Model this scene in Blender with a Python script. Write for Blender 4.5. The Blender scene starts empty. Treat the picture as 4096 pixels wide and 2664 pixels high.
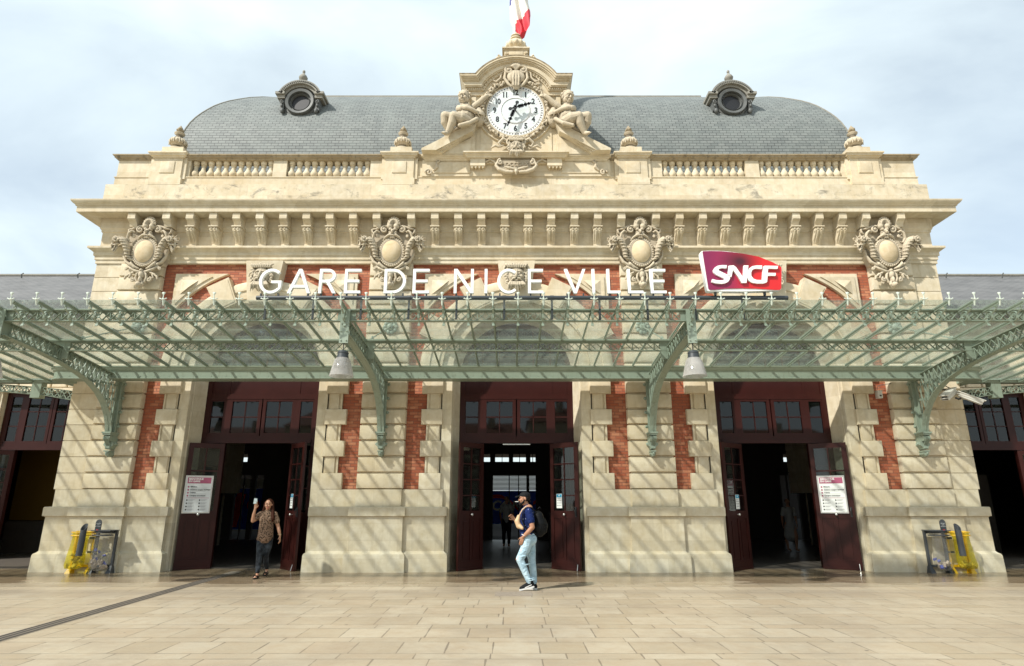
import bpy, bmesh, math, random
from math import sin, cos, pi, radians as R, atan2, hypot, sqrt
from mathutils import Vector as V, Matrix as M
random.seed(7)
SC = bpy.context.scene
COL = SC.collection

# ---------------------------------------------------------------- camera
cam_d = bpy.data.cameras.new("camera"); cam = bpy.data.objects.new("camera", cam_d); COL.objects.link(cam)
cam.location = (0, 0, 1.6); cam.rotation_euler = (R(90 + 15.312), 0, 0)
cam_d.sensor_width = 36; cam_d.lens = 21.518; cam_d.clip_end = 3000; cam_d.clip_start = 0.1
SC.camera = cam

# ---------------------------------------------------------------- light
SUN_DIR = V((0.77, 0.65, -1.0)).normalized()          # the way the light travels
sun_d = bpy.data.lights.new("sun", 'SUN'); sun = bpy.data.objects.new("sun", sun_d); COL.objects.link(sun)
sun_d.energy = 4.1; sun_d.angle = R(1.3); sun_d.color = (1.0, 0.96, 0.89)
sun.rotation_euler = SUN_DIR.to_track_quat('-Z', 'Y').to_euler()
sun.location = (-10, -8, 25)
SC.view_settings.view_transform = 'Standard'; SC.view_settings.look = 'None'
SC.view_settings.exposure = 0.55; SC.view_settings.gamma = 1; SC.view_settings.use_curve_mapping = False

world = bpy.data.worlds.new("World"); SC.world = world; world.use_nodes = True
def build_world():
    nt = world.node_tree; nt.nodes.clear()
    n = nt.nodes.new; L = nt.links.new
    out = n('ShaderNodeOutputWorld'); bg = n('ShaderNodeBackground'); sky = n('ShaderNodeTexSky')
    sky.sky_type = 'NISHITA'; sky.sun_disc = False
    sky.sun_elevation = math.asin(-SUN_DIR.z); sky.sun_rotation = atan2(-SUN_DIR.x, -SUN_DIR.y)
    sky.dust_density = 1.5; sky.ozone_density = 1.0
    bg.inputs[1].default_value = 0.1
    tc = n('ShaderNodeTexCoord'); mp = n('ShaderNodeMapping'); mp.inputs['Scale'].default_value = (1.0, 1.6, 2.6)
    mp.inputs['Rotation'].default_value = (0, R(18), R(20)); mp.inputs['Location'].default_value = (0.35, 0.1, 0.2)
    L(tc.outputs['Generated'], mp.inputs[0])
    nz = n('ShaderNodeTexNoise'); nz.inputs['Scale'].default_value = 1.5; nz.inputs['Detail'].default_value = 7
    nz.inputs['Roughness'].default_value = 0.52; nz.inputs['Distortion'].default_value = 0.35
    L(mp.outputs[0], nz.inputs[0])
    cr = n('ShaderNodeValToRGB'); cr.color_ramp.elements[0].position = 0.34; cr.color_ramp.elements[1].position = 0.66
    cr.color_ramp.elements[0].color = (0.50, 0.50, 0.50, 1); cr.color_ramp.elements[1].color = (1, 1, 1, 1)
    L(nz.outputs[0], cr.inputs[0])
    mix = n('ShaderNodeMix'); mix.data_type = 'RGBA'
    mix.inputs[7].default_value = (7.1, 8.1, 8.4, 1)
    L(cr.outputs[0], mix.inputs[0]); L(sky.outputs[0], mix.inputs[6]); L(mix.outputs[2], bg.inputs[0])
    L(bg.outputs[0], out.inputs[0])
build_world()

# ---------------------------------------------------------------- materials
MAT = {}
class NT:
    def __init__(s, name):
        s.m = bpy.data.materials.new(name); s.m.use_nodes = True; s.t = s.m.node_tree
        s.b = s.t.nodes['Principled BSDF']; s.o = s.t.nodes['Material Output']; MAT[name] = s.m
    def n(s, typ, **kw):
        nd = s.t.nodes.new(typ)
        for k, v in kw.items():
            setattr(nd, k, v)
        return nd
    def l(s, a, b): s.t.links.new(a, b)
    def pos(s, obj=False, scale=(1, 1, 1), uv=False):
        mp = s.n('ShaderNodeMapping'); mp.inputs['Scale'].default_value = scale
        if obj or uv:
            tc = s.n('ShaderNodeTexCoord'); s.l(tc.outputs['UV' if uv else 'Object'], mp.inputs[0])
        else:
            g = s.n('ShaderNodeNewGeometry'); s.l(g.outputs['Position'], mp.inputs[0])
        return mp.outputs[0]
    def noise(s, vec, scale, detail=4, rough=0.55, out=0, dist=0):
        t = s.n('ShaderNodeTexNoise'); t.inputs['Scale'].default_value = scale; t.inputs['Detail'].default_value = detail
        t.inputs['Roughness'].default_value = rough; t.inputs['Distortion'].default_value = dist; s.l(vec, t.inputs[0]); return t.outputs[out]
    def ramp(s, fac, stops):
        r = s.n('ShaderNodeValToRGB'); e = r.color_ramp.elements
        while len(e) < len(stops): e.new(0.5)
        for i, (p, c) in enumerate(stops):
            e[i].position = p; e[i].color = (c, c, c, 1) if isinstance(c, (int, float)) else (*c, 1)
        s.l(fac, r.inputs[0]); return r.outputs[0]
    def mix(s, f, a, b, mode='MIX'):
        m = s.n('ShaderNodeMix', data_type='RGBA', blend_type=mode)
        for v, i in ((f, 0), (a, 6), (b, 7)):
            if isinstance(v, (int, float)): m.inputs[i].default_value = v if i == 0 else (v, v, v, 1)
            elif isinstance(v, tuple): m.inputs[i].default_value = (*v, 1)
            else: s.l(v, m.inputs[i])
        return m.outputs[2]
    def math(s, op, a, b=0.0, c=None):
        m = s.n('ShaderNodeMath', operation=op)
        for v, i in ((a, 0), (b, 1), (c, 2)):
            if v is None: continue
            if isinstance(v, (int, float)): m.inputs[i].default_value = v
            else: s.l(v, m.inputs[i])
        return m.outputs[0]
    def set(s, **kw):
        for k, v in kw.items():
            i = s.b.inputs[k.replace('_', ' ')]
            if isinstance(v, (int, float)): i.default_value = v
            elif isinstance(v, tuple): i.default_value = (*v, 1)
            else: s.l(v, i)
        return s
    def bump(s, h, strength=0.3, dist=0.02):
        b = s.n('ShaderNodeBump'); b.inputs['Strength'].default_value = strength; b.inputs['Distance'].default_value = dist
        s.l(h, b.inputs['Height']); s.l(b.outputs[0], s.b.inputs['Normal'])

def simple(name, col, rough=0.5, metal=0.0, var=0.12, scale=6, bump=0.0, spec=0.5, coat=0.0):
    t = NT(name); p = t.pos()
    n1 = t.noise(p, scale, 5)
    c = t.mix(n1, tuple(x * (1 - var) for x in col), tuple(min(1, x * (1 + var)) for x in col))
    t.set(Base_Color=c, Roughness=rough, Metallic=metal); t.b.inputs['Specular IOR Level'].default_value = spec
    t.b.inputs['Coat Weight'].default_value = coat
    if bump: t.bump(t.noise(p, scale * 8, 4), bump, 0.01)
    return t.m

def stone(name, base, stain=0.35, dark=(0.16, 0.14, 0.105), grain=0.25, warm=0.38, patch=0.0):
    t = NT(name); p = t.pos()
    big = t.noise(p, 0.9, 4, 0.6); med = t.noise(p, 5, 5, 0.6, dist=0.4); fine = t.noise(p, 60, 3)
    streak = t.noise(t.pos(scale=(5, 5, 0.55)), 1.7, 5, 0.62)
    c = t.mix(t.ramp(med, [(0.3, 0), (0.72, 1)]), tuple(x * y for x, y in zip(base, (0.86, 0.82, 0.74))), tuple(min(.9, x * y) for x, y in zip(base, (1.08, 1.09, 1.12))))
    c = t.mix(t.math('MULTIPLY', t.ramp(big, [(0.42, 0), (0.7, 1)]), warm), c, tuple(x * y for x, y in zip(base, (0.98, 0.86, 0.68))))
    sx = t.n('ShaderNodeSeparateXYZ'); t.l(p, sx.inputs[0]); cb = t.n('ShaderNodeCombineXYZ'); t.l(t.math('ADD', sx.outputs[0], t.math('MULTIPLY', sx.outputs[1], 1.0)), cb.inputs[0]); t.l(t.math('ADD', sx.outputs[2], 0.09), cb.inputs[1])
    bk = t.n('ShaderNodeTexBrick'); t.l(cb.outputs[0], bk.inputs[0])
    for nm, v in (('Color1', (0.86, 0.84, 0.80, 1)), ('Color2', (1.08, 1.08, 1.07, 1)), ('Mortar', (0.72, 0.68, 0.62, 1)), ('Scale', 1), ('Mortar Size', 0.003), ('Mortar Smooth', 0.5), ('Brick Width', 1.13), ('Row Height', 0.39)): bk.inputs[nm].default_value = v
    c = t.mix(0.75, c, bk.outputs[0], 'MULTIPLY')
    g = t.ramp(streak, [(0.52, 0), (0.8, 1)])
    c = t.mix(t.math('MULTIPLY', g, stain), c, dark)
    if patch: c = t.mix(t.math('MULTIPLY', t.ramp(t.noise(t.pos(scale=(0.9, 1, 1.5)), 2.2, 9, 0.72, dist=0.6), [(0.54, 0), (0.66, 1)]), patch), c, dark)
    c = t.mix(t.math('MULTIPLY', t.ramp(fine, [(0.55, 0), (0.8, 1)]), grain), c, tuple(x * 0.6 for x in base))
    t.set(Base_Color=c, Roughness=0.85); t.b.inputs['Specular IOR Level'].default_value = 0.25
    t.bump(t.math('ADD', t.math('MULTIPLY', fine, 0.35), med), 0.35, 0.012)
    return t.m
ST = (0.605, 0.54, 0.415)
stone('limestone', ST, 0.22)
stone('limestone_low', (0.60, 0.545, 0.425), 0.22, grain=0.35)
stone('limestone_weathered', (0.59, 0.535, 0.42), 0.25, dark=(0.15, 0.14, 0.115), patch=0.8)
stone('limestone_black', (0.33, 0.28, 0.2), 0.9, dark=(0.04, 0.036, 0.03))

def stone_ornament():
    t = NT('carved_stone'); p = t.pos()
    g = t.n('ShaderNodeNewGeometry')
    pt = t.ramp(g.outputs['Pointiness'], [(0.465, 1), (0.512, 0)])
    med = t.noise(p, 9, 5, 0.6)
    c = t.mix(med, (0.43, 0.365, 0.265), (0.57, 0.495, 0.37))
    c = t.mix(t.math('MULTIPLY', pt, 0.88), c, (0.085, 0.07, 0.052))  # crease grime doubling as painted shade, for stronger relief
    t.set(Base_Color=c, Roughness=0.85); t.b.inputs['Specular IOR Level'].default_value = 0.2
    t.bump(t.noise(p, 70, 3), 0.25, 0.008)
stone_ornament()
stone('boss_stone', (0.60, 0.50, 0.345), 0.2, dark=(0.40, 0.27, 0.14), patch=0.35)

def bricks():
    t = NT('red_brick'); g = t.n('ShaderNodeNewGeometry'); sx = t.n('ShaderNodeSeparateXYZ'); t.l(g.outputs['Position'], sx.inputs[0])
    cb = t.n('ShaderNodeCombineXYZ'); t.l(sx.outputs[0], cb.inputs[0]); t.l(sx.outputs[2], cb.inputs[1])
    br = t.n('ShaderNodeTexBrick'); t.l(cb.outputs[0], br.inputs[0])
    br.inputs['Color1'].default_value = (0.32, 0.085, 0.038, 1); br.inputs['Color2'].default_value = (0.56, 0.26, 0.14, 1)
    br.inputs['Mortar'].default_value = (0.17, 0.075, 0.05, 1); br.inputs['Scale'].default_value = 1
    br.inputs['Mortar Size'].default_value = 0.007; br.inputs['Mortar Smooth'].default_value = 0.3; br.inputs['Bias'].default_value = -0.35
    br.inputs['Brick Width'].default_value = 0.215; br.inputs['Row Height'].default_value = 0.075
    n1 = t.noise(g.outputs['Position'], 14, 4); n2 = t.noise(g.outputs['Position'], 1.3, 4)
    c = t.mix(t.ramp(n1, [(0.45, 0), (0.8, 0.6)]), br.outputs[0], (0.27, 0.07, 0.032))
    c = t.mix(t.ramp(n2, [(0.55, 0), (0.8, 0.3)]), c, (0.50, 0.24, 0.13))
    t.set(Base_Color=c, Roughness=0.8); t.bump(t.math('SUBTRACT', 1.0, br.outputs[1]), 0.6, 0.012)
bricks()

def slate():
    t = NT('slate'); p = t.pos(uv=True)
    br = t.n('ShaderNodeTexBrick'); t.l(p, br.inputs[0])
    br.inputs['Color1'].default_value = (0.145, 0.16, 0.155, 1); br.inputs['Color2'].default_value = (0.20, 0.215, 0.205, 1)
    br.inputs['Mortar'].default_value = (0.045, 0.05, 0.05, 1); br.inputs['Scale'].default_value = 1
    br.inputs['Mortar Size'].default_value = 0.007; br.inputs['Mortar Smooth'].default_value = 0.2
    br.inputs['Brick Width'].default_value = 0.21; br.inputs['Row Height'].default_value = 0.095
    n1 = t.noise(p, 2.2, 5); st = t.noise(t.pos(uv=True, scale=(3, 0.35, 1)), 1.5, 4)
    c = t.mix(t.ramp(n1, [(0.4, 0), (0.75, 0.5)]), br.outputs[0], (0.215, 0.24, 0.225))
    c = t.mix(t.ramp(st, [(0.5, 0), (0.8, 0.35)]), c, (0.12, 0.135, 0.135))
    t.set(Base_Color=c, Roughness=0.62); t.b.inputs['Specular IOR Level'].default_value = 0.35
    sp = t.n('ShaderNodeSeparateXYZ'); t.l(p, sp.inputs[0])
    saw = t.math('FRACT', t.math('DIVIDE', sp.outputs[1], 0.095))
    t.bump(t.math('ADD', t.math('MULTIPLY', saw, -0.6), t.math('MULTIPLY', br.outputs[1], -0.5)), 0.8, 0.012)
slate()
def slate2():
    t = NT('slate_dark'); p = t.pos(uv=True)
    br = t.n('ShaderNodeTexBrick'); t.l(p, br.inputs[0])
    br.inputs['Color1'].default_value = (0.10, 0.098, 0.095, 1); br.inputs['Color2'].default_value = (0.145, 0.14, 0.135, 1)
    br.inputs['Mortar'].default_value = (0.04, 0.04, 0.042, 1); br.inputs['Scale'].default_value = 1
    br.inputs['Mortar Size'].default_value = 0.012; br.inputs['Brick Width'].default_value = 0.3; br.inputs['Row Height'].default_value = 0.13
    n1 = t.noise(p, 1.2, 5)
    c = t.mix(t.ramp(n1, [(0.4, 0), (0.75, 0.5)]), br.outputs[0], (0.2, 0.195, 0.19))
    t.set(Base_Color=c, Roughness=0.6)
slate2()

def pavement():
    t = NT('pavement'); g = t.n('ShaderNodeNewGeometry'); sx = t.n('ShaderNodeSeparateXYZ'); t.l(g.outputs['Position'], sx.inputs[0])
    x, y = sx.outputs[0], sx.outputs[1]
    wob = t.noise(g.outputs['Position'], 1.5, 3)
    P, WN = 0.80, 0.56                                   # a wide course then a narrow one
    yy = t.math('ADD', y, -0.12); k = t.math('FLOOR', t.math('DIVIDE', yy, P)); f = t.math('SUBTRACT', yy, t.math('MULTIPLY', k, P))
    nar = t.math('GREATER_THAN', f, WN)
    row = t.math('ADD', t.math('MULTIPLY', k, 2), nar)
    fy0 = t.math('SUBTRACT', f, t.math('MULTIPLY', nar, WN)); hh = t.math('ADD', WN, t.math('MULTIPLY', nar, P - 2 * WN))
    dy = t.math('MINIMUM', fy0, t.math('SUBTRACT', hh, fy0))
    wn = t.n('ShaderNodeTexWhiteNoise', noise_dimensions='1D'); t.l(row, wn.inputs['W'])
    wid = t.math('ADD', t.math('ADD', 0.52, t.math('MULTIPLY', wn.outputs[0], 0.16)), t.math('MULTIPLY', nar, 0.16))
    xs = t.math('ADD', t.math('DIVIDE', x, wid), t.math('MULTIPLY', wn.outputs[0], 17.3))
    col = t.math('FLOOR', xs); fx = t.math('FRACT', xs)
    dx = t.math('MULTIPLY', t.math('MINIMUM', fx, t.math('SUBTRACT', 1.0, fx)), wid)
    cb = t.n('ShaderNodeCombineXYZ'); t.l(row, cb.inputs[0]); t.l(col, cb.inputs[1])
    w2 = t.n('ShaderNodeTexWhiteNoise', noise_dimensions='3D'); t.l(cb.outputs[0], w2.inputs[0])
    jn = t.noise(g.outputs['Position'], 3.2, 4)
    thick = t.math('ADD', 0.0035, t.math('MULTIPLY', t.ramp(jn, [(0.35, 0), (0.8, 1)]), 0.013))
    joint = t.math('LESS_THAN', t.math('MINIMUM', dx, dy), thick)
    tone = t.ramp(w2.outputs[0], [(0.0, (0.36, 0.30, 0.21)), (0.35, (0.40, 0.34, 0.247)), (0.7, (0.43, 0.375, 0.28)), (1, (0.385, 0.315, 0.222))])
    n1 = t.noise(g.outputs['Position'], 4, 6, 0.65); n2 = t.noise(g.outputs['Position'], 0.55, 4, 0.6); n3 = t.noise(g.outputs['Position'], 30, 3)
    c = t.mix(t.ramp(n1, [(0.42, 0), (0.75, 0.55)]), tone, (0.34, 0.25, 0.155))
    c = t.mix(t.ramp(n2, [(0.48, 0), (0.72, 0.35)]), c, (0.29, 0.235, 0.165))
    c = t.mix(t.ramp(n3, [(0.6, 0), (0.85, 0.4)]), c, (0.25, 0.2, 0.14))
    vo = t.n('ShaderNodeTexVoronoi'); vo.inputs['Scale'].default_value = 2.3; t.l(g.outputs['Position'], vo.inputs[0])
    wv = t.n('ShaderNodeTexWhiteNoise', noise_dimensions='3D'); t.l(vo.outputs['Color'], wv.inputs[0])
    spot = t.math('MULTIPLY', t.math('LESS_THAN', vo.outputs['Distance'], t.math('MULTIPLY', wv.outputs[0], 0.055)), 0.75)
    c = t.mix(spot, c, (0.09, 0.08, 0.075))
    c = t.mix(t.math('MULTIPLY', joint, 0.6), c, (0.075, 0.06, 0.047))
    gr = t.noise(t.pos(scale=(1, 1.3, 1)), 0.42, 8, 0.72, dist=0.5)
    c = t.mix(t.ramp(gr, [(0.46, 0), (0.70, 0.55)]), c, (0.225, 0.182, 0.135))
    # trampled darker strip, then the hosed, wet strip by the building
    strip = t.math('MULTIPLY', t.ramp(t.math('ADD', t.math('MULTIPLY', t.math('ABSOLUTE', t.math('SUBTRACT', y, 11.9)), 1.3), t.math('MULTIPLY', n1, 0.7)), [(0.45, 1), (1.0, 0)]), 0.42)
    c = t.mix(strip, c, (0.24, 0.2, 0.155))
    wetn = t.noise(t.pos(scale=(0.35, 1.3, 1)), 1.6, 4)
    wet = t.ramp(t.math('ADD', t.math('SUBTRACT', y, 13.05), t.math('MULTIPLY', t.math('SUBTRACT', wetn, 0.5), 2.6)), [(0.0, 0), (0.35, 1)])
    edge = t.math('GREATER_THAN', y, t.math('ADD', 12.62, t.math('MULTIPLY', nar, 0.05)))
    wet = t.math('MULTIPLY', t.math('MAXIMUM', wet, 0.35), edge)
    c = t.mix(t.math('MULTIPLY', wet, 0.62), c, t.mix(1.0, c, (0.36, 0.27, 0.18), 'MULTIPLY'))
    t.set(Base_Color=c)
    r = t.math('SUBTRACT', t.math('ADD', 0.28, t.math('MULTIPLY', n1, 0.32)), t.math('MULTIPLY', wet, 0.33))
    t.b.inputs['Specular IOR Level'].default_value = 0.42
    t.l(t.math('MAXIMUM', r, 0.2), t.b.inputs['Roughness'])
    hgt = t.math('ADD', t.math('MULTIPLY', joint, -1.0), t.math('MULTIPLY', n1, t.math('SUBTRACT', 0.5, t.math('MULTIPLY', wet, 0.42))))
    t.bump(hgt, 0.25, 0.012)
pavement()

def glass_mat(name, tint, dirt, dirtcol, ior=1.5, rmul=1.0):
    t = NT(name); t.t.nodes.remove(t.b)
    tr = t.n('ShaderNodeBsdfTransparent'); tr.inputs[0].default_value = (*tint, 1)
    gl = t.n('ShaderNodeBsdfGlossy'); gl.inputs['Roughness'].default_value = 0.03; gl.inputs[0].default_value = (rmul, rmul, rmul, 1)
    fr = t.n('ShaderNodeFresnel'); ge = t.n('ShaderNodeNewGeometry')
    t.l(t.math('ADD', ior, t.math('MULTIPLY', ge.outputs['Backfacing'], 1.0 / ior - ior)), fr.inputs[0])   # thin sheet: same reflection on both faces
    m1 = t.n('ShaderNodeMixShader'); t.l(fr.outputs[0], m1.inputs[0]); t.l(tr.outputs[0], m1.inputs[1]); t.l(gl.outputs[0], m1.inputs[2])
    dd = t.n('ShaderNodeBsdfDiffuse'); dd.inputs[0].default_value = (*dirtcol, 1); dl_ = t.n('ShaderNodeBsdfTranslucent'); dl_.inputs[0].default_value = (*dirtcol, 1)
    df = t.n('ShaderNodeMixShader'); t.l(dd.outputs[0], df.inputs[1]); t.l(dl_.outputs[0], df.inputs[2])
    m2 = t.n('ShaderNodeMixShader'); n1 = t.noise(t.pos(), 2.5, 6, 0.65)
    t.l(t.math('MULTIPLY', t.ramp(n1, [(0.33, 0.3), (0.72, 1)]), dirt), m2.inputs[0])
    t.l(m1.outputs[0], m2.inputs[1]); t.l(df.outputs[0], m2.inputs[2]); t.l(m2.outputs[0], t.o.inputs[0])
glass_mat('canopy_glass', (0.89, 0.915, 0.90), 0.13, (0.55, 0.58, 0.53), 1.5)
glass_mat('window_glass', (0.30, 0.34, 0.36), 0.02, (0.08, 0.09, 0.10), 1.45)
glass_mat('door_glass', (0.62, 0.66, 0.66), 0.03, (0.2, 0.2, 0.2), 1.5)
glass_mat('clear_bag', (0.92, 0.92, 0.92), 0.24, (0.68, 0.68, 0.68), 1.35)
glass_mat('yellow_bag', (0.93, 0.88, 0.30), 0.30, (0.78, 0.72, 0.12), 1.35)
glass_mat('lamp_plastic', (0.8, 0.8, 0.8), 0.85, (0.66, 0.65, 0.62), 1.45)

def green_paint():
    t = NT('green_paint'); p = t.pos()
    n1 = t.noise(p, 3, 5); n2 = t.noise(t.pos(scale=(6, 6, 1)), 3, 5, 0.65)
    c = t.mix(n1, (0.215, 0.27, 0.21), (0.295, 0.35, 0.285))
    c = t.mix(t.ramp(n2, [(0.55, 0), (0.78, 0.65)]), c, (0.125, 0.115, 0.07))
    t.set(Base_Color=c, Roughness=0.45); t.b.inputs['Specular IOR Level'].default_value = 0.4
green_paint()
simple('maroon_paint', (0.032, 0.0075, 0.006), 0.36, var=0.3, scale=4, spec=0.22)
simple('maroon_dark', (0.035, 0.008, 0.007), 0.4, var=0.3, scale=4)
simple('steel', (0.55, 0.54, 0.52), 0.3, 0.9)
simple('zinc', (0.14, 0.155, 0.157), 0.55, 0.2, var=0.3)
simple('zinc_dark', (0.10, 0.105, 0.10), 0.6, 0.1, var=0.4)
simple('lead_stone', (0.24, 0.23, 0.195), 0.75, 0.0, var=0.35, scale=9)
simple('black_metal', (0.02, 0.021, 0.023), 0.42)
simple('pipe_grey', (0.035, 0.042, 0.047), 0.45)
simple('bin_grey', (0.05, 0.055, 0.062), 0.5)
simple('bin_yellow', (0.78, 0.47, 0.015), 0.42, var=0.06)
simple('white_paint', (0.80, 0.81, 0.78), 0.35, var=0.03)
simple('white_soft', (0.66, 0.68, 0.68), 0.6, var=0.04)
simple('dial_blue', (0.62, 0.68, 0.68), 0.5, var=0.04)
simple('black_ink', (0.012, 0.012, 0.014), 0.5)
simple('grey_ink', (0.24, 0.24, 0.25), 0.6)
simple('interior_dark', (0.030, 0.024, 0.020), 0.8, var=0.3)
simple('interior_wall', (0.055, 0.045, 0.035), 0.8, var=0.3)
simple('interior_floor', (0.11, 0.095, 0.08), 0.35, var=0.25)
simple('yellow_panel', (0.12, 0.065, 0.004), 0.6)
simple('blue_print', (0.03, 0.10, 0.62), 0.5)
simple('red_print', (0.75, 0.03, 0.03), 0.5)
simple('pink_print', (0.38, 0.085, 0.16), 0.5, var=0.03)
simple('cyan_print', (0.02, 0.33, 0.55), 0.5)
simple('shutter', (0.75, 0.72, 0.60), 0.5, var=0.1)
simple('drain_metal', (0.20, 0.17, 0.135), 0.6, 0.0)
simple('cover_stone', (0.25, 0.21, 0.165), 0.7, var=0.5, scale=20)
simple('dial_white', (0.66, 0.67, 0.66), 0.4, var=0.03)
simple('white_green', (0.50, 0.56, 0.48), 0.4, var=0.06)
simple('red_orange', (0.7, 0.1, 0.02), 0.5)
simple('tile_red', (0.22, 0.09, 0.05), 0.8, var=0.3)
simple('dim_cloth', (0.30, 0.30, 0.28), 0.8)
simple('rust_spot', (0.08, 0.03, 0.02), 0.7)
simple('skin_tan', (0.42, 0.215, 0.13), 0.5, var=0.06)
simple('skin_olive', (0.36, 0.18, 0.105), 0.5, var=0.06)
simple('hair_brown', (0.045, 0.014, 0.007), 0.65, var=0.3, scale=30, spec=0.12)
simple('hair_black', (0.012, 0.010, 0.009), 0.6, var=0.3, scale=30, spec=0.12)
simple('cap_black', (0.010, 0.011, 0.012), 0.7, spec=0.12)
simple('pack_black', (0.0055, 0.006, 0.0065), 0.5, bump=0.2, spec=0.12)
simple('tan_leather', (0.50, 0.34, 0.19), 0.6)
simple('sole_white', (0.6, 0.6, 0.58), 0.6)
simple('paper', (0.62, 0.74, 0.76), 0.6)
simple('lip', (0.33, 0.08, 0.07), 0.5)
simple('eye_dark', (0.02, 0.012, 0.01), 0.3)
simple('flag_red', (0.62, 0.035, 0.055), 0.7, var=0.08)
simple('flag_white', (0.74, 0.70, 0.62), 0.7, var=0.06)
simple('flag_blue', (0.06, 0.07, 0.24), 0.7, var=0.06)
simple('litter_mix', (0.5, 0.4, 0.3), 0.6, var=0.5, scale=25)
simple('litter_blue', (0.06, 0.08, 0.35), 0.5, var=0.4, scale=30)
simple('camera_white', (0.62, 0.60, 0.55), 0.4, var=0.06)

def cloth(name, f):
    t = NT(name); c = f(t); t.set(Base_Color=c, Roughness=0.85); t.b.inputs['Specular IOR Level'].default_value = 0.12; t.bump(t.noise(t.pos(obj=True, scale=(1, 1, 1.8)), 11, 3, 0.5, dist=1.2), 0.9, 0.035)
def leo(t):
    p = t.pos(obj=True); v = t.n('ShaderNodeTexVoronoi'); v.inputs['Scale'].default_value = 34; t.l(p, v.inputs[0])
    n = t.noise(p, 55, 2)
    c = t.mix(t.ramp(t.math('ADD', v.outputs[0], t.math('MULTIPLY', n, 0.35)), [(0.46, 0), (0.66, 1)]), (0.010, 0.008, 0.007), (0.24, 0.155, 0.105))
    return c
cloth('leopard_print', leo)
def legging(t):
    n = t.noise(t.pos(obj=True), 9, 5, 0.6); return t.mix(t.ramp(n, [(0.4, 0), (0.7, 1)]), (0.014, 0.016, 0.019), (0.06, 0.072, 0.085))
cloth('dark_denim', legging)
def jeans(t):
    p = t.pos(obj=True); n = t.noise(p, 7, 6, 0.65); return t.mix(t.ramp(n, [(0.3, 0), (0.7, 1)]), (0.27, 0.41, 0.50), (0.50, 0.64, 0.70))
cloth('light_denim', jeans)
def polka(t):
    p = t.pos(obj=True, scale=(1, 1, 0.8)); v = t.n('ShaderNodeTexVoronoi'); v.inputs['Scale'].default_value = 20; v.inputs['Randomness'].default_value = 0.35
    t.l(p, v.inputs[0]); return t.mix(t.math('LESS_THAN', v.outputs[0], 0.15), (0.009, 0.019, 0.085), (0.4, 0.45, 0.55))
cloth('navy_dotted', polka)
def logo_face():
    t = NT('logo_face'); tc = t.n('ShaderNodeTexCoord'); s = t.n('ShaderNodeSeparateXYZ'); t.l(tc.outputs['Object'], s.inputs[0])
    c = t.ramp(s.outputs[0], [(0.0, (0.19, 0.01, 0.065)), (0.45, (0.27, 0.014, 0.06)), (0.75, (0.46, 0.013, 0.022)), (1.0, (0.58, 0.014, 0.016))])
    vm = t.n('ShaderNodeVectorMath', operation='SUBTRACT'); t.l(tc.outputs['Object'], vm.inputs[0]); vm.inputs[1].default_value = (0.68, 0, 0.68)
    vs = t.n('ShaderNodeVectorMath', operation='MULTIPLY'); t.l(vm.outputs[0], vs.inputs[0]); vs.inputs[1].default_value = (1.9, 0, 2.6)
    ln = t.n('ShaderNodeVectorMath', operation='LENGTH'); t.l(vs.outputs[0], ln.inputs[0])
    c = t.mix(t.ramp(ln.outputs['Value'], [(0.1, 0.93), (0.85, 0)]), c, (0.03, 0.004, 0.012))
    t.set(Base_Color=c, Roughness=0.4)
logo_face()
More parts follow.
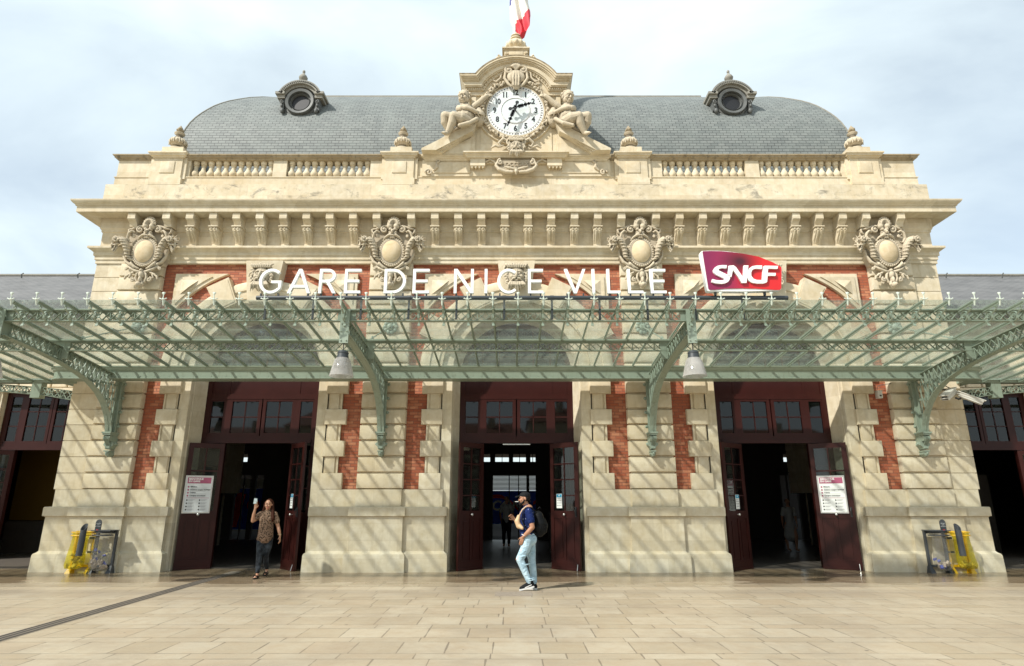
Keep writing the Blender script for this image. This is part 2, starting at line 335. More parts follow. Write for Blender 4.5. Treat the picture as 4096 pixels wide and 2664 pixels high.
# ---------------------------------------------------------------- mesh helpers
class B:
    """collects shapes; build() links them as ONE mesh object"""
    def __init__(s): s.v = []; s.f = []; s.uv = None
    def add(s, vs, fs):
        o = len(s.v); s.v += [tuple(v) for v in vs]; s.f += [tuple(i + o for i in f) for f in fs]; return s
    def box(s, x0, x1, y0, y1, z0, z1):
        return s.add([(x0, y0, z0), (x1, y0, z0), (x1, y1, z0), (x0, y1, z0), (x0, y0, z1), (x1, y0, z1), (x1, y1, z1), (x0, y1, z1)],
                     [(0, 3, 2, 1), (4, 5, 6, 7), (0, 1, 5, 4), (1, 2, 6, 5), (2, 3, 7, 6), (3, 0, 4, 7)])
    def cbox(s, x0, x1, y0, y1, z0, z1, c=0.03, top=True):
        """block whose front (-Y) edges are rounded off by c"""
        rings = []
        for d, yy in ((0, y1), (0, y0 + c), (c * 0.3, y0 + c * 0.3), (c, y0)):
            rings.append([(x0 + d, yy, z0 + d), (x1 - d, yy, z0 + d), (x1 - d, yy, z1 - d), (x0 + d, yy, z1 - d)])
        vs = [p for r in rings for p in r]; fs = [(0, 1, 2, 3), (12, 15, 14, 13)]
        for k in range(3):
            for i in range(4):
                j = (i + 1) % 4; fs.append((k * 4 + i, k * 4 + j, k * 4 + 4 + j, k * 4 + 4 + i))
        return s.add(vs, fs)
    def obox(s, c, ex, ey, ez, rx=(1, 0, 0), ry=(0, 1, 0), rz=(0, 0, 1)):
        c, rx, ry, rz = V(c), V(rx), V(ry), V(rz); vs = []
        for a, b, d in ((-1, -1, -1), (1, -1, -1), (1, 1, -1), (-1, 1, -1), (-1, -1, 1), (1, -1, 1), (1, 1, 1), (-1, 1, 1)):
            vs.append(c + rx * ex * a + ry * ey * b + rz * ez * d)
        return s.add(vs, [(0, 3, 2, 1), (4, 5, 6, 7), (0, 1, 5, 4), (1, 2, 6, 5), (2, 3, 7, 6), (3, 0, 4, 7)])
    def bar(s, a, b, w, h, up=(0, 0, 1)):
        a, b = V(a), V(b); d = (b - a); L = d.length; d.normalize(); u = V(up)
        if abs(d.dot(u)) > 0.98: u = V((0, 1, 0))
        x = d.cross(u).normalized(); z = x.cross(d)
        return s.obox((a + b) / 2, w / 2, L / 2, h / 2, x, d, z)
    def tube(s, pts, rad, n=8, cap=True, flat=1.0):
        pts = [V(p) for p in pts]; m = len(pts)
        if not hasattr(rad, '__len__'): rad = [rad] * m
        vs = []; fs = []; prev = None
        for i, p in enumerate(pts):
            d = (pts[min(i + 1, m - 1)] - pts[max(i - 1, 0)]).normalized()
            if prev is None:
                u = V((0, 0, 1)) if abs(d.z) < 0.9 else V((0, 1, 0)); x = d.cross(u).normalized()
            else:
                x = (prev - d * prev.dot(d)).normalized()
            prev = x; y = d.cross(x)
            for k in range(n):
                t = 2 * pi * k / n; vs.append(p + (x * cos(t) + y * sin(t) * flat) * rad[i])
        for i in range(m - 1):
            for k in range(n):
                j = (k + 1) % n; fs.append((i * n + k, i * n + j, (i + 1) * n + j, (i + 1) * n + k))
        if cap:
            fs.append(tuple(range(n))[::-1]); fs.append(tuple((m - 1) * n + k for k in range(n)))
        return s.add(vs, fs)
    def ell(s, c, r, rot=None, n=12, m=8):
        c = V(c); r = (r, r, r) if not hasattr(r, '__len__') else r; vs = []; fs = []
        q = rot.to_matrix() if rot is not None else M.Identity(3)
        for i in range(1, m):
            a = pi * i / m
            for k in range(n):
                t = 2 * pi * k / n
                vs.append(c + q @ V((r[0] * sin(a) * cos(t), r[1] * sin(a) * sin(t), r[2] * cos(a))))
        vs.append(c + q @ V((0, 0, r[2]))); vs.append(c + q @ V((0, 0, -r[2]))); T = len(vs) - 2
        for i in range(m - 2):
            for k in range(n):
                j = (k + 1) % n; fs.append((i * n + k, (i + 1) * n + k, (i + 1) * n + j, i * n + j))
        for k in range(n):
            j = (k + 1) % n; fs.append((T, k, j)); fs.append((T + 1, (m - 2) * n + j, (m - 2) * n + k))
        return s.add(vs, fs)
    def lathe(s, prof, c=(0, 0, 0), n=20, sq=None):
        """prof = [(r, z)...] turned about Z"""
        vs = []; fs = []; m = len(prof); c = V(c)
        for r, z in prof:
            for k in range(n):
                t = 2 * pi * (k + 0.5) / n; vs.append(c + V((r * cos(t), r * sin(t), z)))
        for i in range(m - 1):
            for k in range(n):
                j = (k + 1) % n; fs.append((i * n + k, i * n + j, (i + 1) * n + j, (i + 1) * n + k))
        fs.append(tuple(range(n))[::-1]); fs.append(tuple((m - 1) * n + k for k in range(n)))
        return s.add(vs, fs)
    def poly(s, pts, y0, y1):
        """outline in the XZ plane given thickness from y0 (front) to y1"""
        n = len(pts); vs = [(x, y0, z) for x, z in pts] + [(x, y1, z) for x, z in pts]
        fs = [tuple(range(n)), tuple(range(2 * n - 1, n - 1, -1))]
        for i in range(n):
            j = (i + 1) % n; fs.append((i, i + n, j + n, j))
        return s.add(vs, fs)
    def sweep(s, path, prof, closed=False):
        """path = XY points, prof = (out, z) closed outline; mitred corners, out = to the right of travel"""
        n = len(path); rings = []
        for i in range(n):
            p = V(path[i]);
            a = (V(path[i]) - V(path[i - 1])).normalized() if i > 0 else None
            b = (V(path[i + 1]) - V(path[i])).normalized() if i < n - 1 else None
            if a is None: a = b
            if b is None: b = a
            na = V((a.y, -a.x)); nb = V((b.y, -b.x)); mm = (na + nb).normalized(); sc = 1 / max(0.2, mm.dot(na))
            rings.append([(p.x + mm.x * sc * o, p.y + mm.y * sc * o, z) for o, z in prof])
        k = len(prof); vs = [q for r in rings for q in r]; fs = []
        for i in range(n - 1):
            for j in range(k):
                l = (j + 1) % k; fs.append((i * k + j, i * k + l, (i + 1) * k + l, (i + 1) * k + j))
        fs.append(tuple(range(k))); fs.append(tuple((n - 1) * k + j for j in range(k))[::-1])
        return s.add(vs, fs)
    def spiral(s, c, r0, turns, a0, sgn, w, y, th=None, n=22, taper=0.35):
        """scroll in the XZ plane, from the outside in"""
        pts = []; rr = []
        for i in range(n):
            t = i / (n - 1); a = a0 + sgn * t * turns * 2 * pi; r = r0 * (1 - 0.82 * t)
            pts.append((c[0] + r * cos(a), y, c[1] + r * sin(a))); rr.append(w * (1 - taper * t))
        s.tube(pts, rr, 6, flat=1.0); s.ell((pts[-1][0], y, pts[-1][2]), w * 1.25, n=8, m=6); return s
    def moved(s, dx=0, dy=0, dz=0, sx=1):
        r = B(); r.v = [(x * sx + dx, y + dy, z + dz) for x, y, z in s.v]; r.f = [f[::-1] if sx < 0 else f for f in s.f]; return r
    def join(s, o): return s.add(o.v, o.f)
    def mesh(s, name, normals=True):
        me = bpy.data.meshes.new(name); me.from_pydata(s.v, [], s.f)
        if normals:
            bm = bmesh.new(); bm.from_mesh(me); bmesh.ops.recalc_face_normals(bm, faces=bm.faces); bm.to_mesh(me); bm.free()
        return me

def smooth(me, angle=None):
    if angle is None: me.shade_smooth()
    else:
        me.shade_smooth()
        try: me.set_sharp_from_angle(angle=R(angle))
        except Exception: pass
def fused(b, name, voxel=0.015, sm=2, dec=None):
    """melt overlapping shapes into one carved skin"""
    me = b.mesh(name); o = bpy.data.objects.new('tmp', me); COL.objects.link(o)
    m = o.modifiers.new('r', 'REMESH'); m.mode = 'VOXEL'; m.voxel_size = voxel; m.use_smooth_shade = True
    if sm:
        m2 = o.modifiers.new('s', 'SMOOTH'); m2.iterations = sm; m2.factor = 0.5
    if dec:
        m3 = o.modifiers.new('d', 'DECIMATE'); m3.ratio = dec
    dg = bpy.context.evaluated_depsgraph_get(); dg.update()
    out = bpy.data.meshes.new_from_object(o.evaluated_get(dg)); out.name = name
    bpy.data.objects.remove(o); out.shade_smooth(); return out
def tag(o, label=None, cat=None, group=None, kind=None):
    for k, v in (('label', label), ('category', cat), ('group', group), ('kind', kind)):
        if v: o[k] = v
    return o
def root(name, label, cat, loc=(0, 0, 0), group=None, rz=0):
    o = bpy.data.objects.new(name, None); COL.objects.link(o); o.location = loc; o.rotation_euler = (0, 0, rz); o.empty_display_size = 0.2
    return tag(o, label, cat, group)
def wloc(o):
    l = V((0, 0, 0))
    while o: l = l + o.location; o = o.parent
    return l
def part(name, b, mat, parent=None, at=None, sm=None, label=None, world=True):
    """b is a B or a mesh. world=True: vertices are world coordinates (parents must be unrotated)"""
    me = b.mesh(name) if isinstance(b, B) else b
    if sm is not None: smooth(me, sm)
    if not me.materials: me.materials.append(MAT[mat])
    o = bpy.data.objects.new(name, me); COL.objects.link(o)
    if parent:
        o.parent = parent
        if at is not None: o.location = V(at) - (wloc(parent) if world else V((0, 0, 0)))
        elif world:
            off = wloc(parent)
            if off.length > 1e-9: me.transform(M.Translation(-off))
    elif at is not None: o.location = at
    if label: o['label'] = label
    return o
def struct(name, b, mat, kind='structure', at=None):
    o = part(name, b, mat, at=at); o['kind'] = kind; return o
def copy_tree(o, parent=None):
    c = o.copy(); COL.objects.link(c); c.parent = parent
    for ch in list(o.children): copy_tree(ch, c)
    return c
def curve_mesh(loops, depth, name='letter', bevel=0):
    """flat outlines (XZ) with holes, given thickness; front faces -Y"""
    cu = bpy.data.curves.new(name, 'CURVE'); cu.dimensions = '2D'; cu.fill_mode = 'BOTH'; cu.extrude = depth / 2; cu.bevel_depth = bevel
    for lp in loops:
        sp = cu.splines.new('POLY'); sp.points.add(len(lp) - 1); sp.use_cyclic_u = True
        for i, (x, z) in enumerate(lp): sp.points[i].co = (x, z, 0, 1)
    return obj_to_mesh(cu, name)
def obj_to_mesh(cu, name):
    o = bpy.data.objects.new('tmp', cu); COL.objects.link(o)
    dg = bpy.context.evaluated_depsgraph_get(); dg.update()
    me = bpy.data.meshes.new_from_object(o.evaluated_get(dg)); me.name = name
    bpy.data.objects.remove(o); me.transform(M(((1, 0, 0, 0), (0, 0, -1, 0), (0, 1, 0, 0), (0, 0, 0, 1)))); me.materials.clear(); return me
def text_mesh(s, size, depth=0.004, name='lettering', shear=0, bold=0, align='CENTER', space=1.0, line=1.0, wide=1.0):
    cu = bpy.data.curves.new(name, 'FONT'); cu.body = s; cu.size = size; cu.extrude = depth / 2; cu.shear = shear; cu.offset = bold
    cu.align_x = align; cu.align_y = 'CENTER'; cu.space_character = space; cu.space_line = line; cu.resolution_u = 3
    me = obj_to_mesh(cu, name)
    if wide != 1: me.transform(M.Diagonal((wide, 1, 1, 1)))
    return me
def join_meshes(items, name, mats=None):
    """items = [(mesh, matrix)] -> one mesh"""
    bm = bmesh.new()
    for me, mx in items:
        t = me.copy(); t.transform(mx); bm.from_mesh(t); bpy.data.meshes.remove(t)
    out = bpy.data.meshes.new(name); bm.to_mesh(out); bm.free(); return out
X0 = 0.115
# ================================================================ the setting
g = B(); g.add([(-300, -300, 0), (300, -300, 0), (300, 400, 0), (-300, 400, 0)], [(0, 1, 2, 3)])
struct('ground', g, 'pavement')

# ================================================================ the station building
PC = [-9.95, -3.32, 3.32, 9.95]      # piers
DC = [-6.63, 0.0, 6.63]              # portals
HW = 11.22; ZS = 4.75; CH = 0.39; Z0 = 1.86
st = root('train_station', 'cream limestone and red brick station pavilion with three tall portals and a curved slate roof', 'station building', (X0, 15.3, 0))
def bx(*a): return B().box(*a)
def sh(b): return b.moved(dx=X0)
def SP(name, b, mat, sm=None, label=None): return part(name, sh(b), mat, st, sm=sm, label=label)

def plinth(i):
    pc = PC[i]; b = B()
    l = DC[i - 1] + 1.72 if i else -HW - 0.0; r = DC[i] - 1.72 if i < 3 else HW
    f = 15.2; path = [(l, 24 if i == 0 else 15.95), (l, f), (pc - 0.62, f), (pc - 0.62, f - 0.08), (pc + 0.62, f - 0.08), (pc + 0.62, f), (r, f), (r, 24 if i == 3 else 15.95)]
    prof = [(-0.22, 0), (0.095, 0), (0.088, 0.36), (0.075, 0.40), (0.03, 0.43), (0.004, 0.46), (0, 1.215), (0.012, 1.235), (0.05, 1.25), (0.05, 1.435), (0.035, 1.457), (-0.07, 1.462), (-0.07, Z0), (-0.22, Z0)]
    b.sweep(path, prof); SP('plinth', b, 'limestone_low', 30)
for i in range(4): plinth(i)

# brick field, pierced by three arched openings
def pierced(b, y, x0, x1, zb, zt, rr, thick=0.06):
    n = 24
    for c in DC:
        l = -HW if c < -1 else (c + DC[DC.index(c) - 1]) / 2; r = HW if c > 1 else (c + DC[DC.index(c) + 1]) / 2
        b.add([(l, y, zb), (c - rr, y, zb), (c - rr, y, ZS), (l, y, ZS)], [(0, 1, 2, 3)])
        b.add([(c + rr, y, zb), (r, y, zb), (r, y, ZS), (c + rr, y, ZS)], [(0, 1, 2, 3)])
        b.add([(l, y, ZS), (c - rr, y, ZS), (c - rr, y, zt), (l, y, zt)], [(0, 1, 2, 3)])
        b.add([(c + rr, y, ZS), (r, y, ZS), (r, y, zt), (c + rr, y, zt)], [(0, 1, 2, 3)])
        for k in range(n):
            a0, a1 = pi - pi * k / n, pi - pi * (k + 1) / n
            p0 = (c + rr * cos(a0), y, ZS + rr * sin(a0)); p1 = (c + rr * cos(a1), y, ZS + rr * sin(a1))
            b.add([p0, p1, (p1[0], y, zt), (p0[0], y, zt)], [(0, 1, 2, 3)])
    return b
SP('brick_wall', pierced(B(), 15.38, -HW, HW, 1.6, 7.74, 1.88), 'red_brick')
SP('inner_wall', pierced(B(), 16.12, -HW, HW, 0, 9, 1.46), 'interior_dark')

# rusticated pilasters
for i, pc in enumerate(PC):
    b = B()
    for k in range(15):
        z = Z0 + CH * k + 0.004
        if k % 2 == 1 and False: pass
        b.cbox(pc - 0.565, pc + 0.565, 15.205, 15.37, z + 0.016, z + CH - 0.02, 0.05)
    b.box(pc - 0.53, pc + 0.53, 15.29, 15.37, Z0, 7.70)
    SP('pilaster', b, 'limestone', 40)
for s in (-1, 1):
    b = B()
    for k in range(15):
        z = Z0 + CH * k + 0.002; a, c = sorted((s * (9.95 + 0.50), s * HW))
        b.box(a, c, 15.30, 24, z + 0.006, z + CH - 0.012)
    a, c = sorted((s * (9.95 + 0.49), s * (HW - 0.02))); b.box(a, c, 15.32, 23.9, Z0, 7.70)
    SP('corner_wall', b, 'limestone', label='grooved ashlar corner of the pavilion')

# quoins, jambs and arches of the portals
for di, c in enumerate(DC):
    for s in (-1, 1):
        b = B()
        for k in range(8):
            z = Z0 + CH * k + 0.003
            if k % 2 == 0:
                a, d = sorted((c + s * 1.85, c + s * 2.38)); b.cbox(a, d, 15.26, 15.42, z, z + CH - 0.006, 0.02)
            else:
                a, d = sorted((c + s * 1.87, c + s * 2.25)); b.box(a, d, 15.335, 15.42, z - 0.003, z + CH)
                a, d = sorted((c + s * 1.93, c + s * 2.17)); b.cbox(a, d, 15.30, 15.36, z - 0.003, z + CH, 0.012)
                a, d = sorted((c + s * 2.21, c + s * 2.25)); b.box(a, d, 15.31, 15.36, z - 0.003, z + CH)
        SP('quoin', b, 'limestone', 40)
    b = B(); prof = [(1.90, 15.42), (1.90, 15.335), (1.63, 15.335), (1.615, 15.36), (1.615, 15.47), (1.60, 15.49), (1.60, 15.56), (1.475, 15.86), (1.475, 16.11)]
    path = [(-1, 0, 0.0), (-1, 0, ZS)] + [(cos(pi - pi * k / 28), sin(pi * k / 28), ZS) for k in range(1, 28)] + [(1, 0, ZS), (1, 0, 0.0)]
    vs = []; fs = []; m = len(prof)
    for dx, dz, z in path:
        for r, y in prof: vs.append((c + dx * r, y, z + dz * r))
    for i in range(len(path) - 1):
        for j in range(m - 1): fs.append((i * m + j, i * m + j + 1, (i + 1) * m + j + 1, (i + 1) * m + j))
    b.add(vs, fs); SP('door_surround', b, 'limestone_low', 35)
    b = B(); prof = [(1.90, 15.42), (1.90, 15.25), (1.98, 15.25), (2.0, 15.22), (2.2, 15.22), (2.22, 15.19), (2.38, 15.19), (2.42, 15.21), (2.47, 15.26), (2.47, 15.42)]
    vs = []; fs = []; m = len(prof); n = 40
    for i in range(n + 1):
        a = pi - pi * i / n
        for r, y in prof: vs.append((c + r * cos(a), y, ZS + r * sin(a)))
    for i in range(n):
        for j in range(m - 1): fs.append((i * m + j, i * m + j + 1, (i + 1) * m + j + 1, (i + 1) * m + j))
    b.add(vs, fs); ar = SP('arch', b, 'limestone', 35)
    for adeg in (-62, -27, 27, 62):
        bb = B(); a = R(90 - adeg); h = R(6.6); pts = []
        for rr, aa in ((1.92, a + h * 1.15), (1.92, a - h * 1.15), (2.68, a - h), (2.68, a + h)): pts.append((c + rr * cos(aa), ZS + rr * sin(aa)))
        bb.poly(pts, 15.13, 15.42); cx = sum(p[0] for p in pts) / 4; cz = sum(p[1] for p in pts) / 4
        bb.poly([(cx + (p[0] - cx) * 0.86, cz + (p[1] - cz) * 0.86) for p in pts], 15.115, 15.14)
        part('voussoir', sh(bb), 'limestone', ar)
    # keystone with a recessed field
    b = B(); b.poly([(c - 0.34, 6.52), (c + 0.34, 6.52), (c + 0.49, 7.705), (c - 0.49, 7.705)], 15.06, 15.42)
    b.poly([(c - 0.30, 6.56), (c + 0.30, 6.56), (c + 0.33, 6.72), (c - 0.33, 6.72)], 15.03, 15.07)
    part('keystone', sh(b), 'limestone', st)
    # spandrel panels
    for s in (-1, 1):
        def panel(e, y0):
            xo, zt, Rr = 2.42 - e, 7.42 - e, 2.86 + e
            pts = [(xo, zt)]; dx1 = sqrt(max(0.01, Rr * Rr - (zt - ZS) ** 2)); a1 = atan2(zt - ZS, dx1)
            zb = ZS + sqrt(Rr * Rr - xo * xo); a0 = atan2(zb - ZS, xo)
            for k in range(13):
                a = a1 + (a0 - a1) * k / 12; pts.append((Rr * cos(a), ZS + Rr * sin(a)))
            pts = [(c + s * x, z) for x, z in pts]
            if s > 0: pts = pts[::-1]
            return B().poly(pts, y0, 15.42)
        b = panel(0, 15.29); b.join(panel(0.09, 15.262)); b.join(panel(0.13, 15.275))
        q = panel(0.19, 15.262); k = len(q.v) // 2; ring_ = [(x, 15.262, z) for x, _, z in q.v[:k]]
        b.add([(c + s * 1.98, 15.17, 7.0)] + ring_, [(0, i + 1, (i + 1) % k + 1) for i in range(k)])
        SP('spandrel_panel', b, 'limestone')

# entablature
path = [(-HW, 24), (-HW, 15.3), (HW, 15.3), (HW, 24)]
prof = [(-0.3, 7.705), (0.03, 7.705), (0.03, 7.80), (0.055, 7.81), (0.055, 7.90), (0.085, 7.915), (0.085, 8.0), (0.10, 8.02), (0.15, 8.06), (0.20, 8.09), (0.20, 8.145), (0.18, 8.155), (-0.3, 8.157)]
SP('architrave', B().sweep(path, prof), 'limestone', 30)
prof = [(-0.3, 8.158), (0.0, 8.158), (0.0, 8.60), (0.025, 8.62), (0.025, 8.66), (0.06, 8.72), (0.06, 9.008), (-0.3, 9.008)]
SP('frieze', B().sweep(path, prof), 'limestone', 30)
prof = [(-0.3, 9.01), (0.10, 9.01), (0.12, 8.998), (0.47, 8.998), (0.475, 9.005), (0.475, 9.155), (0.485, 9.165), (0.505, 9.17), (0.51, 9.195), (0.55, 9.225), (0.585, 9.265), (0.60, 9.30), (0.60, 9.318), (0.59, 9.322), (-0.3, 9.335)]
SP('cornice', B().sweep(path, prof), 'limestone', 30)
def modillion(full=True):
    b = B(); w = 0.1
    if full:
        prof = [(15.32, 8.165), (15.205, 8.165), (15.205, 8.215), (15.215, 8.23), (15.17, 8.32), (15.09, 8.40), (15.01, 8.47), (14.965, 8.54), (14.96, 8.59), (14.99, 8.625), (15.32, 8.625)]
        vs = [(-w, y, z) for y, z in prof] + [(w, y, z) for y, z in prof]; n = len(prof)
        b.add(vs, [tuple(range(n)), tuple(range(2 * n - 1, n - 1, -1))] + [(i, i + n, (i + 1) % n + n, (i + 1) % n) for i in range(n)])
        b.box(-0.125, 0.125, 14.93, 15.32, 8.627, 8.655)
        for x in (-0.045, 0.045):
            b.ell((x, 14.955, 8.575), (0.026, 0.025, 0.026), n=8, m=6)
            b.tube([(x, 14.965, 8.52), (x, 15.03, 8.44), (x, 15.12, 8.35), (x, 15.185, 8.26)], [0.028, 0.024, 0.018, 0.008], 6)
        for x in (-w - 0.004, w + 0.004): b.ell((x, 15.03, 8.55), (0.016, 0.045, 0.045), n=10, m=6)
    vs = []; prof = [(15.3, 8.656), (15.02, 8.656), (15.0, 8.72), (14.95, 8.78), (14.89, 8.81), (14.87, 8.83), (14.87, 8.996), (15.3, 8.996)]; n = len(prof)
    vs = [(-w, y, z) for y, z in prof] + [(w, y, z) for y, z in prof]
    b.add(vs, [tuple(range(n)), tuple(range(2 * n - 1, n - 1, -1))] + [(i, i + n, (i + 1) % n + n, (i + 1) % n) for i in range(n)])
    return b
mm, mh = modillion().mesh('modillion'), modillion(False).mesh('cornice_block')
for c in (-6.515, 0, 6.515):
    for k in range(8): part('modillion', mm, 'limestone', st, at=(X0 + c + (k - 3.5) * 0.62, 0, 0))
for pc in PC:
    for s in (-1, 1): part('cornice_block', mh, 'limestone', st, at=(X0 + pc * 0.982 + s * 0.46, 0, 0))
    b = B().box(pc * 0.982 - 0.3, pc * 0.982 + 0.3, 15.225, 15.3, 8.72, 8.99); SP('frieze_block', b, 'limestone')

# attic and balustrade
SP('attic_course', B().box(-11.3, 11.3, 15.17, 16.0, 9.336, 9.998), 'limestone_weathered')
BP = [-9.70, -3.25, 3.25, 9.70]
path = [(-11.14, 17), (-11.14, 15.3), (11.14, 15.3), (11.14, 17)]
b = B().sweep(path, [(-0.3, 10.0), (0.02, 10.0), (0.02, 10.25), (0.04, 10.265), (0.04, 10.29), (-0.3, 10.292)])
cop = [(-0.3, 10.81), (0.03, 10.81), (0.05, 10.845), (0.09, 10.86), (0.10, 10.90), (0.13, 10.915), (0.13, 10.945), (-0.3, 10.96)]
for s in (-1, 1):
    a, d = sorted((s * 9.12, s * 11.14)); b.box(a, d, 15.3, 15.6, 10.291, 10.811)
    a, d = sorted((s * 2.6, s * 4.08)); b.box(a, d, 15.3, 15.6, 10.291, 10.811)
    a, d = sorted((s * 6.42, s * 6.80)); b.box(a, d, 15.3, 15.6, 10.291, 10.811)
a = b.box(-11.14, -10.84, 15.6, 17, 10.25, 10.82); b.box(10.84, 11.14, 15.6, 17, 10.25, 10.82)
SP('parapet', b, 'limestone', 30)
for s in (-1, 1):
    pth = [(-11.14, 17), (-11.14, 15.3), (-2.6, 15.3)] if s < 0 else [(2.6, 15.3), (11.14, 15.3), (11.14, 17)]
    SP('coping', B().sweep(pth, cop), 'limestone_black', 30)
    if s: pass
bal = B(); bal.lathe([(0.085, 0), (0.085, 0.03), (0.06, 0.04), (0.055, 0.05), (0.095, 0.085), (0.104, 0.13), (0.10, 0.185), (0.07, 0.24), (0.055, 0.285), (0.057, 0.37), (0.052, 0.385), (0.078, 0.40), (0.058, 0.42), (0.085, 0.445), (0.088, 0.52)], n=14)
bm_ = bal.mesh('baluster'); smooth(bm_, 50)
for a, d in ((-9.12, -6.80), (-6.42, -4.08), (4.08, 6.42), (6.80, 9.12)):
    for k in range(11): part('baluster', bm_, 'limestone', st, at=(X0 + a + (d - a) * (k + 0.5) / 11, 15.42, 10.291))
for pc in BP:
    b = B(); b.box(pc - 0.40, pc + 0.40, 15.2, 15.7, 10.0, 10.85); b.box(pc - 0.44, pc + 0.44, 15.165, 15.7, 10.0, 10.20)
    b.cbox(pc - 0.2, pc + 0.2, 15.175, 15.22, 10.36, 10.72, 0.02)
    b.box(pc - 0.50, pc + 0.50, 15.24, 15.7, 10.2, 10.85)
    b.sweep([(pc - 0.40, 15.75), (pc - 0.40, 15.2), (pc + 0.40, 15.2), (pc + 0.40, 15.75)], [(-0.3, 10.825), (0.03, 10.825), (0.05, 10.865), (0.09, 10.875), (0.10, 10.915), (0.13, 10.935), (0.13, 10.975), (-0.3, 10.99)])
    b.box(pc - 0.3, pc + 0.3, 15.3, 15.85, 10.98, 11.25)
    SP('pedestal', b, 'limestone', 30)

# curved slate roof
W = 10.0; Y0 = 16.0
rp = [(0, 10.2), (0, 11.0), (0.0, 11.7), (0.03, 12.05), (0.09, 12.36), (0.16, 12.62), (0.25, 12.86), (0.35, 13.08), (0.46, 13.29), (0.58, 13.5), (0.72, 13.7), (0.88, 13.9), (1.07, 14.1), (1.3, 14.33), (1.58, 14.56), (1.9, 14.77), (2.3, 14.95), (2.8, 15.08), (3.4, 15.14), (4.0, 15.16)]
vs = []; fs = []; uvs = []; L = 0
ra = []
for i, (s_, z) in enumerate(rp):
    if i: L += hypot(s_ - rp[i - 1][0], z - rp[i - 1][1])
    ra.append((s_, z, L))
def quad(p, u):
    o = len(vs); vs.extend(p); fs.append((o, o + 1, o + 2, o + 3)); uvs.extend(u)
for i in range(len(ra) - 1):
    (s0, z0, l0), (s1, z1, l1) = ra[i], ra[i + 1]; a, b_ = W - s0, W - s1
    quad([(-a, Y0 + s0, z0), (a, Y0 + s0, z0), (b_, Y0 + s1, z1), (-b_, Y0 + s1, z1)], [(-a, l0), (a, l0), (b_, l1), (-b_, l1)])
    for s in (-1, 1):
        quad([(s * a, Y0 + s0, z0), (s * a, 26 - s0, z0), (s * b_, 26 - s1, z1), (s * b_, Y0 + s1, z1)], [(Y0 + s0, l0), (26 - s0, l0), (26 - s1, l1), (Y0 + s1, l1)])
    quad([(a, 26 - s0, z0), (-a, 26 - s0, z0), (-b_, 26 - s1, z1), (b_, 26 - s1, z1)], [(a, l0), (-a, l0), (-b_, l1), (b_, l1)])
e = W - 4.0; quad([(-e, 20, 15.16), (e, 20, 15.16), (e, 22, 15.16), (-e, 22, 15.16)], [(0, 0)] * 4)
def roof_obj(name, mat, parent):
    me = bpy.data.meshes.new(name); me.from_pydata([(x + X0, y, z) for x, y, z in vs], [], fs)
    ul = me.uv_layers.new(name='uv')
    for i, u in enumerate(uvs): ul.data[i].uv = u
    bm = bmesh.new(); bm.from_mesh(me); bmesh.ops.remove_doubles(bm, verts=bm.verts, dist=0.0005); bm.to_mesh(me); bm.free()
    smooth(me, 40); return part(name, me, mat, parent)
roof = roof_obj('roof', 'slate', st)
# arris and ridge flashing
b = B()
for s in (-1, 1): b.tube([(s * (W - a[0]) , Y0 + a[0], a[1]) for a in ra if a[1] > 11.5 and a[0] < 2.9], 0.022, 6)
b.box(-6.5, 6.3, 17.9, 17.98, 14.76, 14.86)
part('flashing', sh(b), 'lead_stone', roof)
SP('attic_wall', B().box(-10.0, 10.0, 15.98, 16.02, 9.2, 10.25), 'limestone')
SP('gutter_floor', B().box(-11.1, 11.1, 15.3, 24, 9.336, 9.35), 'zinc_dark')

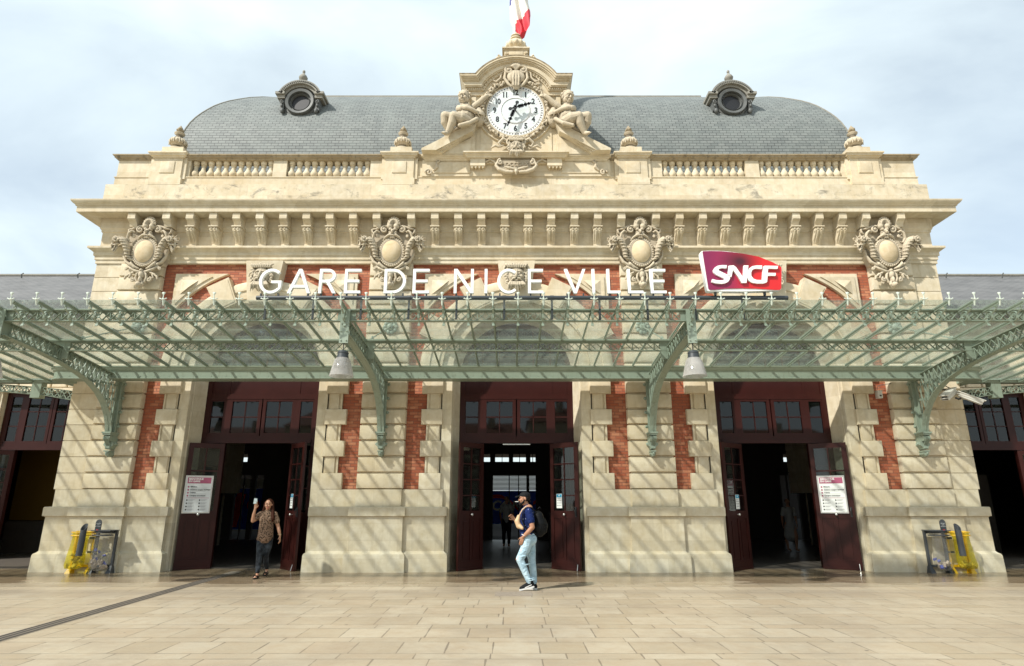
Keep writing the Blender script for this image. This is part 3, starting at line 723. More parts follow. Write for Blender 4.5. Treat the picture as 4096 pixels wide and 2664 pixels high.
# bull's-eye dormers
def dormer():
    b = B(); n = 36
    prof = [(0.27, 0.35), (0.27, 0.02), (0.29, -0.02), (0.30, 0.03), (0.34, 0.03), (0.35, -0.06), (0.43, -0.08), (0.45, -0.05), (0.45, 0.04), (0.50, 0.05), (0.52, 0.12), (0.52, 0.9)]
    vs = []; fs = []; m = len(prof)
    for i in range(n):
        a = 2 * pi * i / n
        for r, y in prof: vs.append((r * cos(a), y, r * sin(a)))
    for i in range(n):
        for j in range(m - 1): fs.append((i * m + j, i * m + j + 1, ((i + 1) % n) * m + j + 1, ((i + 1) % n) * m + j))
    b.add(vs, fs); return b
for s in (-1, 1):
    c = (X0 + s * 6.63 + (0.0 if s < 0 else 0.02), 16.28, 13.42)
    d = part('dormer_window', dormer(), 'zinc_dark', st, at=c, sm=35)
    k = B(); k.tube([(0, 0.07, 0), (0, 0.09, 0)], 0.285, 24); part('shade_disc', k, 'black_ink', d, at=c)  # black disc painted as the shade inside the round window
    h = B(); h2 = B()
    def arc(r0, r1, y0, a0=22, a1=158, n=20):
        pts = [(r1 * cos(R(a0 + (a1 - a0) * i / n)), r1 * sin(R(a0 + (a1 - a0) * i / n))) for i in range(n + 1)] + [(r0 * cos(R(a1 - (a1 - a0) * i / n)), r0 * sin(R(a1 - (a1 - a0) * i / n))) for i in range(n + 1)]
        return pts
    h.poly(arc(0.5, 0.60, 0), -0.06, 0.8); h.poly(arc(0.58, 0.70, 0), -0.14, 0.8)
    for q in (-1, 1):
        a, e = sorted((q * 0.46, q * 0.74)); h.box(a, e, -0.14, 0.8, 0.21, 0.29); a, e = sorted((q * 0.46, q * 0.69)); h.box(a, e, -0.08, 0.8, 0.10, 0.21)
        a, e = sorted((q * 0.48, q * 0.60)); h2.box(a, e, -0.02, 0.8, -0.30, 0.10)
        h2.spiral((q * 0.53, -0.02), 0.07, 1.0, pi / 2, -q, 0.022, -0.05, n=12); h2.ell((q * 0.545, -0.04, -0.14), (0.035, 0.03, 0.06)); h2.ell((q * 0.52, -0.02, -0.32), (0.06, 0.06, 0.09))
    for i in range(26):
        a = R(25 + 130 * i / 25); h2.ell((0.64 * cos(a), -0.155, 0.64 * sin(a)), (0.018, 0.018, 0.03), n=6, m=4)
    h2.tube([(0.52 * cos(R(a)), 0.10, 0.60 * sin(R(a))) for a in range(200, 345, 12)], 0.05, 6)
    part('hood', h, 'lead_stone', d, at=c, sm=35); part('scrollwork', h2, 'zinc_dark', d, at=c, sm=50)
    f = B(); f.lathe([(0.14, 0.66), (0.14, 0.72), (0.07, 0.74), (0.06, 0.78), (0.12, 0.85), (0.135, 0.91), (0.10, 0.98), (0.05, 1.02), (0.045, 1.06), (0.02, 1.08), (0.045, 1.11), (0.04, 1.16), (0.004, 1.20)], (0, 0.05, 0), 16)
    part('finial', f, 'lead_stone', d, at=c, sm=50)

# ---------------------------------------------------------------- carved ornaments
def cartouche():
    """carved shield with shell, mask, cornucopias and fruit; origin at the boss centre; front faces -Y"""
    kx, kz = 0.00163, 0.00174
    def p(x, z, y=0.0): return ((x - 745) * kx, y, (740 - z) * kz)
    h = B()   # right half, then mirrored
    pl = [(745, 285), (900, 285), (1000, 310), (1115, 350), (1105, 450), (1075, 520), (1085, 640), (1080, 800), (1030, 930), (900, 1010), (745, 1060)]
    pts = [((x - 745) * kx, (740 - z) * kz) for x, z in pl]; h.poly(pts[::-1], 0.02, 0.14)
    # volute with arm
    h.spiral(((885 - 745) * kx, (740 - 372) * kz), 0.105, 1.15, R(115), -1, 0.036, -0.05)
    h.tube([p(850, 300, -0.03), p(930, 315, -0.03), p(1010, 345, -0.02), p(1100, 350, 0)], [0.03, 0.035, 0.04, 0.02], 8)
    h.tube([p(1100, 350, 0), p(1085, 400, 0), p(1050, 440, 0)], [0.03, 0.03, 0.015], 8)
    # brow lobes and cheek
    h.ell(p(800, 320, -0.06), (0.085, 0.07, 0.09)); h.ell(p(782, 372, -0.07), (0.055, 0.05, 0.05))
    h.ell(p(795, 420, -0.075), (0.04, 0.03, 0.018)); h.ell(p(775, 455, -0.08), (0.05, 0.04, 0.04))
    h.tube([p(750, 480, -0.10), p(800, 478, -0.10), p(860, 510, -0.08), p(905, 560, -0.05)], [0.03, 0.04, 0.03, 0.012], 8)
    h.ell(p(760, 515, -0.09), (0.05, 0.03, 0.02))
    # serpent
    h.tube([p(960, 420, -0.06), p(1000, 400, -0.08), p(1045, 440, -0.08), p(1065, 510, -0.06), p(1030, 580, -0.04), p(985, 560, -0.03)], [0.028, 0.034, 0.036, 0.034, 0.026, 0.012], 8)
    h.spiral(((985 - 745) * kx, (740 - 480) * kz), 0.05, 0.9, R(60), 1, 0.02, -0.04, n=14)
    # rim
    for i in range(19):
        a = R(90 - i * 10); h.ell((0.318 * cos(a), -0.055, 0.385 * sin(a) - 0.01), (0.034, 0.04, 0.034), n=8, m=6)
    h.tube([(0.285 * cos(R(90 - i * 10)), -0.07, 0.345 * sin(R(90 - i * 10))) for i in range(19)], 0.02, 6)
    # cornucopia
    cc = [p(905, 870, -0.03), p(960, 860, -0.06), p(1000, 820, -0.08), p(1010, 740, -0.10), p(1035, 660, -0.11), p(1085, 590, -0.12), p(1125, 560, -0.12)]
    h.tube(cc, [0.03, 0.045, 0.06, 0.07, 0.085, 0.095, 0.10], 10)
    for i in range(9):
        t = i / 8 * 5 + 0.5; k = int(t); q = V(cc[k]).lerp(V(cc[k + 1]), t - k); r = 0.045 + 0.055 * i / 8
        h.tube([q + V((r * 1.05 * cos(R(x)) * 0.95 + 0, -r * 1.05 * sin(R(x)), -0.02 * sin(R(x)))) for x in range(0, 181, 30)], 0.014, 5)
    h.tube([p(1100, 700, -0.03), p(1090, 800, -0.03), p(1030, 900, -0.03), p(930, 960, -0.04), p(840, 1030, -0.04)], [0.025, 0.035, 0.045, 0.04, 0.025], 8)
    # fruit and flowers
    rnd = random.Random(4)
    h.ell(p(1175, 575, -0.17), (0.085, 0.05, 0.085))
    for i in range(8):
        a = 2 * pi * i / 8; h.ell(V(p(1175, 575, -0.20)) + V((0.065 * cos(a), 0, 0.065 * sin(a))), (0.028, 0.025, 0.028), n=8, m=6)
    h.ell(p(1175, 575, -0.22), 0.028)
    for i in range(22):
        a = rnd.uniform(-2.2, 1.9); r = rnd.uniform(0.09, 0.17)
        h.ell(V(p(1185, 590, -0.12)) + V((r * cos(a), rnd.uniform(-0.05, 0.05), r * sin(a))), (rnd.uniform(0.02, 0.045), 0.03, rnd.uniform(0.02, 0.04)), n=8, m=6)
    for z, n_ in ((665, 4), (690, 4), (715, 3), (740, 2), (762, 1)):
        for i in range(n_): h.ell(p(1215 + (i - (n_ - 1) / 2) * 27, z, -0.12 - 0.02 * (i % 2)), 0.024, n=8, m=6)
    for a in (60, 25, -10): h.tube([p(1200, 560, -0.1), V(p(1200, 560, -0.12)) + V((0.19 * cos(R(a)), 0, 0.17 * sin(R(a))))], [0.03, 0.004], 6)
    # lower acanthus and scrolls
    h.tube([p(950, 880, -0.04), p(930, 940, -0.07), p(870, 990, -0.06), p(800, 1010, -0.05)], [0.02, 0.045, 0.045, 0.02], 8)
    h.tube([p(760, 1060, -0.04), p(840, 1050, -0.05), p(930, 1010, -0.05), p(990, 960, -0.04)], [0.03, 0.04, 0.035, 0.015], 8)
    h.spiral(((1010 - 745) * kx, (740 - 1010) * kz), 0.055, 1.0, R(160), -1, 0.022, -0.04, n=14)
    for x, z, dx, dz in ((905, 1080, 60, 20), (960, 1110, 55, 45), (1000, 1150, 20, 60), (930, 1130, 20, 60)):
        h.tube([p(x - dx / 2, z - dz / 2, -0.04), p(x + dx / 2, z + dz / 2, -0.05)], [0.035, 0.02], 6)
    h.spiral(((870 - 745) * kx, (740 - 1180) * kz), 0.07, 1.0, R(80), -1, 0.028, -0.04, n=14)
    h.tube([p(790, 1060, -0.04), p(820, 1100, -0.05), p(830, 1160, -0.04), p(800, 1230, -0.03)], [0.03, 0.03, 0.035, 0.03], 8)
    h.tube([p(770, 1210, -0.05), p(790, 1260, -0.06), p(765, 1310, -0.05)], [0.03, 0.035, 0.02], 8)
    b = B().join(h).join(h.moved(sx=-1))
    # shell
    for i in range(9):
        a = R(8 + 164 * i / 8); b.tube([p(757, 300, -0.05), V(p(757, 300, -0.10)) + V((0.105 * cos(a), 0, 0.13 * sin(a))), V(p(757, 300, -0.07)) + V((0.165 * cos(a), 0, 0.225 * sin(a)))], [0.02, 0.035, 0.038], 8)
    b.ell(p(745, 430, -0.13), (0.03, 0.045, 0.05)); b.ell(p(745, 400, -0.09), (0.05, 0.04, 0.04)); b.ell(p(745, 450, -0.06), (0.12, 0.06, 0.08))
    b.ell((0, -0.02, 0), (0.31, 0.13, 0.375), n=28, m=18)
    b.ell(p(740, 1040, -0.07), 0.045); b.ell(p(745, 1100, -0.04), (0.08, 0.07, 0.12)); b.ell(p(745, 1190, -0.06), (0.05, 0.06, 0.10)); b.ell(p(745, 1275, -0.09), (0.07, 0.08, 0.075)); b.ell(p(745, 1310, -0.06), (0.04, 0.05, 0.04))
    return b
cb0 = cartouche(); cb0.v = [(x, y * 1.4, z) for x, y, z in cb0.v]
cm = fused(cb0, 'cartouche', 0.0115, 1, 0.6)
boss = B().ell((0, -0.07, 0), (0.272, 0.16, 0.335), n=32, m=20).mesh('boss'); boss.shade_smooth()
for pc in PC:
    at = (X0 + pc * (0.985 if abs(pc) > 5 else 0.99), 15.10, 7.93)
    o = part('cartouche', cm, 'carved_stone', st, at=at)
    part('boss', boss, 'boss_stone', o, at=at)

def mask(horns=True, seed=1):
    r = random.Random(seed); b = B()
    b.ell((0, 0, 0), (0.20, 0.14, 0.27), n=20, m=14); b.ell((0, -0.13, 0.0), (0.035, 0.06, 0.075)); b.ell((0, -0.10, 0.075), (0.03, 0.05, 0.07))
    for s in (-1, 1):
        b.ell((s * 0.075, -0.115, 0.095), (0.06, 0.035, 0.02), rot=__import__('mathutils').Euler((0, s * 0.35, 0))); b.ell((s * 0.07, -0.11, 0.05), (0.03, 0.03, 0.018))
        b.ell((s * 0.10, -0.09, -0.02), (0.055, 0.05, 0.05)); b.ell((s * 0.045, -0.135, -0.03), (0.025, 0.025, 0.02))
        b.tube([(s * 0.02, -0.14, -0.07), (s * 0.08, -0.13, -0.085), (s * 0.14, -0.10, -0.14)], [0.025, 0.028, 0.01], 8)
        if horns: b.spiral((s * 0.19, 0.16), 0.11, 1.0, R(90), -s, 0.035, -0.04, n=16)
        for i in range(7):
            a = R(100 - s * (20 + i * 16)) ; x, z = 0.22 * cos(R(90) - s * R(12 + i * 17)), 0.29 * sin(R(90) - s * R(12 + i * 17))
            b.spiral((x, z), 0.06 + 0.015 * r.random(), 0.8, r.uniform(0, 6), s, 0.024, -0.05, n=10)
    b.ell((0, -0.115, -0.115), (0.05, 0.03, 0.018))
    for i in range(9):
        x = (i - 4) * 0.042; L_ = 0.17 + 0.05 * cos(i * 1.3) - abs(x) * 0.3
        b.tube([(x * 0.8, -0.10, -0.15), (x + 0.02 * sin(i), -0.12, -0.22), (x * 1.2, -0.07, -0.20 - L_)], [0.03, 0.032, 0.008], 7)
    for i in range(9):
        x = (i - 4) * 0.045; b.tube([(x, -0.10, 0.19), (x * 1.2, -0.11, 0.25), (x * 1.4, -0.05, 0.30)], [0.022, 0.03, 0.015], 7)
    return b
def big(b): b.v = [(x * 1.15, y * 1.3, z * 1.15) for x, y, z in b.v]; return b
m1 = fused(big(mask(True, 1)), 'mask', 0.012, 1, 0.6); m2 = fused(big(mask(False, 5)), 'mask', 0.012, 1, 0.6)
for c, m_ in zip(DC, (m2, m1, m2)):
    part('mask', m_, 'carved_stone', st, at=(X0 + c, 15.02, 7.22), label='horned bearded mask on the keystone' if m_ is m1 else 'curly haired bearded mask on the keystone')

# ---------------------------------------------------------------- clock pediment
cp = SP('clock_pediment', B().box(-1.27, 1.27, 15.14, 16.6, 10.95, 12.85), 'limestone', label='stone clock gable with a curved top and broken pediment')
def CPp(name, b, mat='limestone', sm=None, at=None):
    return part(name, sh(b) if at is None else b, mat, cp, sm=sm, at=at)
Rr = 1.364; zc = 12.526
def outline(t, shrink=0.5):
    zs = 13.27 - t; r = Rr - t; xs = sqrt(r * r - (zs - zc) ** 2) if zs > zc else r; a0 = atan2(zs - zc, xs)
    return [(-1.6 + shrink * t, zs)] + [(r * cos(pi - a0 - (pi - 2 * a0) * k / 24), zc + r * sin(pi - a0 - (pi - 2 * a0) * k / 24)) for k in range(25)] + [(1.6 - shrink * t, zs)]
def bandstrip(b, t0, t1, y0, y1=16.6, sk=0.5):
    A, C_ = outline(t0, sk), outline(t1, sk); n = len(A)
    vs = [(x, y0, z) for x, z in A] + [(x, y0, z) for x, z in C_] + [(x, y1, z) for x, z in A] + [(x, y1, z) for x, z in C_]; fs = []
    for i in range(n - 1):
        fs += [(n + i, n + i + 1, i + 1, i), (i, i + 1, 2 * n + i + 1, 2 * n + i), (n + i + 1, n + i, 3 * n + i, 3 * n + i + 1), (3 * n + i, 2 * n + i, 2 * n + i + 1, 3 * n + i + 1)]
    fs += [(0, 2 * n, 3 * n, n), (n - 1, 2 * n - 1, 4 * n - 1, 3 * n - 1)]; b.add(vs, fs)
b = B()
for t0, t1, y in ((0, 0.05, 14.80), (0.05, 0.09, 14.83), (0.09, 0.13, 14.87), (0.13, 0.15, 14.90), (0.15, 0.27, 14.93), (0.27, 0.30, 14.96), (0.30, 0.38, 15.02), (0.38, 0.50, 15.07)): bandstrip(b, t0, t1, y)
CPp('curved_cornice', b)
b = B(); A = outline(0.36)
b.poly([(x, z) for x, z in A[1:-1]] + [(1.22, 12.4), (-1.22, 12.4)], 15.135, 16.6); CPp('gable_fill', b)
b = B()
o_ = outline(0.34)
for i in range(len(o_) - 1):
    (xa, za), (xb, zb) = o_[i], o_[i + 1]; L_ = hypot(xb - xa, zb - za); n = max(1, int(L_ / 0.055))
    for k in range(n):
        t = (k + 0.5) / n; b.ell((xa + (xb - xa) * t, 15.0, za + (zb - za) * t), (0.018, 0.022, 0.03), n=6, m=4)
CPp('egg_moulding', b)
CPp('gable_cap', (lambda b: (bandstrip(b, -0.03, -0.001, 14.79), b)[1])(B()), 'limestone_black')
# raking pieces
for s in (-1, 1):
    b = B()
    for inset, y in ((0, 14.86), (0.07, 14.91), (0.13, 14.97)):
        pts = [(-2.60 + inset * 2.2, 10.875), (-2.60 + inset * 1.6, 10.93), (-1.08 - inset * 0.3, 11.80 - inset), (-1.20 - inset * 0.2, 11.47), (-2.2 + inset, 10.875)]
        pts = [(s * x * -1 if s > 0 else x, z) for x, z in pts]
        pts = [(x, z - (y - 14.86) * 0.06 if z < 10.9 else z) for x, z in pts]
        b.poly(pts if s > 0 else pts[::-1], y, 15.7 + inset * 0.1)
    b.poly([(s * x, z) for x, z in ((2.2, 10.89), (1.25, 10.89), (1.25, 11.4))], 15.08, 15.7)
    CPp('raking_cornice', b)
# base with the date
b = B(); b.box(-2.62, 2.62, 15.24, 15.9, 10.291, 10.80); b.sweep([(-2.5, 15.8), (-2.5, 15.24), (-1.32, 15.24), (-1.32, 15.06), (1.32, 15.06), (1.32, 15.24), (2.5, 15.24), (2.5, 15.8)], [(-0.1, 10.75), (0.03, 10.75), (0.05, 10.79), (0.09, 10.81), (0.10, 10.84), (0.14, 10.85), (0.14, 10.885), (-0.1, 10.90)])
b.box(-1.27, -0.86, 15.08, 15.3, 10.53, 10.76); b.box(0.86, 1.27, 15.08, 15.3, 10.53, 10.76)
b.box(-0.86, 0.86, 15.16, 15.3, 10.64, 10.76)
for s in (-1, 1):
    for k in range(4): b.poly([(s * 1.07 + (k - 1.5) * 0.1 - 0.042, 10.53), (s * 1.07 + (k - 1.5) * 0.1, 10.46), (s * 1.07 + (k - 1.5) * 0.1 + 0.042, 10.53)], 15.10, 15.25)
CPp('date_base', b)
CPp('stippled_panel', B().box(-2.3, -1.27, 15.215, 15.245, 10.38, 10.70)); CPp('stippled_panel', B().box(1.27, 2.3, 15.215, 15.245, 10.38, 10.70))
b = B()
for s in (-1, 1):
    cs = B(); cs.spiral((s * 2.42, 10.45), 0.11, 1.1, R(0 if s > 0 else 180), s, 0.03, 15.20, n=16); cs.tube([(s * 2.3, 15.2, 10.5), (s * 2.2, 15.19, 10.6), (s * 2.22, 15.19, 10.72), (s * 2.12, 15.2, 10.8)], [0.03, 0.05, 0.04, 0.02], 8)
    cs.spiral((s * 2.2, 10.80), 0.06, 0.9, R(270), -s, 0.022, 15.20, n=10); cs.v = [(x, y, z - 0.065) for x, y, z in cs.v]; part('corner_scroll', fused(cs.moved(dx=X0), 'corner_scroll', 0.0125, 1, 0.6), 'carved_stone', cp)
    # the date scroll
    b.spiral((s * 0.43, 10.66), 0.1, 1.0, R(90), -s, 0.035, 15.02, n=14)
    b.tube([(s * 0.5, 15.03, 10.7), (s * 0.56, 15.02, 10.55), (s * 0.47, 15.0, 10.42), (s * 0.28, 15.0, 10.35), (s * 0.08, 14.98, 10.33)], [0.03, 0.045, 0.055, 0.05, 0.04], 8)
    b.tube([(s * 0.86, 15.13, 10.72), (s * 0.72, 15.12, 10.80), (s * 0.6, 15.1, 10.72), (s * 0.54, 15.08, 10.60)], [0.03, 0.03, 0.03, 0.02], 8)
    b.tube([(s * 0.05, 14.98, 10.42), (s * 0.2, 14.97, 10.45), (s * 0.33, 14.98, 10.50)], [0.035, 0.045, 0.02], 8)
b.tube([(0, 14.98, 10.40), (0, 14.96, 10.32), (0, 14.98, 10.24)], [0.05, 0.045, 0.01], 8)
b.poly([(-0.46, 10.76), (-0.50, 10.55), (-0.36, 10.42), (0, 10.38), (0.36, 10.42), (0.50, 10.55), (0.46, 10.76)], 15.05, 15.3)
b.v = [(x, y, z - 0.065) for x, y, z in b.v]
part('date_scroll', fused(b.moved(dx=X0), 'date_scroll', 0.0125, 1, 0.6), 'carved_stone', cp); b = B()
# mask under the clock and leaf scrolls
mk = mask(True, 3)
b2 = B(); b2.v = [(x * 0.92, y + 14.95, z * 0.86 + 11.08) for x, y, z in mk.v]; b2.f = mk.f; b.join(b2)
for s in (-1, 1):
    b.tube([(s * 0.22, 14.97, 11.30), (s * 0.36, 14.95, 11.36), (s * 0.48, 14.98, 11.24), (s * 0.42, 14.99, 11.14), (s * 0.33, 15.0, 11.2)], [0.04, 0.055, 0.05, 0.035, 0.02], 8)
    b.tube([(s * 0.46, 14.99, 11.12), (s * 0.58, 14.97, 11.16), (s * 0.70, 15.0, 11.10)], [0.03, 0.04, 0.025], 8)
for i in range(7):
    a = R(20 + 140 * i / 6); b.tube([(0, 14.93, 11.33), (0.17 * cos(a), 14.92, 11.33 + 0.13 * sin(a))], [0.025, 0.035], 6)
b.v = [(x, y, z - 0.085) for x, y, z in b.v]
part('mask_carving', fused(b.moved(dx=X0), 'mask_carving', 0.0125, 1, 0.6), 'carved_stone', cp); b = B()
# crowning shell and scrolls
for s in (-1, 1):
    b.spiral((s * 0.20, 13.62), 0.13, 1.15, R(100), -s, 0.04, 14.93, n=18)
    b.tube([(s * 0.30, 14.95, 13.58), (s * 0.33, 14.95, 13.35), (s * 0.22, 14.93, 13.15), (s * 0.12, 14.92, 13.05)], [0.035, 0.045, 0.045, 0.03], 8)
    b.tube([(s * 0.30, 15.0, 13.66), (s * 0.42, 15.0, 13.56), (s * 0.44, 15.0, 13.40), (s * 0.56, 15.0, 13.26), (s * 0.66, 15.02, 13.32), (s * 0.62, 15.02, 13.40)], [0.025, 0.03, 0.03, 0.035, 0.03, 0.02], 7)
    b.tube([(s * 0.40, 15.03, 13.20), (s * 0.55, 15.03, 13.18), (s * 0.70, 15.05, 13.22)], [0.02, 0.035, 0.015], 7)
b.ell((0, 14.95, 13.40), (0.26, 0.1, 0.22), n=16, m=10); b.ell((0, 14.94, 13.14), (0.13, 0.1, 0.17), n=12, m=10)
for i in range(7):
    a = R(15 + 150 * i / 6); b.tube([(0, 14.92, 13.62), (0.10 * cos(a), 14.88, 13.70 + 0.07 * sin(a)), (0.17 * cos(a), 14.92, 13.70 + 0.16 * sin(a))], [0.03, 0.035, 0.03], 7)
for x in (-0.07, 0, 0.07): b.tube([(x * 0.8, 14.90, 13.55), (x * 1.2, 14.84, 13.3), (x, 14.85, 13.05)], [0.03, 0.035, 0.025], 7)
b.v = [(x, 15.0 + (y - 15.0) * 0.8, z - 0.10) for x, y, z in b.v]
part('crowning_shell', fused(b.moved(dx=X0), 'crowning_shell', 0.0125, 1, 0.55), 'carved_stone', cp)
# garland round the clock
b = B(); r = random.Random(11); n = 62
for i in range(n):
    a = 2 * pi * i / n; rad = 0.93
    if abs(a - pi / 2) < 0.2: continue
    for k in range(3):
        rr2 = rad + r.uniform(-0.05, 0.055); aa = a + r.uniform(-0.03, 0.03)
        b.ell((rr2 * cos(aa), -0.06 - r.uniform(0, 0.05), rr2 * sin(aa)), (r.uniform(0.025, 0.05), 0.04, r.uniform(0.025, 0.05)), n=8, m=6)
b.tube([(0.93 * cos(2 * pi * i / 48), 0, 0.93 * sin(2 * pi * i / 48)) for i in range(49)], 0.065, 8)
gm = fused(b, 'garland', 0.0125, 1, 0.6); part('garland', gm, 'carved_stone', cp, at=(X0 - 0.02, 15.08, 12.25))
def ring(prof, n=64):
    b = B(); vs = []; fs = []; m = len(prof)
    for i in range(n):
        a = 2 * pi * i / n
        for r_, y in prof: vs.append((r_ * cos(a), y, r_ * sin(a)))
    for i in range(n):
        for j in range(m - 1): fs.append((i * m + j, i * m + j + 1, ((i + 1) % n) * m + j + 1, ((i + 1) % n) * m + j))
    return b.add(vs, fs)
part('clock_ring', ring([(0.80, 0.1), (0.80, -0.02), (0.815, -0.05), (0.84, -0.05), (0.86, -0.01), (1.03, -0.01), (1.045, -0.04), (1.07, -0.05), (1.09, -0.02), (1.09, 0.12)]), 'limestone', cp, at=(X0 - 0.02, 15.10, 12.25), sm=35)
CPp('gable_panel', B().box(-1.0, 1.0, 15.115, 15.15, 11.0, 11.8).box(-1.27, -1.14, 15.10, 15.15, 10.95, 12.75).box(1.14, 1.27, 15.10, 15.15, 10.95, 12.75))
# crowning block and finial
b = B(); b.box(-0.34, 0.34, 15.0, 15.6, 13.82, 14.24); b.box(-0.37, 0.37, 14.97, 15.63, 14.24, 14.27); b.box(-0.40, 0.40, 14.94, 15.66, 14.27, 14.31)
b.cbox(-0.2, 0.2, 14.975, 15.02, 13.98, 14.18, 0.015)
for s in (-1, 1):
    b.spiral((s * 0.28, 14.12), 0.05, 0.9, 0, s, 0.02, 14.98, n=10); b.spiral((s * 0.52, 13.93), 0.09, 1.1, R(90), s, 0.03, 14.95, n=14)
    for k in range(12):
        a = R(90) - s * R(27 + k * 1.9); b.ell(((Rr + 0.05) * cos(a), 14.98, zc + (Rr + 0.05) * sin(a)), (0.028, 0.05, 0.028), n=8, m=6)
CPp('crowning_block', b, sm=40)
b = B(); b.lathe([(0.30, 14.31), (0.30, 14.38), (0.20, 14.42), (0.22, 14.46), (0.30, 14.53), (0.31, 14.60), (0.25, 14.70), (0.14, 14.76), (0.14, 14.82), (0.18, 14.83), (0.18, 14.86), (0.13, 14.88), (0.11, 14.93), (0.15, 14.95), (0.14, 14.98), (0.10, 15.02), (0.05, 15.07), (0.03, 15.1)], (0, 15.3, 0), 24)
for i in range(12):
    a = 2 * pi * i / 12; b.ell((0.27 * cos(a), 15.3 + 0.27 * sin(a), 14.58), (0.065, 0.065, 0.10), n=8, m=6)
CPp('finial', b, sm=50)
dm = text_mesh('MDCCCLXV', 0.155, 0.03, 'date_lettering', space=1.02)
part('date_lettering', dm, 'carved_stone', cp, at=(X0, 15.04, 10.535))
# ================================================================ doors, windows, hall
def woodwork(parent, c, y, half, ztop, arch, tall=False):
    """fixed timber screen of a portal; c = centre (world x)"""
    b = B(); h0 = 3.02
    b.box(c - half, c - half + 0.12, y, y + 0.12, 0, ztop); b.box(c + half - 0.12, c + half, y, y + 0.12, 0, ztop)
    b.box(c - half + 0.12, c + half - 0.12, y - 0.03, y + 0.12, h0, h0 + 0.10); b.box(c - half + 0.12, c + half - 0.12, y, y + 0.12, h0 + 0.10, 3.20)
    TH_ = ztop - 0.06 if tall else 4.16
    if not tall: b.box(c - half + 0.12, c + half - 0.12, y, y + 0.12, 4.16, 4.30); b.box(c - half + 0.12, c + half - 0.12, y + 0.03, y + 0.10, 4.30, ztop - 0.02)
    else: b.box(c - half + 0.12, c + half - 0.12, y, y + 0.12, TH_, ztop)
    for x in (-0.92, 0.0, 0.92):
        if x and not tall: b.box(c + x - 0.03, c + x + 0.03, y + 0.02, y + 0.12, 4.30, ztop - 0.02)
    for s in (-1, 1):      # fixed posts beside the doorway
        a, d = sorted((c + s * 0.86, c + s * 0.95)); b.box(a, d, y, y + 0.12, 0, h0)
        a, d = sorted((c + s * 0.95, c + s * (half - 0.12))); b.box(a, d, y + 0.03, y + 0.09, 0, 1.32)
        for z in (1.9, 2.45): b.box(a, d, y + 0.04, y + 0.08, z - 0.015, z + 0.015)
    o = part('door_frame', b, 'maroon_paint', parent)
    gb = B()
    for s in (-1, 1):
        a, d = sorted((c + s * 0.95, c + s * (half - 0.12))); gb.box(a, d, y + 0.055, y + 0.062, 1.32, h0)
    part('side_light', gb, 'window_glass', o)
    k = half / 1.475
    for x0, x1, two in ((-1.32, -1.0, False), (-0.78, -0.10, True), (0.10, 0.78, True), (1.0, 1.32, False)):
        x0, x1 = x0 * k, x1 * k; f = B(); a, d = c + x0, c + x1; y1 = y + 0.09; lo, hi = 3.28, TH_ - 0.06; m = 0.085 if two else 0.035
        f.box(a - m, a, y + 0.01, y1, 3.20, TH_); f.box(d, d + m, y + 0.01, y1, 3.20, TH_); f.box(a, d, y + 0.01, y1, 3.20, lo); f.box(a, d, y + 0.01, y1, hi, TH_)
        for zz in ((3.68,) if not tall else (3.70, 4.13)): f.box(a, d, y + 0.03, y1 - 0.03, zz, zz + 0.03)
        if two: f.box((a + d) / 2 - 0.012, (a + d) / 2 + 0.012, y + 0.03, y1 - 0.03, lo, hi)
        w = part('transom_window', f, 'maroon_paint', o)
        part('glass', B().box(a, d, y + 0.045, y + 0.052, lo, hi), 'window_glass', w)
    for x in (-0.92, 0.92): part('mullion', B().box(c + x * k - 0.075, c + x * k + 0.075, y + 0.012, y + 0.087, 3.2, TH_), 'maroon_paint', o)
    if arch:
        f = B(); r = half
        pts = [(c + (r + .02) * cos(R(180 - i * 6)), ZS + (r + .02) * sin(R(180 - i * 6))) for i in range(31)]
        inn = [(c + (r - 0.13) * cos(R(180 - i * 6)), ZS + (r - 0.13) * sin(R(180 - i * 6))) for i in range(31)]
        for i in range(30): f.poly([pts[i], pts[i + 1], inn[i + 1], inn[i]][::-1], y, y + 0.1)
        for x in (-0.9, -0.45, 0, 0.45, 0.9): f.box(c + x - 0.018, c + x + 0.018, y + 0.02, y + 0.08, ZS, ZS + sqrt(max(0.1, (r - 0.12) ** 2 - x * x)))
        for z in (0.0, 0.55, 1.0): f.box(c - sqrt((r - .1) ** 2 - z * z), c + sqrt((r - .1) ** 2 - z * z), y + 0.025, y + 0.075, ZS + z - 0.018, ZS + z + 0.018)
        w = part('fanlight', f, 'maroon_paint', parent)
        part('glass', B().poly([(c + (r - 0.1) * cos(R(i * 6)), ZS + (r - 0.1) * sin(R(i * 6))) for i in range(31)], y + 0.04, y + 0.05), 'window_glass', w)
    return o
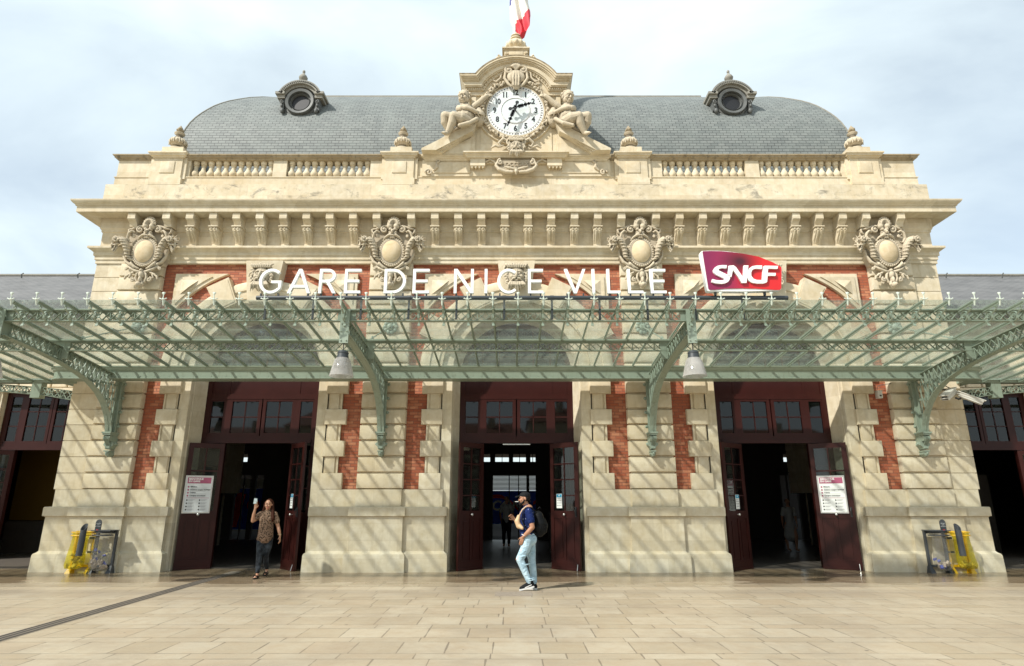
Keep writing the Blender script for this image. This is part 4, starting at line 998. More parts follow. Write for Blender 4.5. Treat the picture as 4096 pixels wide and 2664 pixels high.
def leaf(parent, hx, hy, fx, fy, plain=False, label=None, hgt=3.0):
    """an open door leaf from its hinge (hx,hy) to its free edge (fx,fy)"""
    o = bpy.data.objects.new('door', None)
    w = hypot(fx - hx, fy - hy); ang = atan2(fy - hy, fx - hx); T = 0.028
    b = B()
    b.box(0, 0.10, -T, T, 0.03, hgt); b.box(w - 0.11, w, -T, T, 0.03, hgt); b.box(0.10, w - 0.11, -T, T, hgt - 0.12, hgt)
    b.box(0.10, w - 0.11, -T, T, 0.03, 0.22); b.box(0.10, w - 0.11, -T, T, 1.18, 1.36); b.box(0.10, w - 0.11, -0.012, 0.012, 0.22, 1.18)
    b.box(w / 2 - 0.03, w / 2 + 0.03, -T, T, 0.22, 1.18)
    for a, d in ((0.10, w / 2 - 0.03), (w / 2 + 0.03, w - 0.11)):
        for sgn in (-1, 1):
            y0, y1 = sorted((sgn * 0.012, sgn * 0.022)); b.box(a + 0.05, d - 0.05, y0, y1, 0.28, 1.12)
    if plain: b.box(0.10, w - 0.11, -0.015, 0.015, 2.30, 2.335)
    else:
        for z in (1.72, 2.10, 2.48): b.box(0.10, w - 0.11, -0.016, 0.016, z - 0.014, z + 0.014)
    b.box(w / 2 - 0.014, w / 2 + 0.014, -0.0155, 0.0155, 1.36, hgt - 0.12)
    b.box(0.0, w, -T - 0.012, T + 0.012, 0.005, 0.05)
    me = b.mesh('door'); d = bpy.data.objects.new('door', me); me.materials.append(MAT['maroon_paint']); COL.objects.link(d)
    bpy.data.objects.remove(o)
    d.parent = parent; d.location = V((hx, hy, 0)) - wloc(parent); d.rotation_euler = (0, 0, ang)
    if label: d['label'] = label
    def sub(n, bb, m, sm=None):
        me = bb.mesh(n); me.materials.append(MAT[m]); q = bpy.data.objects.new(n, me); COL.objects.link(q); q.parent = d
        if sm: smooth(me, sm)
    sub('glass', B().box(0.10, w - 0.11, -0.003, 0.003, 1.36, hgt - 0.12), 'door_glass')
    for sgn in (-1, 1):
        h = B(); h.tube([(w * 0.52, 0, 1.27), (w * 0.52, sgn * 0.07, 1.27)], 0.012, 8); h.ell((w * 0.52, sgn * 0.085, 1.27), (0.033, 0.022, 0.033)); sub('handle', h, 'steel', 60)
    h = B(); h.box(w - 0.10, w - 0.06, -T - 0.02, -T, 1.22, 1.45); h.tube([(w - 0.08, -T - 0.03, 1.42), (w - 0.08, -T - 0.07, 1.36), (w - 0.08, -T - 0.03, 1.25)], 0.01, 6); sub('lock', h, 'black_metal')
    h = B(); h.tube([(w - 0.06, -T - 0.02, 0.15), (w - 0.05, -T - 0.06, 0.01)], 0.009, 6); sub('door_stop', h, 'steel')
    return d
for c in DC: woodwork(st, X0 + c, 15.90, 1.475, 4.76, True)
leafL = leaf(st, -7.36, 15.90, -8.07, 15.52, plain=True, label='maroon door leaf carrying the framed poster, left portal')
leaf(st, -5.62, 15.90, -5.08, 15.28, label='maroon door leaf seen almost edge on, left portal')
leaf(st, -0.735, 15.88, -1.29, 15.28)
leafC = leaf(st, 0.985, 15.88, 1.62, 15.29)
leaf(st, 5.86, 15.90, 5.16, 15.36)
leafR = leaf(st, 7.60, 15.90, 8.30, 15.42, plain=True, label='maroon door leaf carrying the white poster, right portal')
# long pull bar on the fixed light right of the woman
b = B(); b.tube([(-4.98, 15.80, 1.15), (-4.98, 15.80, 2.45)], 0.02, 10)
for z in (1.3, 2.3): b.tube([(-4.98, 15.80, z), (-4.98, 15.95, z)], 0.012, 8)
part('pull_bar', b, 'steel', st, sm=60)
part('closer', B().box(-0.35 + X0, 0.35 + X0, 15.84, 15.87, 2.975, 3.0), 'white_soft', st)
part('drain_hole', ring([(0.0, 0.02), (0.035, 0.01), (0.04, -0.02), (0.075, -0.03), (0.09, 0.0)], 20), 'rust_spot', st, at=(9.14, 15.15, 0.235))

# the hall behind
hall = root('station_hall', 'dark station hall seen through the three open portals', 'interior', (0, 20, 0))
def HP(n, b, m, **k): return part(n, b, m, hall, **k)
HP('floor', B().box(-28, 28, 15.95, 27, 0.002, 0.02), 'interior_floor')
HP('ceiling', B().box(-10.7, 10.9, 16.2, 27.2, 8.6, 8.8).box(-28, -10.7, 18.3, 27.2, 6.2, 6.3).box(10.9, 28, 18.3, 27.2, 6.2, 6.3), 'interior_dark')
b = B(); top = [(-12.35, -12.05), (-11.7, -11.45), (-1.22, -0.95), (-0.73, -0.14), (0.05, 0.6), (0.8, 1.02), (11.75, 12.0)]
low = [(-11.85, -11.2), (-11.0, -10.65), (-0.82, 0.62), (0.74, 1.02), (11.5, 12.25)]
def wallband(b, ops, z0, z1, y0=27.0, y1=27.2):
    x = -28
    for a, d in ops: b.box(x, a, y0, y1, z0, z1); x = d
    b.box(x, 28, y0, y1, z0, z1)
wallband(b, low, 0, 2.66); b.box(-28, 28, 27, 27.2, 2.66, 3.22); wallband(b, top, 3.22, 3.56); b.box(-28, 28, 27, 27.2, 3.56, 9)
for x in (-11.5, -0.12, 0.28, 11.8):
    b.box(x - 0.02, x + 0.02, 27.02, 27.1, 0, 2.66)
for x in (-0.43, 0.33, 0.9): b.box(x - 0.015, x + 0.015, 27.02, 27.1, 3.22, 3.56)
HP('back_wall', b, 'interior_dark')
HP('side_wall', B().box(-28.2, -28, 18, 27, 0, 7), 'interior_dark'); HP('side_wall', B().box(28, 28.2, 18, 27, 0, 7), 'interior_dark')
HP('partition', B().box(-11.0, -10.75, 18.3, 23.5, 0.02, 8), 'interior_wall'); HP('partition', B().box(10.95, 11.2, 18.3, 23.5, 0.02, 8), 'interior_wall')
HP('yellow_panel', B().box(-15.9, -14.55, 20.2, 20.3, 1.0, 3.2), 'yellow_panel')
HP('kiosk', B().box(-15.9, -14.4, 20.1, 20.35, 0.02, 0.98), 'interior_wall'); HP('kiosk', B().box(13.6, 15.2, 20.1, 20.3, 0.02, 2.4), 'interior_wall')
HP('ticket_barrier', B().box(-2.0, -1.3, 22, 22.6, 0.02, 1.35), 'interior_wall'); HP('ticket_barrier', B().box(1.25, 1.6, 21, 22, 0.02, 1.2), 'interior_wall')
# what stands on the platform beyond
ban = root('platform_hoarding', 'blue hoarding with white lettering and a red swoosh seen through the middle portal', 'hoarding', (0, 30, 0))
part('panel', B().box(-1.9, 2.1, 30, 30.06, 0.55, 2.05), 'blue_print', ban)
tm = text_mesh('NCONT', 0.62, 0.03, 'lettering', bold=0.02, shear=0.1); part('lettering', tm, 'shutter', ban, at=(-0.30, 29.97, 1.35))
b = B()
for i in range(14):
    t0, t1 = i / 14, (i + 1) / 14; f = lambda t: (-1.0 + 2.0 * t, 1.75 - 1.15 * t * t + 0.1 * sin(6 * t)); p0, p1 = f(t0), f(t1)
    b.poly([(p0[0], p0[1] - 0.08), (p1[0], p1[1] - 0.08), (p1[0], p1[1] + 0.08), (p0[0], p0[1] + 0.08)], 29.985, 29.998)
b.poly([(1.0, 1.4), (1.9, 1.9), (1.9, 2.0), (1.0, 1.55)], 29.985, 29.998); part('swoosh', b, 'red_print', ban)
s2 = root('platform_shutter', 'ribbed grey shutter above the blue hoarding on the platform', 'shutter', (0, 30.1, 2))
b = B(); [b.box(-1.9, 2.1, 30.1, 30.14, 2.07 + 0.06 * i, 2.12 + 0.06 * i) for i in range(14)]; part('slats', b, 'shutter', s2)
ban2 = root('platform_hoarding', 'blue and red hoarding glimpsed behind the woman through the left portal', 'hoarding', (-12.4, 30, 0))
part('panel', B().box(-14.5, -11.0, 30, 30.06, 0.3, 2.15), 'blue_print', ban2)
b = B(); b.poly([(-13.4, 0.4), (-12.9, 0.4), (-12.6, 1.9), (-13.0, 2.0)], 29.98, 29.995); b.join(ring([(0.22, 0), (0.30, -0.01), (0.30, 0.01)], 20).moved(-12.2, 29.98, 1.4)); part('swoosh', b, 'red_print', ban2)
part('slats', B().box(-14.5, -11.0, 30, 30.05, 2.2, 2.6), 'shutter', ban2)
pr = root('added_shade_roof', 'dark roof added beyond the hall to keep daylight out', 'roof', (0, 35, 6)); part('deck', B().box(-30, 30, 27.2, 29.2, 5.6, 5.8).box(-30, -2.2, 29.2, 60, 5.6, 5.8).box(2.2, 30, 29.2, 60, 5.6, 5.8).box(-2.2, 2.2, 36, 60, 5.6, 5.8).box(-30, -27, 59, 60, 0, 5.6).box(-22, -4, 59, 60, 0, 5.6).box(4, 22, 59, 60, 0, 5.6).box(27, 30, 59, 60, 0, 5.6).box(-27, -22, 59, 60, 0, 4.4).box(22, 27, 59, 60, 0, 4.4), 'interior_dark', pr)  # roof and end walls added to cut daylight; gaps let some in
struct('platform', B().box(-30, 30, 27.2, 60, -0.02, 0.012), 'interior_dark')

# ================================================================ the two lower wings
def wing(s):
    side = 'left' if s < 0 else 'right'
    w = root('station_wing', 'low side wing with dark slate roof, cut by the %s edge of the photo' % side, 'building', (s * 20, 18, 0))
    cx = X0 + s * 13.75; hf = 1.40
    def q(b): return b
    b = B(); a, d = sorted((s * 11.22 + X0, cx - s * (hf + 0.02))); b.box(a, d, 17.95, 18.3, 0, 7.0)
    a, d = sorted((cx + s * (hf + 0.02), s * 42)); b.box(a, d, 17.95, 18.3, 0, 7.0); b.box(cx - hf - 0.02, cx + hf + 0.02, 17.95, 18.3, 4.70, 7.0)
    part('wall', b, 'limestone_low', w)
    b = B()
    for k in range(12):
        z = 0.1 + 0.39 * k; ww = 0.62 if k % 2 else 0.5
        a, d = sorted((cx + s * (hf + 0.14), cx + s * (hf + 0.14 + ww))); b.cbox(a, d, 17.86, 17.96, z, z + 0.37, 0.03)
        a, d = sorted((cx + s * (hf + 1.0), cx + s * (hf + 2.1))); b.cbox(a, d, 17.82, 17.96, z, z + 0.37, 0.03)
    b.box(cx - hf - 0.10, cx + hf + 0.10, 17.80, 17.96, 4.71, 4.80)
    for k in range(6): b.cbox(cx - hf + k * 0.48, cx - hf + 0.44 + k * 0.48, 17.84, 17.96, 4.82, 5.1, 0.03)
    part('quoin', b, 'limestone', w)
    woodwork(w, cx, 18.12, hf, 4.70, False, True)
    hx = cx + s * 0.86; leaf(w, hx, 18.12, hx + s * 0.72, 17.60)
    b = B(); x0, x1 = sorted((s * 11.25 + X0, s * 45)); Ya, za, Yb, zb = 17.55, 7.05, 23.3, 10.38; LL = hypot(Yb - Ya, zb - za)
    me = bpy.data.meshes.new('roof'); vs = [(x0, Ya, za), (x1, Ya, za), (x1, Yb, zb), (x0, Yb, zb), (x1, 29, 7.05), (x0, 29, 7.05)]
    me.from_pydata(vs, [], [(0, 1, 2, 3), (3, 2, 4, 5)]); ul = me.uv_layers.new(name='uv')
    for i, u in enumerate([(x0, 0), (x1, 0), (x1, LL), (x0, LL), (x0, LL), (x1, LL), (x1, 0), (x0, 0)]): ul.data[i].uv = u
    ro = part('roof', me, 'slate_dark', w)
    part('roof_ridge', B().box(x0, x1, 23.2, 23.4, 10.36, 10.43), 'lead_stone', w)
    b = B()
    for i in range(9):
        x = s * (12.6 + i * 2.2); b.tube([(x, 22.55, 10.0), (x, 22.5, 10.14), (x + 0.06, 22.52, 10.2)], 0.025, 6)
    part('roof_hook', b, 'zinc_dark', w)
    part('eaves_gutter', B().sweep([(x0, 17.5), (x1, 17.5)], [(-0.1, 6.9), (0.10, 6.93), (0.14, 7.04), (0.1, 7.06), (-0.1, 7.06)]), 'zinc', w)
wing(-1); wing(1)

# ================================================================ houses across the square (seen mirrored in the panes)
hx = -46
for i, (wd, hh, lab) in enumerate(((18, 8.5, 'ochre house across the square, mirrored left in the door panes'), (13, 10.5, 'taller pale house across the square with two chimneys'), (17, 9.0, 'pinkish house across the square behind the viewer'), (15, 11, 'tall cream house across the square'), (24, 8.2, 'long low house across the square, mirrored right'))):
    h = root('town_house', lab, 'house', (hx + wd / 2, -44, 0), group='houses across the square'); b = B().box(hx + 0.05, hx + wd - 0.05, -54, -44, 0, hh); part('wall', b, ('limestone', 'limestone_low', 'carved_stone')[i % 3], h)
    b = B(); b.add([(hx - 0.2, -43.6, hh), (hx + wd + 0.2, -43.6, hh), (hx + wd + 0.2, -54.4, hh), (hx - 0.2, -54.4, hh), (hx + 1.5, -49, hh + 2.4), (hx + wd - 1.5, -49, hh + 2.4)], [(0, 1, 5, 4), (2, 3, 4, 5), (1, 2, 5), (3, 0, 4), (0, 3, 2, 1)]); r_ = part('roof', b, 'tile_red', h)
    for k in range(2): part('chimney', B().box(hx + wd * (0.25 + 0.45 * k), hx + wd * (0.25 + 0.45 * k) + 0.9, -48, -47.2, hh + 0.8, hh + 3.0), 'carved_stone', r_)
    n = int(wd / 3)
    for k in range(n):
        for f in range(2):
            xx = hx + (k + 0.5) * wd / n; part('window', B().box(xx - 0.55, xx + 0.55, -44.05, -43.95, 3.8 + f * 3, 5.6 + f * 3) if 5.6 + f * 3 < hh else B().box(xx - 0.55, xx + 0.55, -44.05, -43.95, 1.0, 2.6), 'zinc_dark', h)
    hx += wd
# ================================================================ glass canopy
can = root('glass_canopy', 'pale green riveted iron and glass canopy on curved brackets across the whole front', 'canopy', (X0, 13, 4.5))
def KP(n, b, m='green_paint', **k): return part(n, b, m, can, **k)
def zg(y): return 5.2 - 0.108 * (y - 10.8)
BX = [-9.9, -3.3, 3.3, 9.9]; SPC = 6.6 / 14
def truss(L, h, w=0.05, pitch=0.157):
    """lattice girder along +X from 0 to L, hanging from z=0 down to -h, at y=0"""
    b = B(); t = 0.012
    for z, dz in ((0, -t), (-h, t)):
        z0, z1 = sorted((z, z + dz)); b.box(0, L, -w, w, z0, z1); b.box(0, L, -0.006, 0.006, *(sorted((z + dz, z + dz * 2.5))))
    n = max(1, round((L - 0.34) / pitch)); p = (L - 0.34) / n
    for i in range(n):
        x = 0.17 + i * p
        b.bar((x + 0.012, -0.012, -h + 0.035), (x + p - 0.012, -0.012, -0.035), 0.010, 0.032, up=(0, 1, 0)); b.bar((x + p - 0.012, 0.002, -h + 0.035), (x + 0.012, 0.002, -0.035), 0.010, 0.032, up=(0, 1, 0))
        if i % 3 == 0: b.box(x - 0.008, x + 0.008, -0.02, 0.012, -h + t, -t)
        b.ell((x + p / 2, -0.022, -h / 2), 0.011, n=6, m=4)
    for x0, x1 in ((0, 0.17), (L - 0.17, L)): b.box(x0, x1, -0.010, 0.010, -h + t, -t)
    for i in range(int(L / 0.11)):
        for z in (-0.028, -h + 0.028): b.ell((0.05 + i * 0.11, -0.010, z), 0.008, n=6, m=4)
    return b
tf = truss(6.6, 0.215).mesh('front_girder'); tm_ = truss(6.6, 0.20).mesh('middle_girder')
for k in range(-1, 4):
    x = X0 + BX[0] + 6.6 * k
    KP('front_girder', tf, at=(x, 11.30, 5.135)); KP('middle_girder', tm_, at=(x, 12.90, 4.925))
b = B(); x0, x1 = X0 - 17, X0 + 17
b.box(x0, x1, 12.84, 12.96, 4.93, 4.968); b.box(x0, x1, 12.78, 12.82, 4.935, 4.965); KP('middle_beam', b)
b = B(); b.box(x0, x1, 11.24, 11.27, 5.138, 5.16); KP('front_rail', b)
# gutter along the wall, with rounded ends
b = B(); prof = [(-0.25, 4.455), (0.10, 4.455), (0.11, 4.465), (0.11, 4.49), (0.085, 4.50), (0.085, 4.66), (0.11, 4.67), (0.13, 4.70), (0.135, 4.725), (0.16, 4.735), (0.17, 4.77), (0.15, 4.78), (-0.25, 4.80)]
pth = [(X0 - 11.4, 16.3)] + [(X0 - 11.1 + -0.3 * cos(R(a)), 15.05 - 0.3 * sin(R(a))) for a in range(0, 91, 15)] + [(X0 + 11.1 + 0.3 * sin(R(a)), 15.05 - 0.3 * cos(R(a))) for a in range(0, 91, 15)] + [(X0 + 11.4, 16.3)]
b.sweep(pth, prof); KP('wall_gutter', b, sm=35)
b = B()
for i in range(64):
    x = X0 - 10.9 + i * 0.346; b.ell((x, 14.66, 4.53), 0.009, n=6, m=4)
q_ = KP('gutter_rivets', b); q_['kind'] = 'stuff'
for s in (-1, 1):
    a, d = sorted((X0 + s * 11.6, X0 + s * 24)); KP('wing_gutter', B().box(a, d, 15.88, 16.12, 4.60, 4.67).box(a, d, 15.84, 15.9, 4.655, 4.70))
# rafters, scroll heads and panes
def rafter(y1):
    y0 = 10.86; b = B(); vs = []
    b.bar((0, y0, zg(y0) - 0.036), (0, y1, zg(y1) - 0.036), 0.014, 0.036); b.bar((0, y0, zg(y0) - 0.012), (0, y1, zg(y1) - 0.012), 0.036, 0.012); b.bar((0, y0, zg(y0) + 0.012), (0, y1, zg(y1) + 0.012), 0.022, 0.014)
    return b.mesh('rafter')
rS, rL = rafter(14.62), rafter(15.88)
def scroll():
    b = B()
    def sp(cy, cz, r0, turns, a0, sg, w):
        pts = []
        for i in range(24):
            t = i / 23; a = a0 + sg * t * turns * 2 * pi; r = r0 * (1 - 0.8 * t); pts.append((0, cy + r * cos(a), cz + r * sin(a)))
        return pts
    # strap from rafter end, S-curve with a scroll, down to the girder foot
    body = [(0, 10.87, 5.12), (0, 10.92, 5.08), (0, 10.93, 5.02)]
    s1 = sp(10.93, 5.10, 0.035, 1.0, R(-90), 1, 0.01)
    s2 = sp(11.14, 5.00, 0.085, 1.6, R(180), -1, 0.01)
    pts = s1[::-1] + [(0, 10.97, 5.06), (0, 11.02, 5.03), (0, 11.03, 5.0)]
    for seq in (s1, s2, [(0, 10.94, 5.065), (0, 10.99, 5.04), (0, 11.04, 5.02), (0, 11.055, 5.0)]):
        for i in range(len(seq) - 1): b.bar(seq[i], seq[i + 1], 0.034, 0.009, up=(0, 0.3, 1))
    seq = [(0, 11.06, 4.99), (0, 11.07, 4.93), (0, 11.13, 4.89), (0, 11.22, 4.90), (0, 11.26, 4.93)]
    for i in range(4): b.bar(seq[i], seq[i + 1], 0.034, 0.012, up=(0, 0.3, 1))
    b.bar((0, 11.20, 4.93), (0, 11.20, 4.83), 0.03, 0.014, up=(0, 1, 0)); b.bar((0, 11.20, 4.85), (0, 11.17, 4.80), 0.05, 0.012, up=(0, 1, 0)); b.ell((0, 11.14, 5.0), (0.03, 0.018, 0.018), n=8, m=6)
    return b.mesh('scroll_bracket')
def knob():
    b = B()
    b.tube([(0, 10.84, 5.10), (0, 10.82, 5.17), (0, 10.80, 5.22), (0, 10.80, 5.265), (0, 10.80, 5.30), (0, 10.80, 5.335), (0, 10.80, 5.345)], [0.014, 0.020, 0.020, 0.008, 0.016, 0.036, 0.022], 8, flat=0.6)
    b.tube([(-0.075, 10.80, 5.222), (-0.06, 10.80, 5.226), (-0.03, 10.80, 5.21), (0, 10.80, 5.205), (0.03, 10.80, 5.21), (0.06, 10.80, 5.226), (0.075, 10.80, 5.222)], [0.004, 0.013, 0.008, 0.015, 0.008, 0.013, 0.004], 8)
    me = b.mesh('finial'); smooth(me, 60); return me
sc_, kn = scroll(), knob()
xs = [BX[0] + SPC * k for k in range(-14, 57)]
for x in xs:
    if abs(x) > 16.4: continue
    wx = X0 + x; deep = abs(x) > 11.5
    KP('rafter', rL if deep else rS, at=(wx, 0, 0)); KP('scroll_bracket', sc_, at=(wx, 0, 0)); KP('finial', kn, 'white_green' if 'white_green' in MAT else 'green_paint', at=(wx, 0, 0))
def pane(y1, name='glass_pane'):
    y0 = 10.82; b = B(); h = SPC / 2 - 0.008; n = 1
    b.add([(-h, y0, zg(y0)), (h, y0, zg(y0)), (h, y1, zg(y1)), (-h, y1, zg(y1)), (-h, y0, zg(y0) + 0.006), (h, y0, zg(y0) + 0.006), (h, y1, zg(y1) + 0.006), (-h, y1, zg(y1) + 0.006)],
          [(0, 3, 2, 1), (4, 5, 6, 7), (0, 1, 5, 4), (1, 2, 6, 5), (2, 3, 7, 6), (3, 0, 4, 7)])
    return b.mesh(name)
pS, pL = pane(14.6), pane(15.86)
for x in xs[:-1]:
    if abs(x) > 16.4 or abs(x + SPC) > 16.9: continue
    deep = abs(x + SPC / 2) > 11.4; KP('glass_pane', pL if deep else pS, 'canopy_glass', at=(X0 + x + SPC / 2, 0, 0))
# curved lattice brackets
TOP = [(11.28, 4.93), (12.0, 4.88), (12.9, 4.80), (13.8, 4.70), (14.6, 4.60), (14.98, 4.55)]
BOT = [(11.28, 4.66), (11.9, 4.61), (12.5, 4.54), (13.0, 4.47), (13.5, 4.37), (13.95, 4.24), (14.3, 4.07), (14.58, 3.85), (14.78, 3.6), (14.9, 3.35), (14.94, 3.20)]
def interp(P_, y):
    for i in range(len(P_) - 1):
        if P_[i][0] <= y <= P_[i + 1][0] + 1e-9: t = (y - P_[i][0]) / (P_[i + 1][0] - P_[i][0]); return P_[i][1] + t * (P_[i + 1][1] - P_[i][1])
    return P_[-1][1]
def bracket():
    b = B(); hw = 0.085
    def strip(pts, w, t):
        for i in range(len(pts) - 1): b.bar((0, *pts[i]), (0, *pts[i + 1]), w, t)
    strip(TOP, 0.15, 0.014); strip([(y, z - 0.03) for y, z in TOP], 0.012, 0.05)
    strip(BOT, 0.16, 0.014); strip([(y - 0.006, z + 0.03) for y, z in BOT], 0.012, 0.05)
    b.box(-0.08, 0.08, 15.05, 15.09, 3.18, 4.58); b.box(-0.006, 0.006, 14.98, 15.06, 3.2, 4.5); b.box(-0.05, 0.05, 15.09, 15.24, 3.2, 4.5)
    ys = [11.45 + 0.17 * i for i in range(21)]
    for i in range(len(ys) - 1):
        y0, y1 = ys[i], ys[i + 1]
        for sx in (-0.06, 0.06):
            t0, b0, t1, b1 = interp(TOP, y0) - 0.03, interp(BOT, y0) + 0.03, interp(TOP, y1) - 0.03, interp(BOT, y1) + 0.03
            b.bar((sx, y0, b0), (sx, y1, t1), 0.008, 0.022, up=(1, 0, 0)); b.bar((sx, y0, t0), (sx, y1, b1), 0.008, 0.022, up=(1, 0, 0))
            if i % 2 == 0: b.bar((sx, y0, b0), (sx, y0, t0), 0.008, 0.026, up=(1, 0, 0))
    for z in (3.6, 3.95, 4.3): b.bar((0, interp([(q[1], q[0]) for q in BOT[::-1]], z), z), (0, 15.05, z + 0.05), 0.01, 0.05)
    for i in range(len(BOT) - 1):
        p, q = BOT[i], BOT[i + 1]; n = max(1, int(hypot(q[0] - p[0], q[1] - p[1]) / 0.09))
        nx, nz = -(q[1] - p[1]), (q[0] - p[0]); l = hypot(nx, nz)
        for k in range(n):
            for sx in (-0.05, 0.05): b.ell((sx, p[0] + (q[0] - p[0]) * k / n - nx / l * -0.0 , p[1] + (q[1] - p[1]) * k / n - 0.010), (0.011, 0.011, 0.011), n=6, m=4)
    # plates where the girders meet the bracket
    b.box(-0.085, 0.085, 11.19, 11.215, 4.47, 5.14); b.box(-0.01, 0.01, 11.21, 11.5, 4.6, 5.0)
    for x in (-0.05, 0.05):
        for z in (4.52, 4.70, 4.85): b.ell((x, 11.185, z), 0.016, n=8, m=6)
    b.box(-0.20, 0.20, 12.86, 12.885, 4.55, 4.93); b.box(-0.012, 0.012, 12.5, 13.3, 4.60, 4.80)
    b.poly([(-0.09, 4.60), (0.09, 4.60), (0.22, 4.80), (0.22, 4.92), (-0.22, 4.92), (-0.22, 4.80)], 12.855, 12.90)
    for z in (3.35, 3.7, 4.05, 4.4):
        for s in (-1, 1): b.ell((s * 0.10, 15.12, z), (0.045, 0.03, 0.04), n=8, m=6); b.ell((s * 0.12, 15.10, z), (0.015, 0.03, 0.015), n=6, m=4)
    return b
def console():
    b = B()
    b.box(-0.11, 0.11, 14.86, 15.24, 3.17, 3.205); b.box(-0.095, 0.095, 14.88, 15.24, 3.13, 3.17)
    b.poly([(-0.08, 3.13), (-0.08, 2.98), (-0.11, 2.95), (-0.12, 2.90), (-0.075, 2.86), (-0.055, 2.80), (0.055, 2.80), (0.075, 2.86), (0.12, 2.90), (0.11, 2.95), (0.08, 2.98), (0.08, 3.13)][::-1], 15.02, 15.24)
    b.tube([(-0.075, 14.97, 3.06), (0.075, 14.97, 3.06)], 0.075, 14); b.tube([(-0.05, 15.03, 2.84), (0.05, 15.03, 2.84)], 0.035, 10)
    for x in (-0.045, -0.015, 0.015, 0.045): b.tube([(x, 14.90, 3.10), (x, 14.89, 3.04), (x, 14.95, 2.97), (x, 15.01, 2.90), (x, 15.0, 2.82)], 0.012, 6)
    b.box(-0.065, 0.065, 14.98, 15.24, 2.74, 2.77); b.lathe([(0.0, -0.09), (0.04, -0.075), (0.06, -0.03), (0.055, 0.02), (0.03, 0.03)], (0, 15.05, 2.72), 12)
    b.ell((0, 15.0, 2.70), 0.03, n=8, m=6); b.poly([(-0.05, 2.74), (-0.06, 2.68), (0, 2.62), (0.06, 2.68), (0.05, 2.74)], 15.06, 15.24)
    for s in (-1, 1): b.ell((s * 0.115, 15.10, 2.93), (0.035, 0.03, 0.035), n=10, m=6)
    return b
bk = bracket().mesh('bracket'); ck = console().mesh('console'); smooth(ck, 40)
def anchor():
    b = B(); r = random.Random(2)
    for i in range(10):
        a = 2 * pi * i / 10; b.ell((0.14 * cos(a), 15.18, 5.92 + 0.14 * sin(a)), (0.06, 0.035, 0.06), n=8, m=6)
    b.ell((0, 15.15, 5.92), (0.09, 0.06, 0.09), n=12, m=8); b.tube([(0, 15.12, 5.90), (0, 12.95, 4.98)], 0.016, 8); b.obox((0, 14.3, 5.555), 0.03, 0.12, 0.05); b.ell((0, 13.3, 5.13), (0.03, 0.08, 0.04), n=8, m=6)
    return b
am = anchor().mesh('tie_rod'); smooth(am, 50)
for x in BX:
    o = KP('bracket', bk, at=(X0 + x, 0, 0)); part('console', ck, 'green_paint', o, at=(X0 + x, 0, 0)); KP('tie_rod', am, at=(X0 + x * 0.985, 0, 0))
# side brackets that carry the wing canopies off the pavilion's flanks
for s in (-1, 1):
    b = B(); T = [(11.25, 4.33), (12.4, 4.47), (13.6, 4.56), (15.5, 4.62)]; Bo = [(11.25, 4.02), (11.7, 4.15), (12.4, 4.27), (13.6, 4.38), (15.5, 4.44)]
    def st_(P_, w, t):
        for i in range(len(P_) - 1): b.bar((s * P_[i][0], 16.0, P_[i][1]), (s * P_[i + 1][0], 16.0, P_[i + 1][1]), w, t)
    st_(T, 0.12, 0.014); st_(Bo, 0.14, 0.014)
    x = 11.3; i = 0
    while x < 15.3:
        for yy in (15.95, 16.05):
            b.bar((s * x, yy, interp(Bo, x)), (s * (x + 0.17), yy, interp(T, x + 0.17)), 0.022, 0.008, up=(0, 1, 0)); b.bar((s * x, yy, interp(T, x)), (s * (x + 0.17), yy, interp(Bo, x + 0.17)), 0.022, 0.008, up=(0, 1, 0))
            if i % 2 == 0: b.bar((s * x, yy, interp(Bo, x)), (s * x, yy, interp(T, x)), 0.03, 0.008, up=(0, 1, 0))
        x += 0.17; i += 1
    b.box(min(s * 12.5, s * 12.75), max(s * 12.5, s * 12.75), 15.9, 16.1, 4.2, 4.62)
    KP('side_bracket', b.moved(dx=X0))

# hanging lamps
def lamp(x, label):
    L = root('hanging_lamp', label, 'lamp', (x, 11.23, 4.47), group='lamps hanging under the canopy brackets')
    b = B(); b.tube([(0, 0, 0.02), (0, 0, -0.16)], 0.009, 6); b.ell((0, 0, -0.0), 0.02, n=8, m=6); part('rod', b, 'black_metal', L, world=False)
    b = B(); b.lathe([(0.03, -0.135), (0.085, -0.15), (0.095, -0.17), (0.105, -0.18), (0.105, -0.20), (0.10, -0.205), (0.112, -0.29)], (0, 0, 0), 24); part('housing', b, 'pipe_grey', L, world=False, sm=40)
    b = B(); n = 32; prof = [(0.115, -0.285), (0.15, -0.34), (0.215, -0.60), (0.223, -0.635), (0.217, -0.637), (0.208, -0.60), (0.145, -0.345), (0.11, -0.29)]
    vs = [(r * cos(2 * pi * i / n), r * sin(2 * pi * i / n), z) for i in range(n) for r, z in prof]; m = len(prof)
    b.add(vs, [(i * m + j, i * m + j + 1, ((i + 1) % n) * m + j + 1, ((i + 1) % n) * m + j) for i in range(n) for j in range(m - 1)])
    part('shade', b, 'lamp_plastic', L, world=False, sm=50)
    b = B(); b.lathe([(0.05, -0.30), (0.06, -0.42), (0.03, -0.46), (0.002, -0.47)], (0, 0, 0), 12); part('bulb', b, 'white_soft', L, world=False, sm=50)
lamp(X0 + BX[0] + 0.0, 'frosted lamp at the far left edge, cut by the frame, below the canopy')
lamp(X0 + BX[1], 'frosted lamp hanging in front of the pier left of the middle portal')
lamp(X0 + BX[2], 'frosted lamp hanging in front of the pier right of the middle portal')
